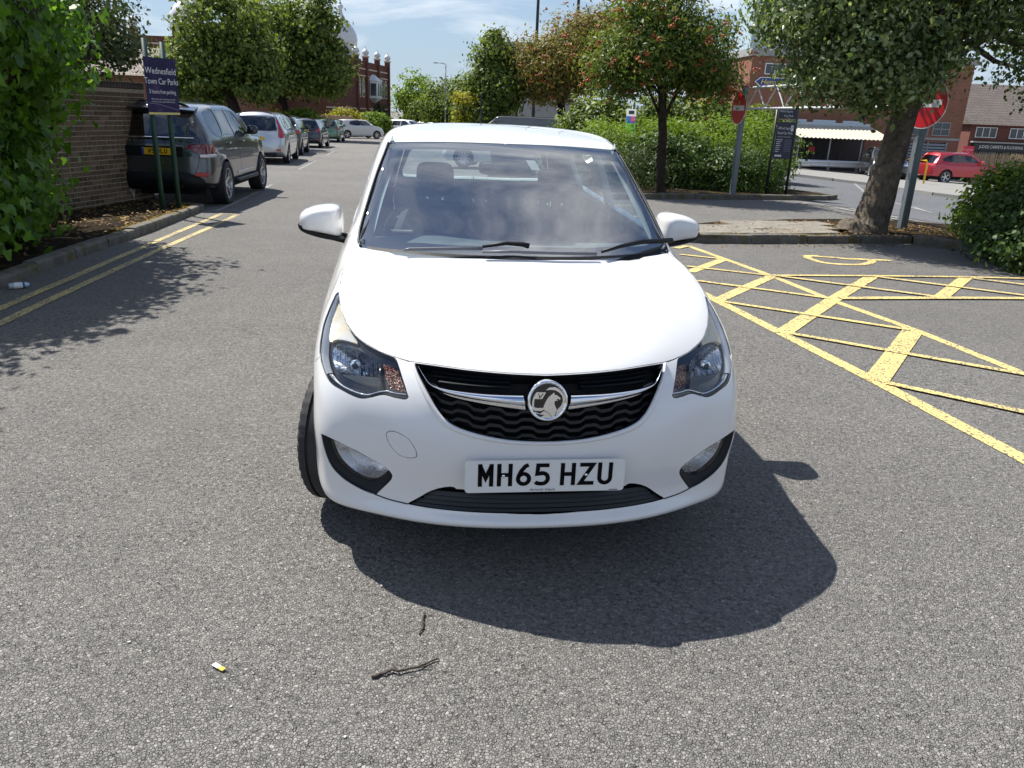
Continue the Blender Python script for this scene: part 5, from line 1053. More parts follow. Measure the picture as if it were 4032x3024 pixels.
def gen_car(name, label, p, paintm, ref_local, ref_world, heading, group=None):
    """heading: world direction of the car's nose"""
    net = gen_net(p); hx, hy = Vector(heading).normalized(); rz = math.atan2(-hy, -hx)-math.pi/2
    c, s_ = math.cos(rz), math.sin(rz); k = p.get('scale', 1.)
    lx, ly = ref_local[0]*k, ref_local[1]*k; loc = (ref_world[0]-(c*lx-s_*ly), ref_world[1]-(s_*lx+c*ly))
    mid = (loc[0]+(-s_)*p['L']/2*k, loc[1]+c*p['L']/2*k)
    root = empty(name, (loc[0], loc[1], gz(*mid)), rz); root.scale = (k, k, k)
    tag(root, label, 'car', group)
    W = p['W']/2; fa, ra, wrad = p['fa'], p['ra'], p['wr']
    S = lambda pts, ur=(3, 11), vr=(0, 9.9): [tuple(q) for q in net.inv(pts, (1, 2), ur, vr)]
    Rr = lambda pts, vr=(0, 10): [tuple(q) for q in net.inv(pts, (0, 2), (10.2, 13), vr)]
    Fr = lambda pts, vr=(0, 10): [tuple(q) for q in net.inv(pts, (0, 2), (0, 3.2), vr)]
    arch = lambda yy: S([(yy+(wrad+.045)*math.cos(t), wrad+(wrad+.045)*math.sin(t)) for t in np.linspace(-.3, math.pi+.3, 22)], (2.6, 12), (0, 6))
    regs = []
    def two(nm, poly): regs.append((nm, poly)); regs.append((nm, mirror_poly(poly)))
    def halfr(nm, poly):
        poly = [(13. if (k_ in (0, len(poly)-1)) else u, v) for k_, (u, v) in enumerate(poly)]; two(nm, poly)
    two('none', arch(fa)); two('none', arch(ra))
    if 'wscr' not in p:
        h = [(0., 6.12), (1., 6.12), (1.95, 6.15), (2.1, 6.4), (2.1, 8.5), (1.95, 8.85), (0., 8.9)]; regs.append(('windscreen', full_poly(h)))
    for w in p['win']: two('side_window', S(smooth_loop([q for q in w for _ in (0, 1)] if len(w) <= 4 else w, 3), (4, 11.2), (5.4, 9.6)))
    halfr('rear_window', Rr(p['rwin'], (5.2, 10)))
    for L_ in p.get('tail_rear', []): two('tail_lamp', Rr(smooth_loop(L_, 2)))
    for L_ in p.get('tail_side', []): two('tail_lamp', S(smooth_loop(L_, 2), (9, 12)))
    for L_ in p.get('lamp_side', []): two('headlamp', S(smooth_loop(L_, 2), (1.2, 5)))
    for w in p.get('doors', []): two('door', S(smooth_loop(w, 2), (4, 11), (0, 9)))
    if 'lower' in p:
        for L_ in p['lower']: two('lower_trim', L_)
    if 'gate' in p: halfr('tailgate', Rr(p['gate']))
    sh = shell(net, regs, p.get('step', (.34, .34)), p.get('gap', .003), .02, offs={'side_window': -.008, 'rear_window': -.006, 'windscreen': -.006})
    mm = {'side_window': M_PRIV if p.get('priv') else M_CARGLASS, 'rear_window': M_PRIV if p.get('priv') else M_CARGLASS, 'windscreen': M_CARGLASS, 'tail_lamp': p.get('tailm', M_REDLENS), 'headlamp': M_CHROME, 'lower_trim': M_BLACK}
    for nm, L_ in sh.items():
        if nm in ('tailgate', 'rear_window') and len(L_) == 2:
            a, b = L_; n = len(a[0]); L_ = [(np.vstack([a[0], b[0]]), a[1]+[tuple(i+n for i in f) for f in b[1]], np.vstack([a[2], b[2]]))]
        for d in L_: panel(nm, d, mm.get(nm, paintm), root)
    for sd in (1, -1):
        for yy in (fa, ra): make_wheel(root, (sd*(W-p.get('inset', .105)), yy, wrad), wrad, p.get('tw', .20), wrad*p.get('rimf', .66), p.get('rim', M_ALLOY), p.get('spokes', 5), 0, sd, twin=p.get('twin', False))
        for yy in (fa, ra):
            b = MB(); L_ = [(yy+(wrad+.06)*math.cos(t), wrad+(wrad+.06)*math.sin(t)) for t in np.linspace(-.2, math.pi+.2, 14)]; n = len(L_)
            b.add([(sd*(W-.05), y, z) for y, z in L_]+[(sd*(W-.36), y, z) for y, z in L_], [(i, i+1, n+i+1, n+i) for i in range(n-1)]+[tuple(range(n, 2*n))])
            b.build('arch_liner', M_UNDER, root)
        yc, zc = p['cowl']; my, mz = p.get('mirror', (yc+.42, p['belt']+.06))
        o2 = [(sd*(W*.93+.02+a), mz+b_) for a, b_ in smooth_loop([(.0, -.06), (.10, -.075), (.19, -.06), (.21, .0), (.19, .075), (.10, .095), (.02, .08)], 2)]
        mr = dome('door_mirror', o2, my, [(.6, -.06), (.9, -.04), (1, 0), (1, .05), (.9, .06)], p.get('mirm', paintm), root); MB().tube([(sd*(W*.90), my, mz-.05), (sd*(W*.93+.06), my, mz-.05)], .022, 6).build('mirror_arm', M_BLACK, mr, True)
    b = MB(); b.box((0, p['L']/2, .30), (p['W']*.80, p['L']*.86, .14)); b.box((0, fa*.98, .55), (p['W']*.55, fa*1.15, .4)); b.build('underbody', M_UNDER, root)
    # seats and dash seen as dark shapes through the glass
    yc, zc = p['cowl']; b = MB(); b.box((0, yc+.28, zc-.14), (p['W']*.78, .4, .2), 0, .05); b.build('dashboard', M_INTERIOR, root)
    for sx in (-1, 1):
        b = MB(); b.box((sx*.37, yc+1.25, p['belt']-.18), (.48, .16, .62), 0, .06); b.box((sx*.37, yc+1.27, p['belt']+.22), (.25, .10, .17), 0, .04); b.build('front_seat', M_SEAT, root)
    b = MB(); b.box((0, yc+2.05, p['belt']-.2), (p['W']*.72, .18, .56), 0, .06); b.build('rear_seat', M_SEAT, root)
    b = MB(); b.box((0, p['L']*.55, p['belt']-.42), (p['W']*.84, p['L']*.55, .06)); b.build('cabin_floor', M_INTERIOR, root)
    return root, net
P_SUV = dict(L=4.85, W=1.98, H=1.78, sill=.34, belt=1.19, nose=1.02, cowl=(1.25, 1.17), wtop=(1.98, 1.68), rtop=(4.52, 1.66), rbase=(4.72, 1.18), wroof=.66, fa=.92, ra=3.84, wr=.385, tw=.27, rimf=.70, twin=True, priv=True, tail=.02, step=(.25, .25), gap=.004,
    win=[[(1.75, 1.20), (2.22, 1.62), (2.66, 1.655), (2.68, 1.215)], [(2.74, 1.215), (2.72, 1.655), (3.45, 1.645), (3.55, 1.225)], [(3.62, 1.23), (3.53, 1.645), (4.05, 1.62), (4.22, 1.54), (4.22, 1.24)]],
    rwin=[(0, 1.205), (.4, 1.205), (.70, 1.21), (.72, 1.24), (.66, 1.50), (.62, 1.57), (.3, 1.58), (0, 1.585)],
    doors=[[(1.42, .45), (1.42, .45), (2.70, .45), (2.70, .45), (2.71, 1.17), (2.71, 1.17), (1.62, 1.16), (1.40, .95)], [(2.73, .45), (2.73, .45), (3.30, .45), (3.42, .66), (3.62, .86), (3.62, 1.18), (3.62, 1.18), (2.73, 1.17), (2.73, 1.17)]],
    tail_side=[[(4.30, .93), (4.36, 1.07), (4.55, 1.09), (4.72, 1.085), (4.72, .93)]], tail_rear=[[(.80, .93), (.80, 1.085), (.95, 1.08), (.95, .93)]],
    gate=[(0, .62), (.70, .62), (.76, .80), (.76, 1.17), (.72, 1.20), (.4, 1.2), (0, 1.2)], mirror=(1.80, 1.27))
def paintc(n, c, met=.55, fl=.25): return paint(n, c, met, fl, .30)
def suv():
    M_G = paintc('suv_grey', (.050, .056, .063), .75, .35); p = dict(P_SUV, mirm=M_GLOSSBLACK, tailm=simple('smoked_red_lens', (.16, .010, .014), .1, 0, .2, 30, coat=1.))
    root, net = gen_car('grey_suv', 'large dark grey SUV parked behind the Wednesfield sign posts, seen from behind', p, M_G, (-.99, 3.84), (-5.38, 14.75), (-.10, .995))
    # facing away: the picture's right flank is its own x < 0 side
    f = lambda a, b, h: (-a, 4.815+h, .965+b)
    plate(root, 'W5 0LD', (.52, .111), lambda a, b, h: f(a+.12, b, h), MATS['plate_yellow'])
    b = MB(); b.box((-.12+.24, 4.826, .965), (.04, .002, .10)); b.build('plate_flag_strip', simple('flag_blue', (.02, .06, .35), .4, 0, 0), root)
    b = MB(); b.box((-.02, 4.80, .965), (1.02, .03, .17), 0, .01); b.build('plate_recess', M_BLACK, root)
    v = MB(); w_ = MB()
    for i, ch in enumerate('RANGE ROVER'):
        if ch == ' ': continue
        q, fc = text_mesh(ch, .082); x = -.57+i*.115; w_.add([(-(x+t[0]*1.25), 4.81, 1.135+t[1]) for t in q], fc)
    w_.build('lettering', M_CHROME, root)
    b = MB(); b.box((0, 4.75, 1.185), (1.44, .03, .03), 0, .008); b.build('chrome_trim', M_CHROME, root)
    b = MB(); b.lathe([(.001, .004), (.05, .004), (.056, 0)], 20, 'y', (-.62, 4.812, .95)); o = b.build('oval_badge', simple('oval_green', (.05, .12, .09), .3, .4, 0), root, True)
    # tailgate spoiler, bumper, exhausts, reflectors, side steps, clear lamp strips
    b = MB(); V = []
    for x in np.linspace(-.72, .72, 9):
        k = abs(x)/.72
        V += [(x, 4.36, 1.715-.02*k*k), (x, 4.68-.05*k*k, 1.665-.03*k*k), (x, 4.66-.05*k*k, 1.635-.03*k*k), (x, 4.50, 1.62-.03*k*k)]
    F = [(4*i+a, 4*i+4+a, 4*i+4+(a+1) % 4, 4*i+(a+1) % 4) for i in range(8) for a in range(4)]+[(0, 1, 2, 3), (35, 34, 33, 32)]
    auto_smooth(fix_normals(obj('spoiler', V, F, M_G, root)), 40)
    V = []; n = 13
    for z, d, k in ((.32, .10, .95), (.36, .03, 1.), (.50, .0, 1.), (.60, .005, .86), (.62, .04, .84)):
        for x in np.linspace(-.84, .84, n): V.append((x*k, 4.88-d-.12*(abs(x)/.84)**4, z))
    fix_normals(obj('rear_valance', V, [(a*n+i, a*n+i+1, (a+1)*n+i+1, (a+1)*n+i) for a in range(4) for i in range(n-1)], M_BLACK, root, True))
    for sx in (-1, 1):
        b = MB(); b.tube([(sx*.50, 4.70, .42), (sx*.50, 4.875, .42)], .048, 14, False); b.build('exhaust', M_CHROME, root, True)
        b = MB(); b.box((sx*.80, 4.77, .60), (.22, .08, .07), sx*R(-18), .01); b.build('reflector', M_REDLENS, root)
        b = MB(); b.box((sx*.93, 4.60, .905), (.08, .30, .055), sx*R(12), .01); b.box((sx*.86, 4.745, .905), (.16, .06, .055), sx*R(-25), .01); b.build('clear_lamp_strip', simple('clear_strip', (.75, .76, .78), .15, .3, .05), root)
        b = MB(); b.tube([(sx*.98, 1.45, .40), (sx*1.02, 1.6, .39), (sx*1.02, 3.2, .39), (sx*.98, 3.35, .40)], .045, 8); b.build('side_step', M_BLACK, root, True)
        b = MB(); b.box((sx*.992, 2.3, .53), (.012, 1.45, .035), 0, .004); b.build('door_moulding', M_ALLOY, root)
        for yy in (2.5, 3.5): b = MB(); b.tube([(sx*.965, yy-.1, 1.09), (sx*1.0, yy-.08, 1.09), (sx*1.0, yy+.08, 1.09), (sx*.965, yy+.1, 1.09)], .014, 6); b.build('door_handle', M_G, root, True)
    return root
suv()
P_MPV = dict(L=4.37, W=1.83, H=1.60, belt=1.02, nose=.80, cowl=(.95, 1.02), wtop=(1.75, 1.50), rtop=(4.02, 1.50), rbase=(4.27, 1.02), wroof=.60, fa=.85, ra=3.49, wr=.32, tail=.05,
    win=[[(1.35, 1.05), (1.95, 1.47), (2.45, 1.49), (2.45, 1.05)], [(2.52, 1.05), (2.52, 1.49), (3.35, 1.46), (3.40, 1.06)], [(3.47, 1.07), (3.43, 1.45), (3.80, 1.40), (3.80, 1.10)]],
    rwin=[(0, 1.03), (.4, 1.03), (.62, 1.04), (.64, 1.10), (.58, 1.40), (.54, 1.44), (.3, 1.45), (0, 1.45)], tail_rear=[[(.68, 1.0), (.66, 1.2), (.60, 1.42), (.70, 1.42), (.78, 1.2), (.84, 1.0), (.84, .84), (.68, .84)]], scale=1.06)
M_SILVER = paintc('silver_paint', (.50, .52, .54), .8, .2); M_BLKP = paintc('black_paint', (.010, .011, .013), .3, .1); M_NAVY = paintc('navy_paint', (.012, .018, .035), .5, .2); M_GREENP = paintc('green_paint', (.10, .22, .14), .6, .2)
M_REDP = paintc('red_paint', (.42, .010, .022), .5, .25); M_VANG = paintc('van_grey', (.055, .062, .070), .5, .2); M_WHITE2 = paint('white_paint_plain', (.72, .74, .75))
def rear_bits(root, p, txt, zp=.82, hi=None, badge=None):
    L = p['L']; pl = plate(root, txt, (.52, .111), lambda a, b, h: (-a, L-.03+h, zp+b), MATS['plate_yellow'])
    W = p['W']/2
    b = MB(); b.box((0, L-.02, .30), (W*1.35, .06, .12), 0, .02); b.build('rear_valance', M_BLACK, root)
    for sx in (-1, 1): b = MB(); b.box((sx*W*.74, L-.065, .46), (.14, .05, .05), sx*R(-22), .01); b.build('reflector', M_REDLENS, root)
    b = MB(); b.tube([(.05, L-.06, zp+.30), (.25, L-.09, zp+.34), (.45, L-.13, zp+.33)], .010, 6); b.build('rear_wiper', M_BLACK, root, True)
    return pl
PARK = 'cars parked in a row along the left of the car park'
r_, n_ = gen_car('silver_people_carrier', 'silver people carrier with tall red tail lamps and plate ending PMX', dict(P_MPV, priv=True), M_SILVER, (-.92, 3.49), (-8.02, 28.1), (-.165, .986), PARK); rear_bits(r_, P_MPV, '07 PMX', .80)
P_HAT = dict(L=4.0, W=1.72, H=1.50, belt=.98, nose=.76, cowl=(.95, .98), wtop=(1.62, 1.42), rtop=(3.62, 1.40), rbase=(3.86, 1.0), wroof=.57, fa=.80, ra=3.30, wr=.31, tail=.06,
    win=[[(1.30, 1.01), (1.85, 1.38), (2.25, 1.40), (2.25, 1.02)], [(2.32, 1.02), (2.32, 1.40), (2.95, 1.37), (3.20, 1.22), (3.15, 1.06)]],
    rwin=[(0, 1.01), (.4, 1.01), (.60, 1.03), (.61, 1.08), (.55, 1.32), (.50, 1.355), (.3, 1.365), (0, 1.365)], tail_rear=[[(.62, .84), (.62, .99), (.70, 1.0), (.80, .97), (.80, .84)]], lamp_side=[[(.14, .68), (.30, .80), (.62, .84), (.50, .74), (.30, .66)]])
gen_car('black_hatchback', 'black car parked between the silver people carrier and the navy hatchback', dict(P_HAT, scale=1.06, H=1.52, tw=.22), M_BLKP, (-.86, 3.30), (-9.25, 34.4), (-.165, .986), PARK)
r_, n_ = gen_car('navy_hatchback', 'navy blue hatchback with yellow rear plate near the tree trunk', dict(P_HAT, priv=True), M_NAVY, (-.86, 3.30), (-10.55, 43.2), (-.10, .995), PARK); rear_bits(r_, P_HAT, 'LB07 PUY', .88)
gen_car('green_hatchback', 'small pale green car half hidden beyond the navy hatchback', dict(P_HAT, H=1.46), M_GREENP, (-.86, 3.30), (-11.9, 53.5), (-.10, .995), PARK)
FARP = 'cars parked across the far end of the car park'
gen_car('white_hatchback', 'white hatchback with dark alloys parked side-on at the far end', dict(P_HAT, L=4.2, fa=.88, ra=3.46, H=1.46, priv=True, spokes=5, rim=M_ALLOY), M_WHITE2, (-.9, 3.46), (-13.8, 64.8), (.80, .60), FARP)
gen_car('white_suv', 'white SUV with black lower trim behind the far white hatchback', dict(P_MPV, scale=1.0, priv=True), M_WHITE2, (0, 2.2), (-10.6, 76.0), (.90, -.43), FARP)
gen_car('dark_saloon', 'dark car furthest along the far row, beyond the white SUV', dict(P_HAT, L=4.4, fa=.9, ra=3.6, H=1.44), M_BLKP, (0, 2.2), (-8.8, 80.0), (.90, -.43), FARP)
# seen through the white car's cabin, and above its roof
gen_car('white_parked_car', 'white car side-on, seen through the windscreen and rear window of the near hatchback', dict(P_HAT, L=4.3, fa=.9, ra=3.55, wr=.33, spokes=10), M_WHITE2, (.9, .9), (-2.05, 28.6), (-1.0, .12))
P_VAN = dict(L=5.0, W=1.95, H=1.92, belt=1.12, nose=.95, cowl=(.75, 1.12), wtop=(1.60, 1.78), rtop=(4.90, 1.82), rbase=(4.97, 1.1), wroof=.80, fa=.90, ra=3.90, wr=.33,
    win=[[(1.05, 1.15), (1.70, 1.66), (2.05, 1.70), (2.05, 1.16)]], rwin=[(0, 1.15), (.4, 1.15), (.7, 1.15), (.72, 1.2), (.70, 1.65), (.66, 1.7), (.3, 1.7), (0, 1.7)], priv=True)
gen_car('grey_van', 'dark grey panel van whose roof shows above the near white car', P_VAN, M_VANG, (.97, 2.5), (-.55, 41.0), (-1.0, .05))
# across the road
P_KIA = dict(P_MPV, L=4.48, W=1.86, H=1.64, belt=1.08, sill=.30, nose=.92, cowl=(1.15, 1.08), wtop=(1.95, 1.52), rtop=(3.95, 1.52), rbase=(4.30, 1.12), fa=.90, ra=3.57, wr=.36, scale=1., priv=True, twin=True, rimf=.68,
    win=[[(1.62, 1.12), (2.15, 1.48), (2.62, 1.50), (2.62, 1.13)], [(2.68, 1.13), (2.68, 1.50), (3.35, 1.46), (3.85, 1.28), (3.70, 1.16)]], tail_side=[[(4.02, 1.0), (4.08, 1.14), (4.28, 1.14), (4.35, 1.0)]], tail_rear=[[(.6, 1.0), (.6, 1.12), (.84, 1.12), (.84, 1.0)]],
    lower=[[(3, 0), (11.5, 0), (11.5, 1.25), (3, 1.25)]])
gen_car('red_suv', 'bright red SUV with machined alloys parked across the road by the hedge', P_KIA, M_REDP, (-.93, 3.57), (22.9, 43.7), (.985, .17))
gen_car('black_car', 'black car half hidden by the street tree trunk, beside the shelter guard rail', dict(P_HAT, scale=1.05, priv=True), M_BLKP, (-.86, .80), (18.36, 42.86), (-.22, -.97))

# ---------------------------------------------------------------- left: brick wall, sign, litter
def m_brick(name, cols, sc=3.):
    t = NT(name); oi = t.n('ShaderNodeObjectInfo'); r = oi.outputs['Random']; n = t.noise(26., 5, .65); n2 = t.noise(4., 4, .6)
    c = t.ramp(r, [(k/(len(cols)-1), q) for k, q in enumerate(cols)]); c = t.mix(t.math('MULTIPLY', n, .55), c, tuple(q*.35 for q in cols[0])); c = t.mix(t.ramp(n2, [(.55, 0.), (.75, .35)]), c, (.30, .26, .20))
    return t.done(t.pbsdf(c, .9, 0., t.bump(n, .5, .012), Specular_IOR_Level=.2))
M_BRICKO = m_brick('old_brick', [(.085, .058, .040), (.14, .095, .062), (.20, .14, .095), (.115, .08, .056), (.26, .18, .12), (.165, .11, .072)])
M_BRICKD = m_brick('engineering_brick', [(.035, .027, .024), (.06, .045, .038), (.085, .062, .05)])
M_MORTAR = m_stone('mortar', (.42, .35, .26), .3, 12.)
def brick_wall():
    A = np.array([-7.80, 6.4]); B = np.array([-6.56, 14.31]); d = (B-A)/np.linalg.norm(B-A); nrm = np.array([d[1], -d[0]]); Ln = np.linalg.norm(B-A); rz = math.atan2(d[1], d[0])
    root = empty('brick_wall'); tag(root, 'weathered brown brick garden wall with soldier-course coping behind the ivy', 'wall')
    z0 = gz(*B)-.02; top = 1.68; nc = int((top-z0)/.075)
    def P(s, o, z): q = A+d*s+nrm*o; return (q[0], q[1], z)
    V = [P(s, o, z) for z in (z0-.1, top) for s, o in ((0, -.008), (Ln-.008, -.008), (Ln-.008, -.215), (0, -.215))]
    obj('mortar_core', V, [(0, 1, 2, 3)[::-1], (4, 5, 6, 7), (0, 1, 5, 4), (1, 2, 6, 5), (2, 3, 7, 6), (3, 0, 4, 7)], M_MORTAR, root); fix_normals(root.children[-1])
    meshes = {}
    def brick(l, h, mat, key):
        if key not in meshes:
            m = MB(); m.box((0, 0, 0), (l, .102, h), 0, .005); o = m.build('brick', mat); meshes[key] = o.data; bpy.data.objects.remove(o)
        return meshes[key]
    rest = MB(); cnt = 0
    for c in range(nc):
        z = z0+(c+.5)*.0755; s = Ln; k = 0; header = (c % 2 == 1)
        while s > .1:
            l = .1025 if (header and True) else .215
            if header and c % 4 == 3: l = .215
            if k == 0 and header: l = .1025
            s2 = s-l-.013; cs = s-l/2; q = A+d*cs; jit = rng.normal(0, .0025)
            ok = Ln-cs < 2.6 and cnt < 292
            if ok:
                o = bpy.data.objects.new('brick', brick(l, .0615, M_BRICKO, (l, 0))); o.location = (q[0]-nrm[0]*(.051-jit), q[1]-nrm[1]*(.051-jit), z); o.rotation_euler = (0, 0, rz); link(o, root); cnt += 1
            else: rest.box((q[0]-nrm[0]*(.051-jit), q[1]-nrm[1]*(.051-jit), z), (l, .102, .0615), rz)
            s = s2; k += 1
    o = rest.build('brickwork', M_BRICKO, root); o['kind'] = 'stuff'
    s = Ln; k = 0
    while s > Ln-3.4:
        cs = s-.0325; q = A+d*cs; o = bpy.data.objects.new('coping_brick', brick(.063, .105, M_BRICKD, 'cop')); o.location = (q[0]-nrm[0]*(.051-.012), q[1]-nrm[1]*(.051-.012), top+.056+rng.normal(0, .003)); o.rotation_euler = (0, 0, rz); link(o, root); s -= .0745
    m = MB(); q = A+d*(Ln-1.7); m.box((q[0]-nrm[0]*.16, q[1]-nrm[1]*.16, top+.05), (3.4, .10, .1), rz); m.build('coping_back', M_BRICKD, root)
    m = MB(); q = A+d*(Ln/2); m.box((q[0]-nrm[0]*.1, q[1]-nrm[1]*.1, top-.008), (Ln, .222, .016), rz); m.build('mortar_bed', M_MORTAR, root)
    # chalked arrow near the right end
    b = MB()
    fr = lambda x, z: P(Ln-.62+x, .004, z)
    for st in ([(0, .52), (.015, .08)], [(-.055, .22), (.018, .05), (.05, .2)], [(.01, .2), (.02, .0)]):
        v, f = stroke(st, .022); b.add([fr(p[0], p[1]+z0+.12) for p in v], f)
    tag(b.build('painted_arrow', simple('chalk', (.62, .62, .64), .9, 0, .15, 40)), 'pale downward arrow daubed low on the brick wall', 'graffiti')
brick_wall()
M_GPOST = simple('green_post', (.012, .055, .040), .45, 0, .25, 14, .1, 90)
def sign_parts():
    for (x, y), lab in (((-5.60, 12.40), 'left dark green tubular post of the Wednesfield sign'), ((-5.40, 12.83), 'right dark green tubular post of the Wednesfield sign')): pass
    r = empty('car_park_sign', (-5.52, 12.62, gz(-5.52, 12.62)+.08)); tag(r, 'navy Wednesfield Town Car Parks board on two dark green posts', 'sign')
    L = r.location; pA, pB = np.array([-5.60, 12.44]), np.array([-5.51, 12.84])
    for q, zt in ((pA, 2.38), (pB, 2.36)):
        m = MB(); m.tube([(q[0]-L.x, q[1]-L.y, -.1), (q[0]-L.x-.02, q[1]-L.y, zt-L.z)], .040, 14); m.build('post', M_GPOST, r, True)
    a = np.array([-5.55, 12.20]); b_ = np.array([-5.36, 12.86]); d = (b_-a); w = np.linalg.norm(d); d /= w; n = np.array([d[1], -d[0]]); z0, z1 = 1.315, 2.12
    def fr(x, y, h=0.): q = a+d*(x+w/2)+n*(h+.0); return (q[0]-L.x, q[1]-L.y, (z0+z1)/2+y-L.z)
    t = NT('sign_navy'); f = t.noise(3.5, 3, .5); t.done(t.pbsdf(t.ramp(f, [(.35, (.018, .014, .060)), (.55, (.030, .022, .085)), (.7, (.085, .050, .11))]), .5, 0., Specular_IOR_Level=.2))
    hh = (z1-z0)/2; hw = w/2
    m = MB(); m.prism([(-hw, -hh), (hw, -hh), (hw, hh), (-hw, hh)], -.006, .0, fr); o = m.build('board', MATS['sign_navy'], r); fix_normals(o)
    m = MB(); m.prism([(-hw+.004, -hh+.004), (hw-.004, -hh+.004), (hw-.004, -hh+.035), (-hw+.004, -hh+.035)], .0, .0015, fr); m.build('yellow_edge', simple('sign_yellow', (.62, .56, .20), .4, 0, .05), o)
    M_T = simple('sign_white', (.75, .75, .76), .4, 0, 0)
    lettering('title', [('Wednesfield', 0, .215, .125, 1.05, 'CENTER'), ('Town Car Parks', 0, .07, .122, .90, 'CENTER')], M_T, o, lambda x, y: fr(x, y, .002))
    lettering('subtitle', [('3 hours free parking', 0, -.075, .082, .86, 'CENTER')], M_T, o, lambda x, y: fr(x, y, .002))
    lettering('small_print', [('Valid Pay & Display ticket or valid parking session required', 0, -.18, .026, .84, 'CENTER'), ('Please refer to car park signage for additional information', 0, -.215, .026, .84, 'CENTER')], M_T, o, lambda x, y: fr(x, y, .002))
    b = MB()
    for pts in ([(-hw+.02, -.235), (-.1, -.25), (.1, -.29), (hw-.02, -.33)],): v, f = stroke(pts, .008); b.add([fr(p[0], p[1], .0015) for p in v], f)
    b.build('swoosh', simple('sign_mauve', (.22, .16, .26), .4, 0, 0), o)
sign_parts()
# bottle and debris by the kerb
def litter():
    r = empty('plastic_bottle', (-4.20, 6.47, gz(-4.2, 6.47)+.034), R(38)); r.scale = (.78, .78, .78); r.location.z -= .008; tag(r, 'crushed clear plastic bottle with a white label in the gutter', 'bottle')
    m = MB(); m.lathe([(.001, -.105), (.028, -.105), (.032, -.095), (.031, -.06), (.033, -.03), (.032, .02), (.031, .05), (.024, .075), (.012, .092), (.012, .105)], 18, 'x'); m.build('bottle_body', simple('clear_pet', (.45, .52, .58), .12, .1, .1), r, True)
    m = MB(); m.lathe([(.0335, -.055), (.0345, -.03), (.0335, .025)], 18, 'x'); m.build('bottle_label', simple('label_white', (.74, .76, .78), .6, 0, .1, 30), r, True)
    m = MB(); m.lathe([(.0325, .026), (.0335, .03), (.0325, .046)], 18, 'x'); m.build('bottle_band', simple('label_blue', (.03, .10, .28), .5, 0, 0), r, True)
    m = MB(); m.lathe([(.014, .092), (.014, .108), (.001, .109)], 14, 'x'); m.build('cap', simple('cap_blue', (.03, .08, .25), .4, 0, 0), r, True)
    M_TWIG = simple('twig_bark', (.055, .042, .030), .9, 0, .3, 60, .3, 200); M_TWIGD = simple('dry_twig', (.26, .21, .15), .9, 0, .3, 60)
    def twig(pts, r0, lab, mat=M_TWIG, side=()):
        m = MB(); P = [np.array([x, y, gz(x, y)+.004+z]) for x, y, z in pts]; Q = []
        for a, b in zip(P, P[1:]):
            for t in np.linspace(0, 1, 4, endpoint=False): Q.append(a+(b-a)*t+rng.normal(0, r0*.5, 3)*np.array([1, 1, .3]))
        Q.append(P[-1]); m.tube(Q, list(np.linspace(r0, r0*.55, len(Q))), 6)
        for a, b in side: m.tube([(*a[:2], gz(*a[:2])+.006), (*b[:2], gz(*b[:2])+.012)], r0*.4, 5)
        return tag(m.build('twig', mat, None, True), lab, 'twig')
    twig([(-.252, 2.125, .002), (-.248, 2.08, .003), (-.246, 2.05, .002), (-.254, 2.015, .001)], .0042, 'short thick twig lying straight ahead of the bumper')
    twig([(-.36, 1.818, .002), (-.325, 1.838, .004), (-.285, 1.842, .006), (-.24, 1.862, .004), (-.185, 1.905, .002)], .0048, 'long forked twig nearest the camera', M_TWIG, [((-.29, 1.843), (-.315, 1.868)), ((-.24, 1.862), (-.205, 1.868))])
    m = MB(); m.box((-.811, 1.836, .004), (.026, .015, .003), R(-31), .001); o = m.build('paper_scrap', simple('scrap_white', (.66, .66, .63), .8, 0, .08)); tag(o, 'tiny white and yellow scrap of paper on the tarmac', 'litter')
    m = MB(); m.box((-.791, 1.824, .004), (.018, .014, .0032), R(-31), .001); m.build('yellow_end', simple('scrap_yellow', (.66, .50, .07), .8, 0, .1), o)
    # twigs on the verge
    for k, (x, y, a, l) in enumerate([(-5.45, 9.6, .5, .55), (-5.7, 10.4, -.4, .5), (-5.35, 10.9, .9, .35), (-5.2, 8.5, .2, .4), (-5.6, 8.9, 1.2, .45), (-5.9, 11.2, -.8, .4)]):
        m = MB(); z = gz(x, y)+.115; m.tube([(x, y, z), (x+.5*l*math.cos(a), y+.5*l*math.sin(a), z+.03), (x+l*math.cos(a+.2), y+l*math.sin(a+.2), z+.01)], [.008, .006, .003], 5)
        tag(m.build('twig', M_TWIGD, None, True), ('bent pale dry twig nearest the middle of the left verge', 'pale dry twig close to the brick wall foot', 'pale dry twig by the mossy kerb near the sign posts', 'pale dry twig nearest the camera on the left verge', 'pale dry twig under the ivy edge', 'pale dry twig between the wall end and the sign posts')[k], 'twig', 'dry twigs on the left verge')
litter()

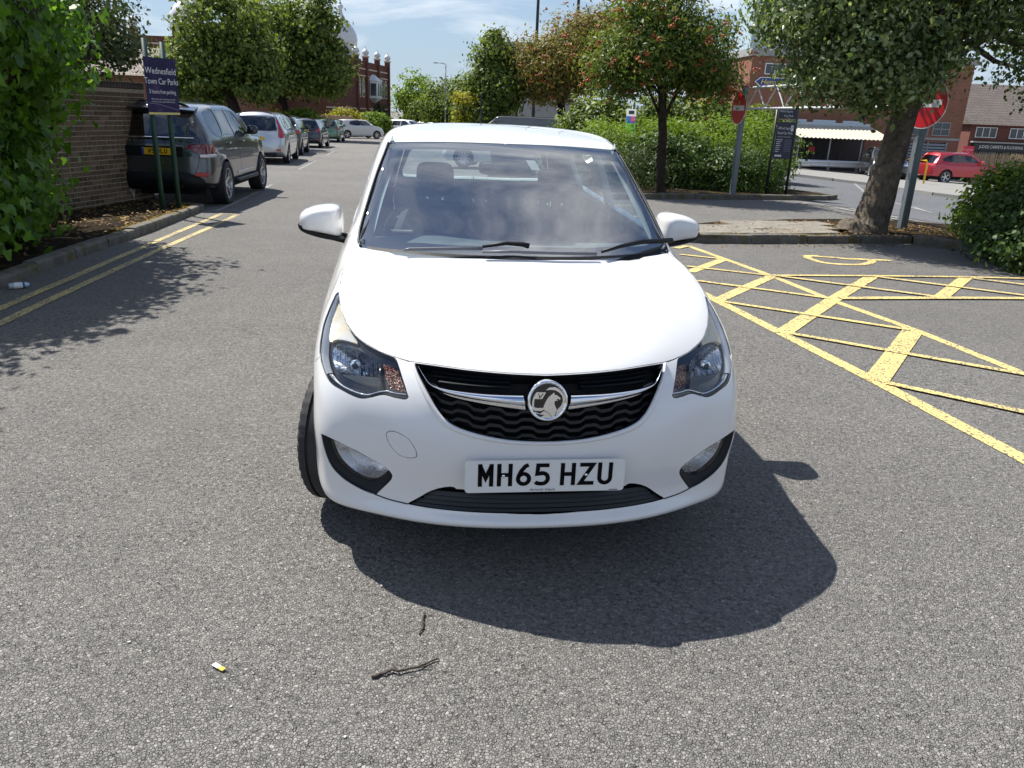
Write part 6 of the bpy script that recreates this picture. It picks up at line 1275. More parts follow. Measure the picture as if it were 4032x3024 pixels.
# ---------------------------------------------------------------- buildings and street furniture
def m_brickwall(name, a, b, mortar, sc=1.):
    t = NT(name); s = t.n('ShaderNodeSeparateXYZ'); t.l(t.coord(), s.inputs[0]); c = t.n('ShaderNodeCombineXYZ'); t.l(t.math('ADD', s.outputs[0], s.outputs[1]), c.inputs[0]); t.l(s.outputs[2], c.inputs[1])
    k = t.n('ShaderNodeTexBrick'); t.l(c.outputs[0], k.inputs['Vector']); k.inputs['Color1'].default_value = (*a, 1); k.inputs['Color2'].default_value = (*b, 1); k.inputs['Mortar'].default_value = (*mortar, 1)
    k.inputs['Scale'].default_value = 1.; k.inputs['Brick Width'].default_value = .225*sc; k.inputs['Row Height'].default_value = .075*sc; k.inputs['Mortar Size'].default_value = .011*sc; k.inputs['Bias'].default_value = -.1
    n = t.noise(.6, 6, .65); col = t.mix(t.math('MULTIPLY', t.ramp(n, [(.4, 0.), (.75, 1.)]), .45), k.outputs[0], tuple(q*.5 for q in a)); col = t.mix(t.math('MULTIPLY', t.noise(7., 4, .6), .3), col, tuple(q*.7 for q in b))
    return t.done(t.pbsdf(col, .9, 0., t.bump(k.outputs['Fac'], -.4, .01), Specular_IOR_Level=.15))
M_RED = m_brickwall('red_brick', (.24, .085, .050), (.31, .125, .075), (.26, .20, .16)); M_DKRED = m_brickwall('dark_red_brick', (.145, .050, .040), (.19, .070, .052), (.15, .10, .085)); M_CREAM = simple('cream_stone', (.55, .45, .32), .8, 0, .12, 3)
M_WFRAME = simple('white_upvc', (.74, .75, .75), .45, 0, .04); M_PANE = simple('window_glass', (.035, .045, .055), .06, 0, .3, 2., coat=.6); M_GREYP = simple('grey_fascia', (.30, .30, .29), .7, 0, .25, 3.); M_DOME = simple('white_dome', (.62, .63, .64), .45, 0, .05, 2.)
M_GALV = simple('galvanised_steel', (.17, .20, .22), .5, .4, .2, 9., .1, 60.); M_BLKM = simple('black_metal', (.012, .013, .015), .45, 0, .2, 10.); M_TRUSS = simple('white_steel', (.50, .52, .54), .5, 0, .12, 9.)
def m_tiles(name, a, b):
    t = NT(name); w = t.n('ShaderNodeTexBrick'); s = t.n('ShaderNodeSeparateXYZ'); t.l(t.coord(), s.inputs[0]); c = t.n('ShaderNodeCombineXYZ'); t.l(t.math('ADD', s.outputs[0], s.outputs[1]), c.inputs[0]); t.l(t.math('MULTIPLY', s.outputs[2], 1.6), c.inputs[1]); t.l(c.outputs[0], w.inputs['Vector'])
    w.inputs['Color1'].default_value = (*a, 1); w.inputs['Color2'].default_value = (*b, 1); w.inputs['Mortar'].default_value = (*[q*.3 for q in a], 1); w.inputs['Scale'].default_value = 1.; w.inputs['Brick Width'].default_value = .33; w.inputs['Row Height'].default_value = .3; w.inputs['Mortar Size'].default_value = .03
    return t.done(t.pbsdf(t.mix(t.math('MULTIPLY', t.noise(1.5, 5, .6), .5), w.outputs[0], b), .85, 0., t.bump(w.outputs['Fac'], -.5, .03)))
M_TILE = m_tiles('roof_tiles', (.17, .14, .12), (.24, .20, .165)); M_TILED = m_tiles('dark_roof_tiles', (.10, .085, .078), (.15, .125, .11))
def box_part(name, x0, x1, y0, y1, z0, z1, mat, parent): m = MB(); m.box(((x0+x1)/2, (y0+y1)/2, (z0+z1)/2), (abs(x1-x0), abs(y1-y0), abs(z1-z0))); return m.build(name, mat, parent)
def window(parent, x0, x1, z0, z1, y=0., face=-1, axis='x', nx=2, nz=1, frame=None, d=.05, fw=.05):
    """framed window standing proud of a wall on the local plane; axis: the wall's own direction"""
    fr = frame or M_WFRAME; w = empty('window', (0, 0, 0), 0, parent)
    def bx(name, a0, a1, b0, b1, o0, o1, mat):
        if axis == 'x': return box_part(name, a0, a1, y+o0*face, y+o1*face, b0, b1, mat, w)
        return box_part(name, y+o0*face, y+o1*face, a0, a1, b0, b1, mat, w)
    bx('pane', x0+.01, x1-.01, z0+.01, z1-.01, -.01, .012, M_PANE)
    for k in range(nx+1): c = x0+(x1-x0)*k/nx; bx('frame', c-fw/2, c+fw/2, z0-fw/2, z1+fw/2, -.01, d, fr)
    for k in range(nz+1): c = z0+(z1-z0)*k/nz; bx('frame', x0, x1, c-fw/2, c+fw/2, -.01, d-.006, fr)
    return w
def shop():
    r = empty('brick_building', (13.4, 50.0, 0), R(4.1)); tag(r, 'long two-storey red brick building with flat grey roof edge across the road', 'building')
    W, D, T, B = 13.7, 14., 5.35, -2.2
    box_part('wall', 0, W, 0, D, B, T, M_RED, r); box_part('roof_edge', -.12, W+.12, -.15, D+.1, T+.003, T+.42, M_GREYP, r)
    for x in (.85, 3.3, 5.8, 8.3, 10.8): window(r, x, x+1.2, 4.38, 4.95)
    for x in (9.2, 10.5, 11.85): window(r, x, x+1.05, 1.30, 2.05, nz=2, frame=M_GREYP)
    box_part('concrete_band', 8.6, W+.02, -.06, 0, 1.02, 1.16, M_GREYP, r)
    m = MB(); m.tube([(7.3, -.12, -1.2), (7.3, -.12, 2.4)], .09, 10); m.build('downpipe', M_BLKM, r, True)
    lv = empty('louvre_shutter', (0, 0, 0), 0, r); box_part('backing', 9.25, 12.85, -.05, 0, -1.2, .88, M_BLKM, lv)
    for k in range(11):
        m = MB(); m.box((11.05, -.10, -1.05+k*.18), (3.6, .10, .12)); o = m.build('slat', simple('louvre_grey', (.22, .25, .28), .6, 0, .1), lv)
    for x in (9.25, 10.45, 11.65, 12.85): box_part('upright', x-.03, x+.03, -.18, -.02, -1.2, .92, M_GREYP, lv)
    # arrow sign
    s = empty('shop_arrow_sign', (13.4, 50.0, 0), R(4.1)); tag(s, 'blue left-pointing shop arrow sign with yellow lettering on the brick building', 'sign')
    def fr(a, b, h): return (a, -.04-h, b)
    m = MB(); m.prism([(.28, 3.93), (.62, 3.66), (3.1, 3.66), (3.1, 4.20), (.62, 4.20)], 0, .05, fr); fix_normals(m.build('border', M_WFRAME, s))
    m = MB(); m.prism([(.36, 3.93), (.65, 3.71), (3.05, 3.71), (3.05, 4.15), (.65, 4.15)], .05, .06, fr); fix_normals(m.build('board', simple('shop_blue', (.012, .05, .24), .35, 0, .05), s))
    lettering('lettering', [('Heron Foods', 1.85, 3.92, .44, 1.0, 'CENTER')], simple('shop_yellow', (.80, .60, .03), .4, 0, 0), s, lambda x, y: (x+.2*(y-3.92), -.115, y))
    # trolley shelter
    c = empty('trolley_shelter', (15.5, 46.0, gz(17.5, 46.5)), R(2.)); tag(c, 'lean-to trolley shelter with pale corrugated canopy against the brick building', 'shelter'); z = -gz(17.5, 46.5)
    V = []; F = []; n = 92
    for i in range(n+1):
        x = -.1+5.4*i/n; h = .035 if (i % 4) in (0, 1) else 0.
        V += [(x+.9*.0, -.15, .93+h+z), (x+.0, 3.1, 1.62+h+z)]
    F = [(2*i, 2*i+2, 2*i+3, 2*i+1) for i in range(n)]; obj('canopy_sheet', V, F, simple('canopy_cream', (.44, .42, .34), .6, 0, .25, 2.), c)
    box_part('gutter', -.1, 5.3, 3.05, 3.2, 1.60+z, 1.78+z, simple('flashing', (.48, .55, .60), .5, 0, .15), c)
    for k in range(3): box_part('flashing_board', .1+k*1.8, 1.5+k*1.75, 3.21, 3.3, 1.72+z, 1.92+z, MATS['flashing'], c)
    for x in (.03, 1.8, 3.6, 5.2): m = MB(); m.tube([(x, 0, -.1), (x, 0, .93+z)], .04, 8); m.build('post', M_GREYP, c, True)
    box_part('back_panel', 0, 5.2, 3.22, 3.30, -.1, 1.5+z, M_BLKM, c)
    box_part('side_panel', -.05, -.02, 0, 3.2, -.1, .9+z, simple('panel_green', (.04, .07, .07), .6, 0, .2), c)
    m = MB(); m.box((1.35, 1.4, 1.15), (.36, .02, .26)); o = m.build('warning_notice', simple('notice_red', (.55, .03, .04), .5, 0, 0), c)
    for k in range(9):
        m = MB(); x = .5+k*.38; m.tube([(x, .9, .15), (x, .9, .95), (x, 1.6, 1.0), (x, 1.6, .2), (x, .9, .15)], .012, 5); m.tube([(x-.2, .9, .5), (x+.2, .9, .5)], .012, 5); tt = m.build('trolley', M_DARKALLOY, None); tt.location = c.location; tt.rotation_euler = c.rotation_euler; tag(tt, 'wire shopping trolley nested with others in the dark shelter', 'trolley', 'trolleys in the shelter')
    g = empty('guard_rail', (15.3, 45.4, gz(17, 45.4)), R(2.)); tag(g, 'galvanised crash barrier rail in front of the trolley shelter', 'barrier'); zz = -gz(17, 45.4)
    prof = [(0, -.58), (-.05, -.52), (-.05, -.46), (0, -.42), (0, -.38), (-.05, -.33), (-.05, -.28), (0, -.22)]; V = [(x, o, q+zz) for x in (0, 3.9) for o, q in prof]; m_ = len(prof)
    obj('rail', V, [(i, i+1, m_+i+1, m_+i) for i in range(m_-1)], simple('barrier_steel', (.55, .57, .60), .4, .6, .15, 4.), g)
    for x in (.3, 1.9, 3.5): box_part('post', x-.05, x+.05, .0, .1, -.05, -.2+zz, M_GALV, g)
    # pay sign, fence
    p = empty('pay_by_phone_sign', (25.9, 47.6, gz(25.9, 47.6)), R(0)); tag(p, 'red pay-by-phone board between the louvres and the wooden fence', 'sign'); zz = -gz(25.9, 47.6)
    box_part('board', -.30, .32, 0, .03, .18+zz, .80+zz, simple('pay_red', (.62, .03, .06), .4, 0, .05), p)
    lettering('lettering', [('Pay by Phone', 0, .60+zz, .105, 1., 'CENTER'), ('• •', 0, .46+zz, .16, 1., 'CENTER')], M_WFRAME, p, lambda x, y: (x, -.004, y))
    for x in (-.25, .27): m = MB(); m.tube([(x, .06, -.05), (x, .06, .78+zz)], .03, 8); m.build('post', M_GALV, p, True)
    f = empty('picket_fence', (27.3, 50.4, gz(29, 50.4)), R(2.)); tag(f, 'weathered wooden picket fence right of the brick building', 'fence'); M_WOOD = simple('fence_wood', (.34, .24, .14), .85, 0, .3, 5.); zz = -gz(29, 50.4)
    me = None
    for k in range(52):
        if me is None:
            m = MB(); m.prism([(-.05, -.3), (.05, -.3), (.05, 1.72), (0, 1.84), (-.05, 1.72)], 0, .02, lambda a, b, h: (a, h, b)); o = m.build('picket', M_WOOD, f); fix_normals(o); me = o.data
        else: o = bpy.data.objects.new('picket', me); link(o, f)
        o.location = (k*.125, 0, -.02+rng.normal(0, .015)); o.rotation_euler = (0, rng.normal(0, .01), 0)
    for q in (.5, 1.4): box_part('fence_rail', 0, 6.5, .025, .08, q, q+.09, M_WOOD, f)
    # carpet shop
    s2 = empty('carpet_shop', (33.6, 62., gz(37, 62)), R(-2)); tag(s2, 'brick shop with tiled roof and a long dark fascia sign at far right', 'building'); zz = -gz(37, 62)
    box_part('wall', 0, 14., 0, 9., -.6, 2.2+zz, M_DKRED, s2)
    V = [(-.3, -.4, 2.15+zz), (14.3, -.4, 2.15+zz), (14.3, 4.5, 5.2+zz), (-.3, 4.5, 5.2+zz), (-.3, 9.4, 2.15+zz), (14.3, 9.4, 2.15+zz)]; obj('roof', V, [(0, 1, 2, 3), (3, 2, 5, 4), (0, 3, 4), (1, 5, 2)], M_TILED, s2)
    box_part('shopfront', .4, 13.6, -.12, 0, -.4, .95+zz, M_BLKM, s2); fa = box_part('fascia', .3, 13.7, -.30, -.12, .34+zz, .80+zz, simple('fascia_dark', (.015, .022, .024), .4, 0, .1), s2)
    lettering('lettering', [('JUDGE CARPETS & FLOORING', 2.35, .58+zz, .30, .80, 'CENTER')], M_WFRAME, fa, lambda x, y: (x, -.305, y))
    box_part('canopy_edge', .1, 14., -.55, -.12, .86+zz, .96+zz, M_GREYP, s2)
    for x in (.4, 2.9, 5.6, 8.4): window(s2, x, x+1.5, 1.25+zz, 1.95+zz, nx=3, frame=M_WFRAME)
    for x in (.9, 2.6): window(s2, x, x+1.3, -.2+zz-.6, .25+zz, y=-.12, nx=2, frame=M_BLKM)
    # high-rise
    t = empty('tower_block', (58., 220., -4.)); tag(t, 'pale blue-grey tower block showing through the street tree leaves', 'building'); box_part('wall', 0, 20., 0, 18., 0, 46., simple('cladding_blue', (.36, .46, .52), .5, 0, .08, .3), t)
    for z in range(9):
        for k in range(6): window(t, 1.2+k*3.1, 3.2+k*3.1, 21+z*2.75, 22.4+z*2.75, nx=1, frame=M_WFRAME, fw=.12, d=.1)
    b2 = empty('roof_plant_room', (-1.7, 66., gz(-1.7, 66))); tag(b2, 'grey flat-topped block just showing above the rowan trees', 'building'); box_part('wall', 0, 6., 0, 6., -.3, 7.2, simple('render_grey', (.33, .34, .34), .8, 0, .1), b2); box_part('roof_edge', -.15, 6.15, -.15, 6.15, 7.2, 7.6, M_GREYP, b2)
shop()
def onion(m, c, r, h, n=20):
    m.lathe([(r*.62, -.16*h), (r*.66, -.08*h), (r*.60, -.03*h), (r*.80, .05*h), (r*.97, .16*h), (r, .26*h), (r*.94, .38*h), (r*.76, .50*h), (r*.50, .60*h), (r*.26, .69*h), (r*.13, .77*h), (r*.09, .86*h), (r*.16, .885*h), (r*.18, .92*h), (r*.10, .95*h), (r*.03, .97*h), (r*.012, 1.12*h), (.0, 1.15*h)], n, 'z', c)
def temple():
    d = np.array([1.37, 11.]); L = np.linalg.norm(d); rz = math.atan2(d[1], d[0])
    r = empty('temple_tower', (-17.0, 85., 0), rz); tag(r, 'dark red brick temple block with white onion domes and a white oriel bay', 'building')
    # local x runs along the wall away from us, the wall faces local -y (picture right); body lies on +y
    T, B = 6.15, -1.3; box_part('wall', -9., L, 0, 9., B, T, M_DKRED, r)
    for z in (5.35, 4.68, 1.45): box_part('stone_band', -9., L+.02, -.035, 0, z, z+.13, M_CREAM, r)
    for k, x in enumerate((-.15, 3.0, 7.1, L-.1)):
        p = box_part('pilaster', x-.22, x+.22, -.22, .3, B, T+.42, M_DKRED, r); box_part('capital', x-.30, x+.30, -.30, .36, T+.423, T+.56, M_CREAM, p)
        m = MB(); onion(m, (x, .03, T+.66), .36, .85); m.build('small_dome', M_DOME, p, True)
    p = box_part('pilaster', L-.5, L, 8.5, 9., B, T+.42, M_DKRED, r); m = MB(); onion(m, (L-.25, 8.7, T+.6), .36, .85); m.build('small_dome', M_DOME, p, True)
    def arched(x, z0, z1, w):
        wn = empty('window', (0, 0, 0), 0, r); pts = [(x-w/2, z0), (x+w/2, z0)]+[(x+w/2*math.cos(t), z1-w/2+w/2*1.25*math.sin(t)) for t in np.linspace(0, math.pi, 9)]
        m = MB(); m.prism([(x+(a-x)*1.45, z0-.12 if b <= z0+.01 else z1-w/2+(b-z1+w/2)*1.35 if b > z1-w/2 else b) for a, b in pts], 0, .05, lambda a, b, h: (a, -h-.001, b)); fix_normals(m.build('surround', M_CREAM, wn))
        m = MB(); m.prism(pts, .05, .07, lambda a, b, h: (a, -h, b)); fix_normals(m.build('pane', M_PANE, wn))
    for x in (.55, 1.9, 4.1, 8.6, 10.0): arched(x, 2.75, 4.35, .62 if x < 8 else .7)
    for x in (.55, 1.9, 4.1, 5.6, 8.3, 9.9): arched(x, -.6, .75, .8)
    bay = empty('oriel_bay', (0, 0, 0), 0, r); pl = [(4.0, 0), (4.35, -.75), (6.15, -.75), (6.5, 0)]
    m = MB(); m.prism(pl, 2.62, 4.35, lambda a, b, h: (a, b, h)); fix_normals(m.build('bay_wall', M_DOME, bay))
    V = [(a+(a-5.25)*.08, b*1.1, 4.36) for a, b in pl]+[(4.9, 0, 4.98), (5.25, -.2, 5.0), (5.6, 0, 4.98)]; fix_normals(obj('bay_roof', V, [(0, 1, 5, 4), (1, 2, 5), (2, 3, 6, 5), (0, 4, 6, 3), (4, 5, 6), (0, 3, 2, 1)], M_DOME, bay))
    V = [(a, b, 2.61) for a, b in pl]+[(4.9, 0, 2.2), (5.25, -.25, 2.1), (5.6, 0, 2.2)]; fix_normals(obj('bay_base', V, [(0, 1, 5, 4), (1, 2, 5), (2, 3, 6, 5), (0, 4, 6, 3), (4, 5, 6), (0, 1, 2, 3)], M_DOME, bay))
    for x in (4.75, 5.5): box_part('bay_window', x, x+.38, -.77, -.752, 2.85, 4.1, M_PANE, bay)
    m = MB(); m.add([(4.05, -.13, 2.85), (4.30, -.66, 2.85), (4.30, -.66, 4.1), (4.05, -.13, 4.1)], [(0, 1, 2, 3)]); o = m.build('bay_window', M_PANE, bay); o.location = (-.012, -.008, 0)
    r2 = empty('temple_dome', (-25., 115., 0)); tag(r2, 'great white onion dome with finial behind the left trees, above the temple tower', 'dome'); m = MB(); onion(m, (0, 0, 8.6), 2.15, 6.3, 32); m.build('dome', M_DOME, r2, True); box_part('drum', -2.2, 2.2, -2.2, 2.2, -1.5, 8.0, M_DKRED, r2)
    r3 = empty('temple_dome', (-38., 95., 0)); tag(r3, 'ribbed white dome at top left between the two tree crowns', 'dome'); m = MB(); onion(m, (0, 0, 8.6), 1.75, 5.2, 24); m.build('dome', M_DOME, r3, True); box_part('drum', -1.7, 1.7, -1.7, 1.7, -1.5, 8.2, M_DOME, r3)
    h = empty('temple_hall', (-38., 70., 0)); tag(h, 'red brick temple hall with pale bands seen between the left trees', 'building'); box_part('wall', 0, 13.5, 0, 12., -1.3, 6.55, M_DKRED, h)
    for z in (5.9, 5.3): box_part('stone_band', 0, 13.52, -.04, 0, z, z+.14, M_CREAM, h)
    for x in (5.6, 9.2, 13.2): p = box_part('pilaster', x-.28, x+.28, -.3, .3, -1.3, 7.0, M_DKRED, h); box_part('capital', x-.38, x+.38, -.4, .4, 7.003, 7.18, M_CREAM, p); m = MB(); onion(m, (x, 0, 7.3), .42, 1.); m.build('small_dome', M_DOME, p, True)
    l = empty('tiled_roof_house', (-24., 46., gz(-20, 46))); tag(l, 'low brick building with grey tiled roof behind the car park sign', 'building'); zz = -gz(-20, 46)
    box_part('wall', 0, 7.6, 0, 8., -.3, 2.75+zz, M_RED, l); V = [(-.4, -.6, 2.75+zz), (8., -.6, 2.75+zz), (8., 3.5, 4.4+zz), (-.4, 3.5, 4.4+zz), (-.4, 8.4, 2.7+zz), (8., 8.4, 2.7+zz)]; obj('roof', V, [(0, 1, 2, 3), (3, 2, 5, 4), (0, 3, 4), (1, 5, 2)], M_TILE, l)
    for x in (1., 3.2, 5.4): window(l, x, x+1.5, 1.35+zz, 2.3+zz, nx=2, frame=M_BLKM)
    f = empty('boarded_fence', (-17.7, 70., gz(-16, 70))); tag(f, 'pale timber board fence beyond the navy hatchback', 'fence'); M_B = simple('board_tan', (.36, .24, .16), .85, 0, .2, 4.); zz = -gz(-16, 70)
    for k in range(3): m = MB(); m.box((.55+k*1.1, 0, .42+zz*.5), (1.06, .06, .9+zz), 0, .01); m.build('board', M_B, f)
temple()
def furniture():
    def pole(name, lab, x, y, z1, w, rz, lean=0.):
        z = gz(x, y)+.06; r = empty(name, (x, y, z), rz); tag(r, lab, 'post'); r.rotation_euler = (0, lean, rz)
        m = MB(); m.box((0, 0, (z1-z)/2-.1), (w, w, z1-z+.2), 0, w*.12); m.build('shaft', M_GALV, r); m = MB(); m.box((0, 0, z1-z+.012), (w*1.08, w*1.08, .02)); m.build('cap', M_GALV, r); return r
    d = np.array([1.25, -5.96]); d /= np.linalg.norm(d); rz = math.atan2(d[1], d[0])
    pole('barrier_post', 'grey square steel post carrying the left no-entry disc', 5.03, 19.02, 2.33, .115, rz); pole('barrier_post', 'grey square steel post carrying the right no-entry disc behind the tree trunk', 6.30, 13.06, 2.38, .125, rz)
    for (x, y, zc, rad, lab, n) in ((4.93, 19.0, 1.86, .365, 'red and white no-entry disc on the left barrier post', np.array([-.98, -.205])), (6.24, 12.97, 1.93, .375, 'red and white no-entry disc half hidden by leaves on the right post', np.array([-.86, -.51]))):
        r = empty('no_entry_sign', (x, y, zc)); tag(r, lab, 'sign'); u = np.array([-n[1], n[0]])
        fr = lambda a, b, h: (u[0]*a+n[0]*h, u[1]*a+n[1]*h, b)
        C = lambda q: [(q*math.cos(t), q*math.sin(t)) for t in np.linspace(0, 2*math.pi, 40, endpoint=False)]
        m = MB(); m.prism(C(rad), .0, .004, fr); fix_normals(m.build('plate', M_WFRAME, r)); m = MB(); m.prism(C(rad*.955), .0045, .0065, fr); fix_normals(m.build('red_face', simple('sign_red', (.55, .008, .015), .3, 0, .05), r))
        m = MB(); m.prism([(-rad*.74, -rad*.15), (rad*.74, -rad*.15), (rad*.74, rad*.15), (-rad*.74, rad*.15)], .007, .008, fr); fix_normals(m.build('white_bar', M_WFRAME, r)); m = MB(); m.prism([(-.03, -rad*.7), (.03, -rad*.7), (.03, rad*.7), (-.03, rad*.7)], -.05, -.001, fr); fix_normals(m.build('bracket', M_GALV, r))
    a, b = np.array([5.03, 19.02]), np.array([6.30, 13.06]); t = empty('height_barrier', (0, 0, 0)); tag(t, 'white lattice height-restriction beam spanning the two no-entry posts', 'barrier')
    def P(s, z): q = a+(b-a)*s; return (q[0], q[1], z+.04*s)
    for z in (2.29, 1.85): m = MB(); m.tube([P(.02, z), P(.98, z)], .028, 6); m.build('chord', M_TRUSS, t)
    N = 14
    for k in range(N): m = MB(); z0, z1 = (1.85, 2.29) if k % 2 == 0 else (2.29, 1.85); m.tube([P(.03+.94*k/N, z0), P(.03+.94*(k+1)/N, z1)], .016, 6); m.build('lattice_bar', M_TRUSS, t)
    # big car park board on black posts
    r = empty('car_park_board', (6.28, 19.7, gz(6.28, 19.7)+.06), R(8)); tag(r, 'tall navy Alfred Squire Road Car Park board on black posts', 'sign'); z = -r.location.z
    for x in (-.255, .255): m = MB(); m.tube([(x, .02, -.1), (x, .02, 1.93+z)], .032, 10); m.build('post', M_BLKM, r, True)
    M_NV = simple('board_navy', (.022, .026, .055), .4, 0, .08, 3.); up = box_part('board', -.215, .215, -.012, .012, 1.64+z, 1.93+z, M_NV, r); box_part('gold_line', -.21, .21, -.015, -.0125, 1.655+z, 1.668+z, simple('gold', (.55, .42, .18), .4, .3, 0), up); lo = box_part('board', -.215, .215, -.012, .012, .76+z, 1.60+z, M_NV, r)
    lettering('lettering', [('Alfred Squire', -.04, 1.84+z, .07, .85, 'CENTER'), ('Car Park', .03, 1.74+z, .07, .9, 'CENTER')], M_WFRAME, up, lambda x, y: (x, -.0135, y))
    lettering('lettering', [('Alfred Squire', -.19, 1.46+z, .085, .78, 'LEFT'), ('Road Car Park', -.19, 1.35+z, .085, .74, 'LEFT'), ('Pay & Display or Pay with RingGo', -.19, 1.265+z, .030, .82, 'LEFT')], M_WFRAME, lo, lambda x, y: (x, -.0135, y))
    for k, w_ in enumerate((.15, .13, .10, .12, .09, .11, .08)):
        box_part('small_print', -.19, -.19+w_, -.0135, -.0125, 1.19+z-.045*k, 1.203+z-.045*k, M_WFRAME, lo)
    for k in range(8): box_part('small_print', .02, .19, -.0135, -.0125, 1.19+z-.036*k, 1.197+z-.036*k, simple('print_grey', (.25, .26, .33), .5, 0, 0), lo)
    box_part('parking_symbol', .13, .195, -.016, -.0125, 1.40+z, 1.53+z, M_WFRAME, lo); lettering('symbol_letter', [('P', .1625, 1.465+z, .10, .9, 'CENTER')], simple('p_blue', (.02, .08, .4), .4, 0, 0), lo, lambda x, y: (x, -.0175, y)); box_part('white_strip', -.19, -.02, -.016, -.0125, .81+z, .85+z, M_WFRAME, lo)
    # small post with route signs
    r = empty('route_sign_post', (2.92, 22., gz(2.92, 22)), R(-58)); tag(r, 'thin dark green post with narrow white and green edge-on signs', 'sign'); z = -r.location.z; m = MB(); m.tube([(0, 0, -.1), (0, 0, 1.95+z)], .035, 8); m.build('post', M_GPOST, r, True)
    p = box_part('sign_plate', -.20, .20, -.055, -.04, 1.08+z, 1.78+z, M_WFRAME, r); box_part('green_panel', -.19, .19, -.059, -.0555, 1.16+z, 1.42+z, simple('sign_green', (.18, .50, .06), .4, 0, 0), p); box_part('blue_panel', -.19, .19, -.059, -.0555, 1.425+z, 1.60+z, simple('sign_blue', (.03, .14, .45), .4, 0, 0), p); box_part('pink_panel', .02, .17, -.062, -.0595, 1.47+z, 1.60+z, simple('sign_pink', (.65, .08, .20), .4, 0, 0), p); box_part('black_emblem', -.1, .12, -.059, -.0555, 1.66+z, 1.74+z, M_BLKM, p)
    p = box_part('sign_plate', -.17, .17, -.055, -.04, .72+z, .97+z, M_WFRAME, r); box_part('blue_mark', -.08, .08, -.059, -.0555, .80+z, .90+z, MATS['sign_blue'], p)
    # lamp columns
    def lampcol(x, y, h, lab, arm, r0=.06):
        r = empty('street_lamp', (x, y, gz(x, y))); tag(r, lab, 'street lamp'); m = MB(); m.tube([(0, 0, -.2), (0, 0, h*.5), (0, 0, h)], [r0, r0*.85, r0*.7], 10); m.build('column', M_GALV if arm else M_BLKM, r, True)
        if arm: m = MB(); m.tube([(0, 0, h-.05), (arm*.5, 0, h+.03), (arm, 0, h+.05)], .03, 8); m.build('bracket', M_GALV, r, True); m = MB(); m.box((arm*1.12, 0, h+.04), (.42, .18, .09), 0, .03); m.build('lantern', M_GALV, r)
    lampcol(-7.05, 75., 6.45, 'slim grey street lamp with a short arm above the distant trees', -.8, .07)
    lampcol(.75, 60., 16., 'left of two tall dark floodlight masts above the rowans', 0, .13); lampcol(3.55, 60., 16., 'right of two tall dark floodlight masts above the rowans', 0, .13)
    for k, (x, y, lab) in enumerate(((21.8, 46.4, 'yellow hoop barrier nearest the black car'), (18.9, 38.5, 'yellow hoop barrier beside the right no-entry post, nearer the road'))):
        m = MB(); z = gz(x, y); m.tube([(x-.28, y, z-.1), (x-.28, y, z+.95), (x-.2, y, z+1.05), (x+.2, y, z+1.05), (x+.28, y, z+.95), (x+.28, y, z-.1)], .045, 8); tag(m.build('hoop_barrier', simple('hoop_yellow', (.72, .42, .02), .45, 0, .1), None, True), lab, 'barrier', 'yellow hoop barriers')
furniture()

# ---------------------------------------------------------------- trees, hedges, ivy
def m_leaf(name, cols, trans=.35, rough=.5, spec=.22, k=1.35):
    """leaf: each leaf its own tone, light passing through it"""
    cols = [tuple(min(1, q*k) for q in c) for c in cols]
    t = NT(name); g = t.geo(); r = g.outputs['Random Per Island']
    c = t.ramp(r, [(k/(len(cols)-1), q) for k, q in enumerate(cols)])
    p = t.pbsdf(c, rough, 0., None, Specular_IOR_Level=spec)
    tr = t.n('ShaderNodeBsdfTranslucent'); t.l(t.mix(1., c, (1.25, 1.25, .55), 'MULTIPLY'), tr.inputs[0])
    mx = t.n('ShaderNodeMixShader'); mx.inputs[0].default_value = trans; t.l(p.outputs[0], mx.inputs[1]); t.l(tr.outputs[0], mx.inputs[2]); return t.done(mx)
M_LF_IVY = m_leaf('ivy_leaf', [(.030, .075, .010), (.055, .120, .014), (.080, .170, .018), (.11, .21, .03), (.05, .10, .02)], .5, .4, .3, 1.5)
M_LF_OAK = m_leaf('tree_leaf', [(.022, .036, .010), (.050, .075, .018), (.085, .115, .026), (.12, .15, .035)], .40, .5, .2, 1.95)
M_LF_DRK = m_leaf('dark_tree_leaf', [(.028, .042, .018), (.045, .062, .024), (.065, .085, .032)], .25)
M_LF_BRT = m_leaf('bright_leaf', [(.08, .14, .018), (.12, .19, .025), (.17, .24, .035)], .4)
M_LF_YEL = m_leaf('yellow_leaf', [(.20, .21, .02), (.30, .26, .03), (.15, .18, .02)], .4)
M_LF_WB = m_leaf('whitebeam_leaf', [(.018, .032, .012), (.034, .054, .020), (.060, .088, .028), (.10, .13, .05), (.16, .19, .13)], .42, .38, .4, 2.2)
M_LF_ROW = m_leaf('rowan_leaf', [(.035, .065, .014), (.055, .090, .020), (.085, .115, .026), (.12, .13, .03)], .38, .5, .2, 1.8)
M_LF_ROW2 = m_leaf('dry_rowan_leaf', [(.075, .085, .024), (.11, .11, .03), (.15, .10, .03), (.06, .08, .02)], .38, .5, .2, 1.7)
M_LF_HDG = m_leaf('hedge_leaf', [(.022, .046, .012), (.036, .070, .016), (.055, .095, .022), (.08, .125, .03)], .3, .45, .25, 1.35)
M_LF_COT = m_leaf('cotoneaster_leaf', [(.035, .055, .022), (.055, .078, .032), (.085, .11, .05)], .22)
M_BERRY = simple('rowan_berry', (.42, .10, .030), .4, 0, .3, 20)
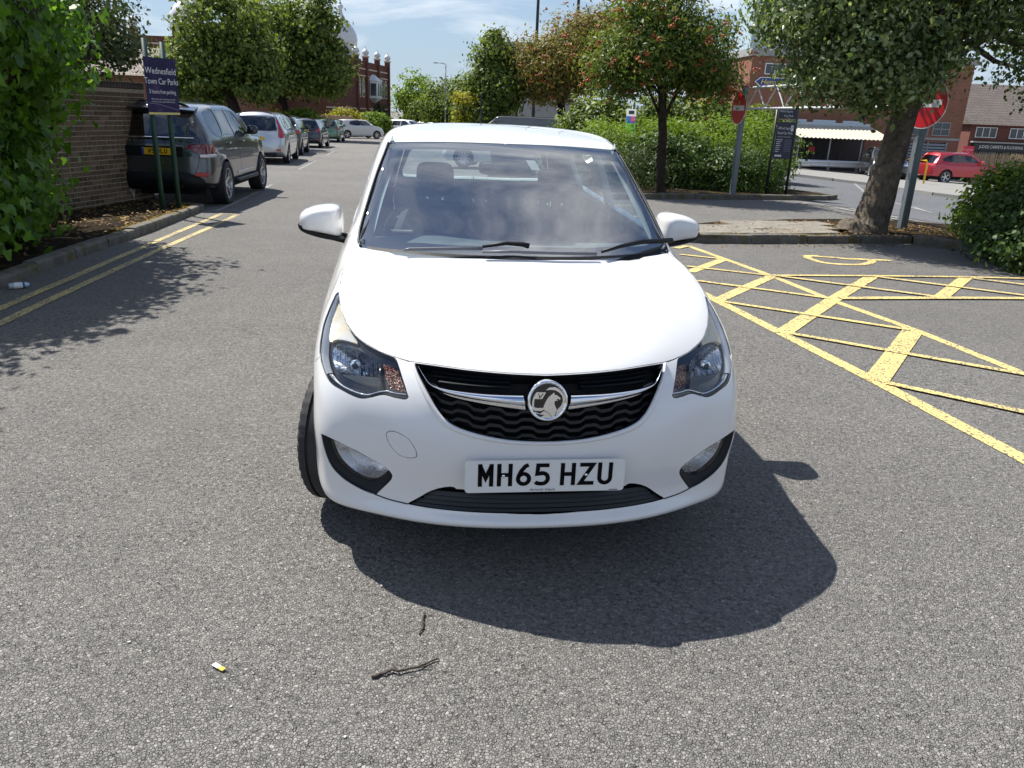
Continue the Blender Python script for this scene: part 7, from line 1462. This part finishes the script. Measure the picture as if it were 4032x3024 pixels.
def m_bark(name, a, b, sc=10.):
    t = NT(name); n = t.noise(sc, 7, .7); w = t.n('ShaderNodeTexWave', i_Scale=sc*.7, i_Distortion=9., i_Detail=4.); t.l(t.coord(), w.inputs['Vector'])
    h = t.math('ADD', n, t.math('MULTIPLY', w.outputs[0], .35)); c = t.ramp(n, [(.35, a), (.65, b)])
    return t.done(t.pbsdf(c, .95, 0., t.bump(h, .8, .03), Specular_IOR_Level=.15))
M_BARK = m_bark('bark_grey', (.055, .045, .036), (.16, .135, .105), 7.); M_BARKD = m_bark('bark_dark', (.02, .016, .012), (.06, .048, .036), 9.)
LEAF4 = np.array([(0, 0, 0), (.30, .45, .06), (0, 1, -.05), (-.30, .45, .06)])
LEAF6 = np.array([(0, 0, 0), (.30, .22, .05), (.36, .55, .06), (0, 1, -.08), (-.36, .55, .06), (-.30, .22, .05)])
IVY8 = np.array([(0, 0, 0), (.30, -.10, .05), (.52, .22, .02), (.26, .42, .05), (0, 1., -.10), (-.26, .42, .05), (-.52, .22, .02), (-.30, -.10, .05)])
def leaf_cloud(P, N, size, shape, rng, szv=.3, up=.35):
    """one polygon leaf at each point P, facing roughly N"""
    n = len(P); k = len(shape)
    nv = N+rng.normal(0, .55, (n, 3))+np.array([0, 0, up]); nv /= np.linalg.norm(nv, axis=1, keepdims=True)
    t = rng.normal(0, 1, (n, 3))+np.array([0, 0, -.5]); t -= (t*nv).sum(1, keepdims=True)*nv; t /= np.maximum(np.linalg.norm(t, axis=1, keepdims=True), 1e-6); b = np.cross(nv, t)
    s = size*(1+rng.normal(0, szv, n)).clip(.45, 1.8)
    V = P[:, None]+s[:, None, None]*(shape[None, :, :1]*b[:, None]+shape[None, :, 1:2]*t[:, None]+shape[None, :, 2:3]*nv[:, None])
    return V.reshape(-1, 3), k
def fast_mesh(name, V, k, mat, parent=None):
    n = len(V)//k; me = bpy.data.meshes.new(name); me.vertices.add(len(V)); me.vertices.foreach_set('co', V.astype(np.float32).ravel())
    me.loops.add(n*k); me.loops.foreach_set('vertex_index', np.arange(n*k, dtype=np.int32)); me.polygons.add(n)
    me.polygons.foreach_set('loop_start', np.arange(0, n*k, k, dtype=np.int32)); me.polygons.foreach_set('loop_total', np.full(n, k, dtype=np.int32))
    me.materials.append(mat); me.update(calc_edges=True); me.validate(); o = bpy.data.objects.new(name, me); return link(o, parent)
def crown_points(blobs, nc, per, spread, rng, shell_=.55, droop=0.):
    """clumps spread through a union of ellipsoids, thicker towards the outside"""
    tot = sum(b[3] if len(b) > 3 else np.prod(b[1]) for b in blobs); P = []; N = []; C = []
    for b in blobs:
        c, r = np.array(b[0], float), np.array(b[1], float); m = max(3, int(nc*(b[3] if len(b) > 3 else np.prod(r))/tot))
        d = rng.normal(0, 1, (m, 3)); d /= np.linalg.norm(d, axis=1, keepdims=True); rad = (shell_+(1-shell_)*rng.random(m))**.8*(1+.10*rng.normal(0, 1, m))
        cc = c+d*rad[:, None]*r; C.append(cc)
        k = rng.poisson(per, m).clip(per//3)
        idx = np.repeat(np.arange(m), k); off = rng.normal(0, 1, (len(idx), 3))*spread*np.array([1, 1, .62]); off[:, 2] -= droop*np.abs(off[:, 0])
        P.append(cc[idx]+off); nn = d[idx]*.7+off/spread*.25; N.append(nn)
    return np.concatenate(P), np.concatenate(N), np.concatenate(C)
def tree(name, label, base, trunk, radii, blobs, nc, per, spread, leaf, mat, shape=LEAF4, bark=None, seed=1, group=None, limbs=14, extra=None, shell_=.5, cat='tree', limb_from=.55, droop=0., lr=None):
    """base (x,y,z0); trunk: points relative to base; blobs relative to base"""
    rg = np.random.default_rng(seed); r = empty(name, base); tag(r, label, cat, group)
    P, N, C = crown_points(blobs, nc, per, spread, rg, shell_, droop)
    T = [np.array(q, float) for q in trunk]; m = MB(); Q = []; Rr = []
    for i in range(len(T)-1):
        for t in np.linspace(0, 1, 5, endpoint=False): Q.append(T[i]+(T[i+1]-T[i])*t); Rr.append(radii[i]+(radii[i+1]-radii[i])*t)
    Q.append(T[-1]); Rr.append(radii[-1]); Q = [q+rg.normal(0, Rr[i]*.02, 3)*np.array([1, 1, 0]) for i, q in enumerate(Q)]
    m.tube(Q, Rr, 14); tk = m.build('trunk', bark or M_BARK, r, True)
    m = MB(); idx = rg.choice(len(C), min(limbs, len(C)), replace=False)
    for i in idx:
        s = Q[int((limb_from+(1-limb_from)*rg.random())*(len(Q)-1))]; e = C[i]; mid = s+(e-s)*.5+np.array([0, 0, .12*np.linalg.norm(e-s)])+rg.normal(0, .06*np.linalg.norm(e-s), 3)
        r0 = (lr or Rr[-1])*(.5+.4*rg.random()); pts = [s, s+(mid-s)*.55, mid, mid+(e-mid)*.5+rg.normal(0, .05, 3), e]; m.tube(pts, [r0, r0*.8, r0*.6, r0*.4, r0*.15], 7)
        for _ in range(3):
            f = C[rg.integers(len(C))]
            if np.linalg.norm(f-mid) < 1.6*np.linalg.norm(e-mid)+.5: m.tube([mid, mid+(f-mid)*.5+rg.normal(0, .08, 3), f], [r0*.4, r0*.25, r0*.08], 5)
    m.build('branches', bark or M_BARK, r, True)
    V, k = leaf_cloud(P, N, leaf, shape, rg); o = fast_mesh('crown', V, k, mat, r); o['kind'] = 'stuff'
    if extra: extra(r, P, N, C, rg)
    return r
def berries(n, cl, rad, col=None):
    ico = [(0, 0, 1), (.89, 0, .45), (.28, .85, .45), (-.72, .53, .45), (-.72, -.53, .45), (.28, -.85, .45), (.72, .53, -.45), (-.28, .85, -.45), (-.89, 0, -.45), (-.28, -.85, -.45), (.72, -.53, -.45), (0, 0, -1)]
    F = [(0, 1, 2), (0, 2, 3), (0, 3, 4), (0, 4, 5), (0, 5, 1), (1, 6, 2), (2, 7, 3), (3, 8, 4), (4, 9, 5), (5, 10, 1), (2, 6, 7), (3, 7, 8), (4, 8, 9), (5, 9, 10), (1, 10, 6), (6, 11, 7), (7, 11, 8), (8, 11, 9), (9, 11, 10), (10, 11, 6)]
    def ex(r, P, N, C, rg):
        c0 = P.mean(0); d = np.linalg.norm((P-c0)/P.std(0), axis=1); idx = rg.choice(len(P), n, p=d**2/(d**2).sum(), replace=False); m = MB()
        for i in idx:
            out = (P[i]-c0); out /= np.linalg.norm(out)
            for _ in range(cl): q = P[i]+out*.05+rg.normal(0, rad*1.7, 3)*np.array([1, 1, .7]); s = rad*(.8+.5*rg.random()); m.add([q+s*np.array(v) for v in ico], F)
        o = m.build('berries', M_BERRY, r, True); o['kind'] = 'stuff'
    return ex
# --- right: the street tree over the white island
tree('street_tree', 'broad tree with grey leaning trunk standing on the paved island at right', (5.46, 12.29, gz(5.46, 12.29)+.07),
    [(-.10, .0, -.06), (-.03, 0, .14), (.10, .05, .9), (.21, .10, 1.7), (.40, .15, 2.35), (.95, .1, 3.3), (1.3, 0, 4.3)], [.46, .27, .215, .185, .17, .13, .08],
    [((-.5, -.3, 3.5), (2.0, 1.7, 1.15), 'x', 7.), ((-.95, -.2, 2.75), (1.2, 1.2, .55), 'x', 4.0), ((-.35, -.5, 2.45), (.65, .8, .50), 'x', 1.7), ((-1.3, -.3, 3.3), (.9, 1., .6), 'x', 2.5), ((-.85, -.4, 2.28), (1.0, .9, .42), 'x', 2.6), ((-.45, -.5, 2.1), (.5, .7, .34), 'x', 1.1), ((1.9, .1, 3.35), (1.7, 1.9, 1.0), 'x', 4.5), ((2.3, -.4, 2.35), (1.1, 1.0, .55), 'x', 1.6), ((.7, .2, 4.9), (2.5, 2.4, 1.3), 'x', 8.), ((1.35, .2, 3.3), (.8, 1.2, .5), 'x', .9)],
    820, 92, .175, .070, M_LF_WB, np.array([(0, 0, 0), (.24, .25, .05), (.27, .55, .07), (0, 1, -.10), (-.27, .55, .07), (-.24, .25, .05)]), M_BARK, 11, limbs=34, shell_=.35, limb_from=.62, lr=.10)
# --- rowans
RW = 'rowan trees with orange berries'
tree('rowan_tree', 'rowan with clear straight trunk and heavy orange berries beside the no-entry pole', (3.29, 18.9, gz(3.29, 18.9)+.07), [(.05, 0, -.1), (.0, 0, .1), (-.06, 0, 1.3), (-.2, 0, 2.6), (-.3, .1, 3.6)], [.16, .115, .10, .085, .05],
    [((-.15, .1, 3.05), (1.62, 1.4, .95), 'x', 6), ((-.4, .1, 3.9), (1.05, 1.0, .75), 'x', 3.), ((.8, .1, 2.6), (.9, .9, .6), 'x', 2.2), ((-1.15, .1, 2.6), (.75, .9, .60), 'x', 2.)], 560, 42, .20, .115, M_LF_ROW, np.array([(0, 0, 0), (.17, .5, .04), (0, 1, -.1), (-.17, .5, .04)]), M_BARKD, 21, RW, 26, berries(260, 9, .021), .35)
r2_ = tree('rowan_tree', 'paler rowan crowded with dull orange berries left of the straight-trunked one', (2.25, 46., gz(2.25, 46.)), [(0, 0, -.1), (0, 0, .5), (-.1, 0, 1.6), (-.2, 0, 2.8)], [.16, .13, .11, .07],
    [((.1, 0, 2.55), (1.6, 1.4, 1.1), 'x', 6), ((-.55, 0, 2.2), (.9, 1.2, .95), 'x', 2.5), ((.9, .3, 3.4), (1.1, 1.1, .65), 'x', 2.2)], 520, 44, .22, .12, M_LF_ROW2, np.array([(0, 0, 0), (.17, .5, .04), (0, 1, -.1), (-.17, .5, .04)]), M_BARKD, 22, RW, 20, berries(260, 6, .021), .35)
r2_.scale = (1.9, 1.9, 1.9)
# --- middle distance
MT = 'trees behind the car park'
tree('lime_tree', 'narrow dark green tree with a yellowing lower bough behind the white car roof', (-1.6, 46., gz(-1.6, 46)), [(0, 0, -.2), (0, 0, 1.), (0, 0, 3.), (.1, 0, 5.)], [.2, .16, .12, .05],
    [((.0, 0, 3.4), (1.65, 1.6, 1.55), 'x', 6), ((-.1, 0, 4.9), (1.0, 1.0, .9), 'x', 2), ((-.05, 0, 5.8), (.45, .5, .65), 'x', .5), ((-.6, -.3, 2.0), (1.5, 1.3, .9), 'x', 3)], 420, 42, .30, .20, M_LF_OAK, LEAF4, M_BARKD, 31, MT, 14, None, .3)
tree('yellow_bush', 'yellow-green leafy spray in front of the narrow dark tree', (-3.3, 45.0, gz(-3.3, 45.)), [(0, 0, -.1), (0, 0, 1.), (.1, 0, 2.3)], [.06, .05, .03], [((.2, 0, 2.75), (.75, .5, .35)), ((.1, 0, 1.7), (.6, .5, .5))], 40, 34, .20, .16, M_LF_YEL, LEAF4, M_BARKD, 32, None, 8, None, .3, 'bush')
for k, (x, y, h, w, m_, lab) in enumerate([(-13.3, 100., 7.3, 3.0, M_LF_BRT, 'bright green rounded tree right of the temple tower'), (-8.2, 88., 6.0, 3.0, M_LF_OAK, 'mid green tree beside the lamp post'), (-5.0, 84., 6.4, 3.0, M_LF_OAK, 'dense tree left of the narrow dark tree'), (-16.8, 92., 2.8, 1.8, M_LF_DRK, 'low dark bush at the foot of the temple tower'), (-11.0, 96., 4.0, 2.4, M_LF_OAK, 'lower round tree in front of the bright green one')]):
    tree('broadleaf_tree', lab, (x, y, gz(x, y)), [(0, 0, -.2), (0, 0, h*.3), (0, 0, h*.7)], [.2, .16, .08], [((0, 0, h*.55), (w, w, h*.42), 'x', 6), ((w*.3, 0, h*.35), (w*.9, w, h*.3), 'x', 3)], 150, 40, .42, .34, m_, LEAF4, M_BARKD, 40+k, MT, 10, None, .3)
# --- left trees
LT = 'trees along the left of the car park'
tree('maple_tree', 'big dark broadleaf tree hiding the left of the temple tower', (-16.6, 58., gz(-16.6, 58)), [(0, 0, -.2), (0, 0, 1.2), (-.2, 0, 2.6), (-.4, 0, 4.6)], [.34, .28, .24, .12],
    [((-.2, 0, 5.3), (4.1, 3.2, 2.5), 'x', 9), ((-.3, 0, 7.6), (2.5, 2.4, 1.7), 'x', 4), ((-1.5, 0, 4.1), (2.2, 2.2, 1.1), 'x', 3), ((1.6, 0, 4.1), (1.9, 2.2, 1.1), 'x', 3), ((3.0, .5, 4.6), (1.5, 2., 1.9), 'x', 3), ((2.5, 0, 7.5), (1.5, 2., 1.9), 'x', 3.5)], 640, 60, .38, .27, M_LF_OAK, LEAF4, M_BARKD, 51, LT, 26, None, .35, lr=.14)
tree('field_maple', 'open-branched light green tree behind the grey SUV', (-14.1, 41., gz(-14.1, 41)), [(.1, 0, -.2), (0, 0, .8), (-.3, 0, 2.0), (-.9, 0, 3.6), (-1.1, 0, 5.2)], [.34, .30, .26, .18, .08],
    [((-1.6, 0, 3.6), (2.3, 2.2, 1.7), 'x', 5), ((-.5, 0, 5.6), (2.2, 2.2, 1.7), 'x', 4.5), ((-2.3, 0, 2.9), (1.3, 1.6, .75), 'x', 1.5), ((1.0, 0, 2.9), (1.4, 1.4, .7), 'x', 1.6), ((.8, 0, 4.2), (1.4, 1.6, 1.3), 'x', 2.2)], 430, 58, .30, .21, M_LF_OAK, LEAF4, M_BARKD, 52, LT, 24, None, .45, lr=.13)
tree('ash_tree', 'dark feathery tree rising behind the brick wall', (-13.7, 23.5, gz(-13.7, 23.5)), [(0, 0, -.2), (.1, 0, 1.5), (.5, 0, 3.), (1.0, 0, 4.4)], [.2, .17, .13, .06],
    [((.8, 0, 3.9), (1.9, 1.8, 1.1), 'x', 6), ((-1.6, 0, 3.7), (1.9, 1.8, 1.2), 'x', 5), ((1.1, 0, 1.9), (1.1, 1.4, .8), 'x', 3), ((-.6, 0, 2.2), (1.6, 1.6, .9), 'x', 4), ((2.2, 0, 3.2), (.9, 1., .6), 'x', 1.2)], 640, 46, .25, .13, M_LF_DRK, LEAF4, M_BARKD, 53, LT, 26, None, .3)
# --- shrubs
def shrub(name, label, blobs, nc, per, spread, leaf, mat, seed, group=None, shape=LEAF4, core=None, up=.35, cat='shrub', shell_=.8, droop=0.):
    rg = np.random.default_rng(seed); b0 = np.array(blobs[0][0]); z = gz(b0[0], b0[1]); r = empty(name, (b0[0], b0[1], z)); tag(r, label, cat, group); o0 = np.array([b0[0], b0[1], z])
    B = [((np.array(b[0])-np.array([o0[0], o0[1], 0])), *b[1:]) for b in blobs]
    P, N, C = crown_points(B, nc, per, spread, rg, shell_, droop); k_ = P[:, 2] > .02; P, N = P[k_], N[k_]
    V, k = leaf_cloud(P, N, leaf, shape, rg, .3, up); o = fast_mesh('foliage', V, k, mat, r); o['kind'] = 'stuff'
    m = MB()
    for b in B:
        for _ in range(6): e = C[rg.integers(len(C))]; s = np.array([b[0][0]+rg.normal(0, .15), b[0][1]+rg.normal(0, .15), 0.]); m.tube([s, (s+e)/2+rg.normal(0, .05, 3), e], [.022, .016, .006], 5)
    m.build('stems', M_BARKD, r, True); return r
SH = 'shrubs in the bed behind the white car'
shrub('cotoneaster', 'arching grey-green shrub spilling over the bed left of the rowan trunk', [((2.35, 20.4, .45), (1.35, 1.1, .75)), ((1.0, 20.6, .45), (1.1, 1.1, .75)), ((3.2, 20.3, .4), (.8, .9, .62))], 260, 60, .17, .055, M_LF_COT, 61, SH, droop=.5)
shrub('laurel', 'dark glossy evergreen shrub right of the rowan trunk', [((4.35, 21.0, .50), (.95, .9, .78)), ((3.6, 21.0, .55), (.6, .8, .8))], 200, 46, .15, .085, M_LF_HDG, 62, SH, LEAF6)
shrub('cotoneaster', 'dark drooping shrub behind the left no-entry pole', [((5.4, 20.6, .42), (.85, .8, .72)), ((6.1, 20.9, .42), (.75, .7, .72))], 220, 52, .15, .065, M_LF_HDG, 63, SH, droop=.5)
for k, (x, y, h, w, lab) in enumerate([(2.25, 21.8, 1.5, .85, 'pale green feathery shrub just right of the van roof'), (3.0, 22.3, 1.60, .9, 'pale green feathery shrub behind the small post sign'), (4.0, 22.6, 1.65, 1.1, 'pale green feathery shrub behind the rowan trunk'), (5.3, 22.6, 1.75, .95, 'pale green feathery shrub behind the no-entry disc'), (6.35, 22.4, 1.85, .8, 'tallest pale green shrub beside the car park board')]):
    shrub('feathery_shrub', lab, [((x, y, h*.55), (w, .9, h*.52)), ((x+.3, y-.3, h*.3), (w, .9, h*.35))], 150, 48, .15, .10, M_LF_BRT, 70+k, SH, np.array([(0, 0, 0), (.14, .5, .04), (0, 1, -.1), (-.14, .5, .04)]), up=.9)
HR = 'tall hedge shrubs closing off the back of the bed'
for k, (x, y, h, lab) in enumerate([(2.6, 27.5, 2.3, 'leafy hedge shrub behind the pale rowan trunk, leftmost of its row'), (4.2, 27., 2.4, 'leafy hedge shrub between the two rowans, at the back'), (6.0, 26.5, 2.4, 'leafy hedge shrub behind the left no-entry disc, at the back'), (7.6, 27., 2.2, 'leafy hedge shrub at the right end of the back row')]):
    shrub('hedge_shrub', lab, [((x, y, h*.5), (1.35, 1.0, h*.5))], 190, 46, .2, .14, M_LF_OAK, 170+k, HR)
UG = 'sunlit bushes under the left trees'
for k, (x, y, h, lab) in enumerate([(-19.5, 52., 2.1, 'sunlit yellow-green bush behind the grey SUV roof'), (-17.2, 54., 1.9, 'sunlit yellow-green bush left of the big maple trunk'), (-14.9, 56., 1.8, 'sunlit yellow-green bush above the silver people carrier'), (-15.6, 72., 2.0, 'yellow-green bush rising beside the board fence'), (-13.6, 76., 1.9, 'yellow-green bush below the temple oriel')]):
    shrub('bush', lab, [((x, y, h*.55), (1.5, 1.0, h*.5))], 120, 40, .25, .2, M_LF_YEL if k in (1, 3) else M_LF_BRT, 190+k, UG)
# --- clipped hedge at the right edge
hg = shrub('clipped_hedge', 'dense dark evergreen hedge at the right edge of the picture', [((7.45, 10.30, .38), (1.40, 1.0, .80)), ((7.20, 9.55, .25), (1.20, .9, .72)), ((8.7, 10.0, .40), (1.5, 1.3, .85))], 1150, 64, .11, .058, M_LF_HDG, 81, None, LEAF6, cat='hedge', shell_=.80, up=.5)
hg2 = shrub('clipped_hedge', 'lighter clipped hedge just behind the dark one, in front of the red car', [((7.35, 11.75, .50), (.78, .70, .66)), ((8.5, 11.7, .52), (1.2, .8, .74))], 520, 60, .10, .055, M_LF_BRT, 82, None, LEAF6, cat='hedge', shell_=.82, up=.7)  # brighter leaf colour stands in for sunlight on this hedge
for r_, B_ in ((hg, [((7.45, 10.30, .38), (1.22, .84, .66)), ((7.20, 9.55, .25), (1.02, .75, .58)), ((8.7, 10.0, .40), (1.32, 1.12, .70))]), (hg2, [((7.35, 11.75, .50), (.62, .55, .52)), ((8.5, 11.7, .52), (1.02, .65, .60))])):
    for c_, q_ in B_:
        m = MB(); m.lathe([(.05, -1.), (.6, -.8), (.87, -.5), (1., 0), (.87, .5), (.6, .8), (.05, 1.)], 14); o = obj('hedge_light_block', [(c_[0]-r_.location.x+v[0]*q_[0], c_[1]-r_.location.y+v[1]*q_[1], max(c_[2]+v[2]*q_[2], .02)) for v in m.v], m.f, M_BARKD, r_, True)
# solid dark cores added inside both hedges so daylight does not show through
# --- ivy
def ivy():
    rg = np.random.default_rng(91); r = empty('ivy', (-6.4, 8.6, gz(-6.4, 8.6)+.05)); tag(r, 'thick mass of bright green ivy smothering the near end of the brick wall', 'ivy'); b0 = np.array([-6.4, 8.6, gz(-6.4, 8.6)+.05])
    blobs = [((-6.35, 9.55, 2.15), (1.0, .95, 1.15), 'x', 5), ((-5.75, 8.3, 2.35), (1.15, 1.3, 1.45), 'x', 7), ((-5.5, 6.8, 2.2), (1.05, 1.4, 1.6), 'x', 7), ((-6.5, 9.3, .95), (.75, .85, .75), 'x', 3), ((-5.75, 7.9, .75), (.95, 1.0, .75), 'x', 4), ((-6.1, 8.9, .35), (.55, .55, .38), 'x', 2), ((-5.25, 5.2, 2.0), (.9, 1.3, 1.5), 'x', 5), ((-5.3, 6.3, .6), (.8, 1.0, .7), 'x', 3), ((-6.3, 9.3, 3.1), (.85, .9, .6), 'x', 2.5), ((-5.9, 7.7, 3.5), (1., 1.2, .6), 'x', 3)]
    B = [(np.array(b[0])-b0, *b[1:]) for b in blobs]
    P, N, C = crown_points(B, 1300, 36, .16, rg, .70); k_ = P[:, 2] > .02; P, N = P[k_], N[k_]
    # the 290 that show largest from the car park stay leaves of their own
    W = P+b0; eye = np.array([0, 0, 1.52]); d = np.linalg.norm(W-eye, axis=1); vis = np.where((W[:, 0]/W[:, 1] > -.74) & (W[:, 2] < 3.2) & (((eye-W)*N).sum(1) > .3*d))[0]; pick = vis[np.argsort(d[vis])[:290]]; rest = np.setdiff1d(np.arange(len(P)), pick)
    V, k = leaf_cloud(P[rest], N[rest], .092, IVY8, rg, .3, .25); o = fast_mesh('leaf_mass', V, k, M_LF_IVY, r); o['kind'] = 'stuff'
    V, k = leaf_cloud(np.zeros((6, 3)), np.tile(np.array([0, 0, 1.]), (6, 1)), .105, IVY8, rg, .2, 5.); ms = []
    for i in range(6):
        me = bpy.data.meshes.new('leaf'); me.from_pydata([tuple(q) for q in V[i*k:(i+1)*k]], [], [tuple(range(k))]); me.materials.append(M_LF_IVY); ms.append(me)
    for i, j in enumerate(pick):
        o = bpy.data.objects.new('leaf', ms[i % 6]); o.location = P[j]; n = Vector(N[j]+rg.normal(0, .5, 3)+np.array([0, 0, .25])); o.rotation_euler = (n.to_track_quat('Z', 'Y') @ Matrix.Rotation(rg.normal(3.14, .6), 3, 'Z').to_quaternion()).to_euler(); link(o, r)
    for b in blobs:   # solid dark cores added inside the leaf mass to block the sun
        c_, q_ = np.array(b[0])-b0, np.array(b[1])*.74; m = MB(); m.lathe([(.05, -1.), (.6, -.8), (.87, -.5), (1., 0), (.87, .5), (.6, .8), (.05, 1.)], 12); obj('ivy_light_block', [(c_[0]+v[0]*q_[0], c_[1]+v[1]*q_[1], max(c_[2]+v[2]*q_[2], .02)) for v in m.v], m.f, M_BARKD, r, True)
    m = MB()
    for _ in range(26): e = C[rg.integers(len(C))]; s = np.array([e[0]*.5-.3, e[1], 0.]); m.tube([s, (s+e)/2+rg.normal(0, .08, 3), e], [.02, .014, .006], 5)
    m.build('stems', M_BARKD, r, True)
ivy()
# fallen leaves and weeds
def scatter(name, label, poly, n, size, mat, seed, dz=.1, cat='leaf litter'):
    rg = np.random.default_rng(seed); a = np.array(poly); P = a.min(0)+rg.random((n*3, 2))*(a.max(0)-a.min(0)); P = P[pip(poly, P)][:n]; Q = np.column_stack([P, ground_z(P[:, 0], P[:, 1])+dz])
    V, k = leaf_cloud(Q, np.tile(np.array([0, 0, 1.]), (len(Q), 1)), size, LEAF4, rg, .5, 1.2); o = fast_mesh(name, V, k, mat); o['kind'] = 'stuff'; o['label'] = label; o['category'] = cat
M_DRY = m_leaf('dry_leaf', [(.10, .055, .022), (.17, .095, .035), (.24, .16, .07), (.07, .04, .02)], .1, .8, .2)
scatter('leaf_litter', 'brown dead leaves scattered over the paved island and its gutter', [(2.3, 10.9), (6.6, 11.6), (7., 13.5), (4., 13.2), (2.3, 11.8)], 3400, .030, M_DRY, 5, .118)
scatter('leaf_litter', 'dead leaves and husks strewn on the soil of the left verge', [(-4.6, 6.), (-5.4, 13.4), (-6.8, 13.9), (-6.6, 9.), (-5.6, 5.)], 1500, .04, M_DRY, 6, .112)
scatter('gutter_leaves', 'thin line of dry leaves along the left gutter', [(-4.18, 5.3), (-4.32, 6.4), (-5.2, 12.8), (-5.26, 12.8), (-4.42, 6.4), (-4.3, 5.3)], 200, .03, M_DRY, 8, .01)
scatter('kerb_leaves', 'dry leaves lying along the foot of the island kerb', [(2.4, 10.6), (4.6, 11.25), (5.9, 11.7), (6.4, 11.5), (6.5, 10.6), (6.0, 11.4), (4.6, 11.05), (2.5, 10.45)], 350, .032, M_DRY, 9, .012)
M_MOSS = m_leaf('moss', [(.16, .10, .012), (.24, .15, .02), (.11, .09, .015)], .1, .9, .1)
scatter('moss', 'golden moss on the verge beside the far kerbstones', [(-4.85, 9.4), (-5.0, 9.4), (-5.5, 13.0), (-6.0, 13.6), (-5.55, 13.6), (-5.36, 13.2), (-5.05, 10.8)], 2600, .03, M_MOSS, 10, .10, 'moss')

M_GRIT = simple('pale_grit', (.45, .44, .41), .8, 0, .2, 50)
rg_ = np.random.default_rng(77); P_ = np.column_stack([rg_.uniform(-3.2, 3.2, 260), rg_.uniform(1.2, 6.5, 260)]); m = MB()
for x, y in P_: q = rg_.uniform(.0018, .0045); m.box((x, y, gz(x, y)+q*.6), (q*2, q*1.4, q), rg_.uniform(0, 3))
o = m.build('grit', M_GRIT); o['kind'] = 'stuff'; o['label'] = 'pale grit and chippings loose on the tarmac'; o['category'] = 'grit'
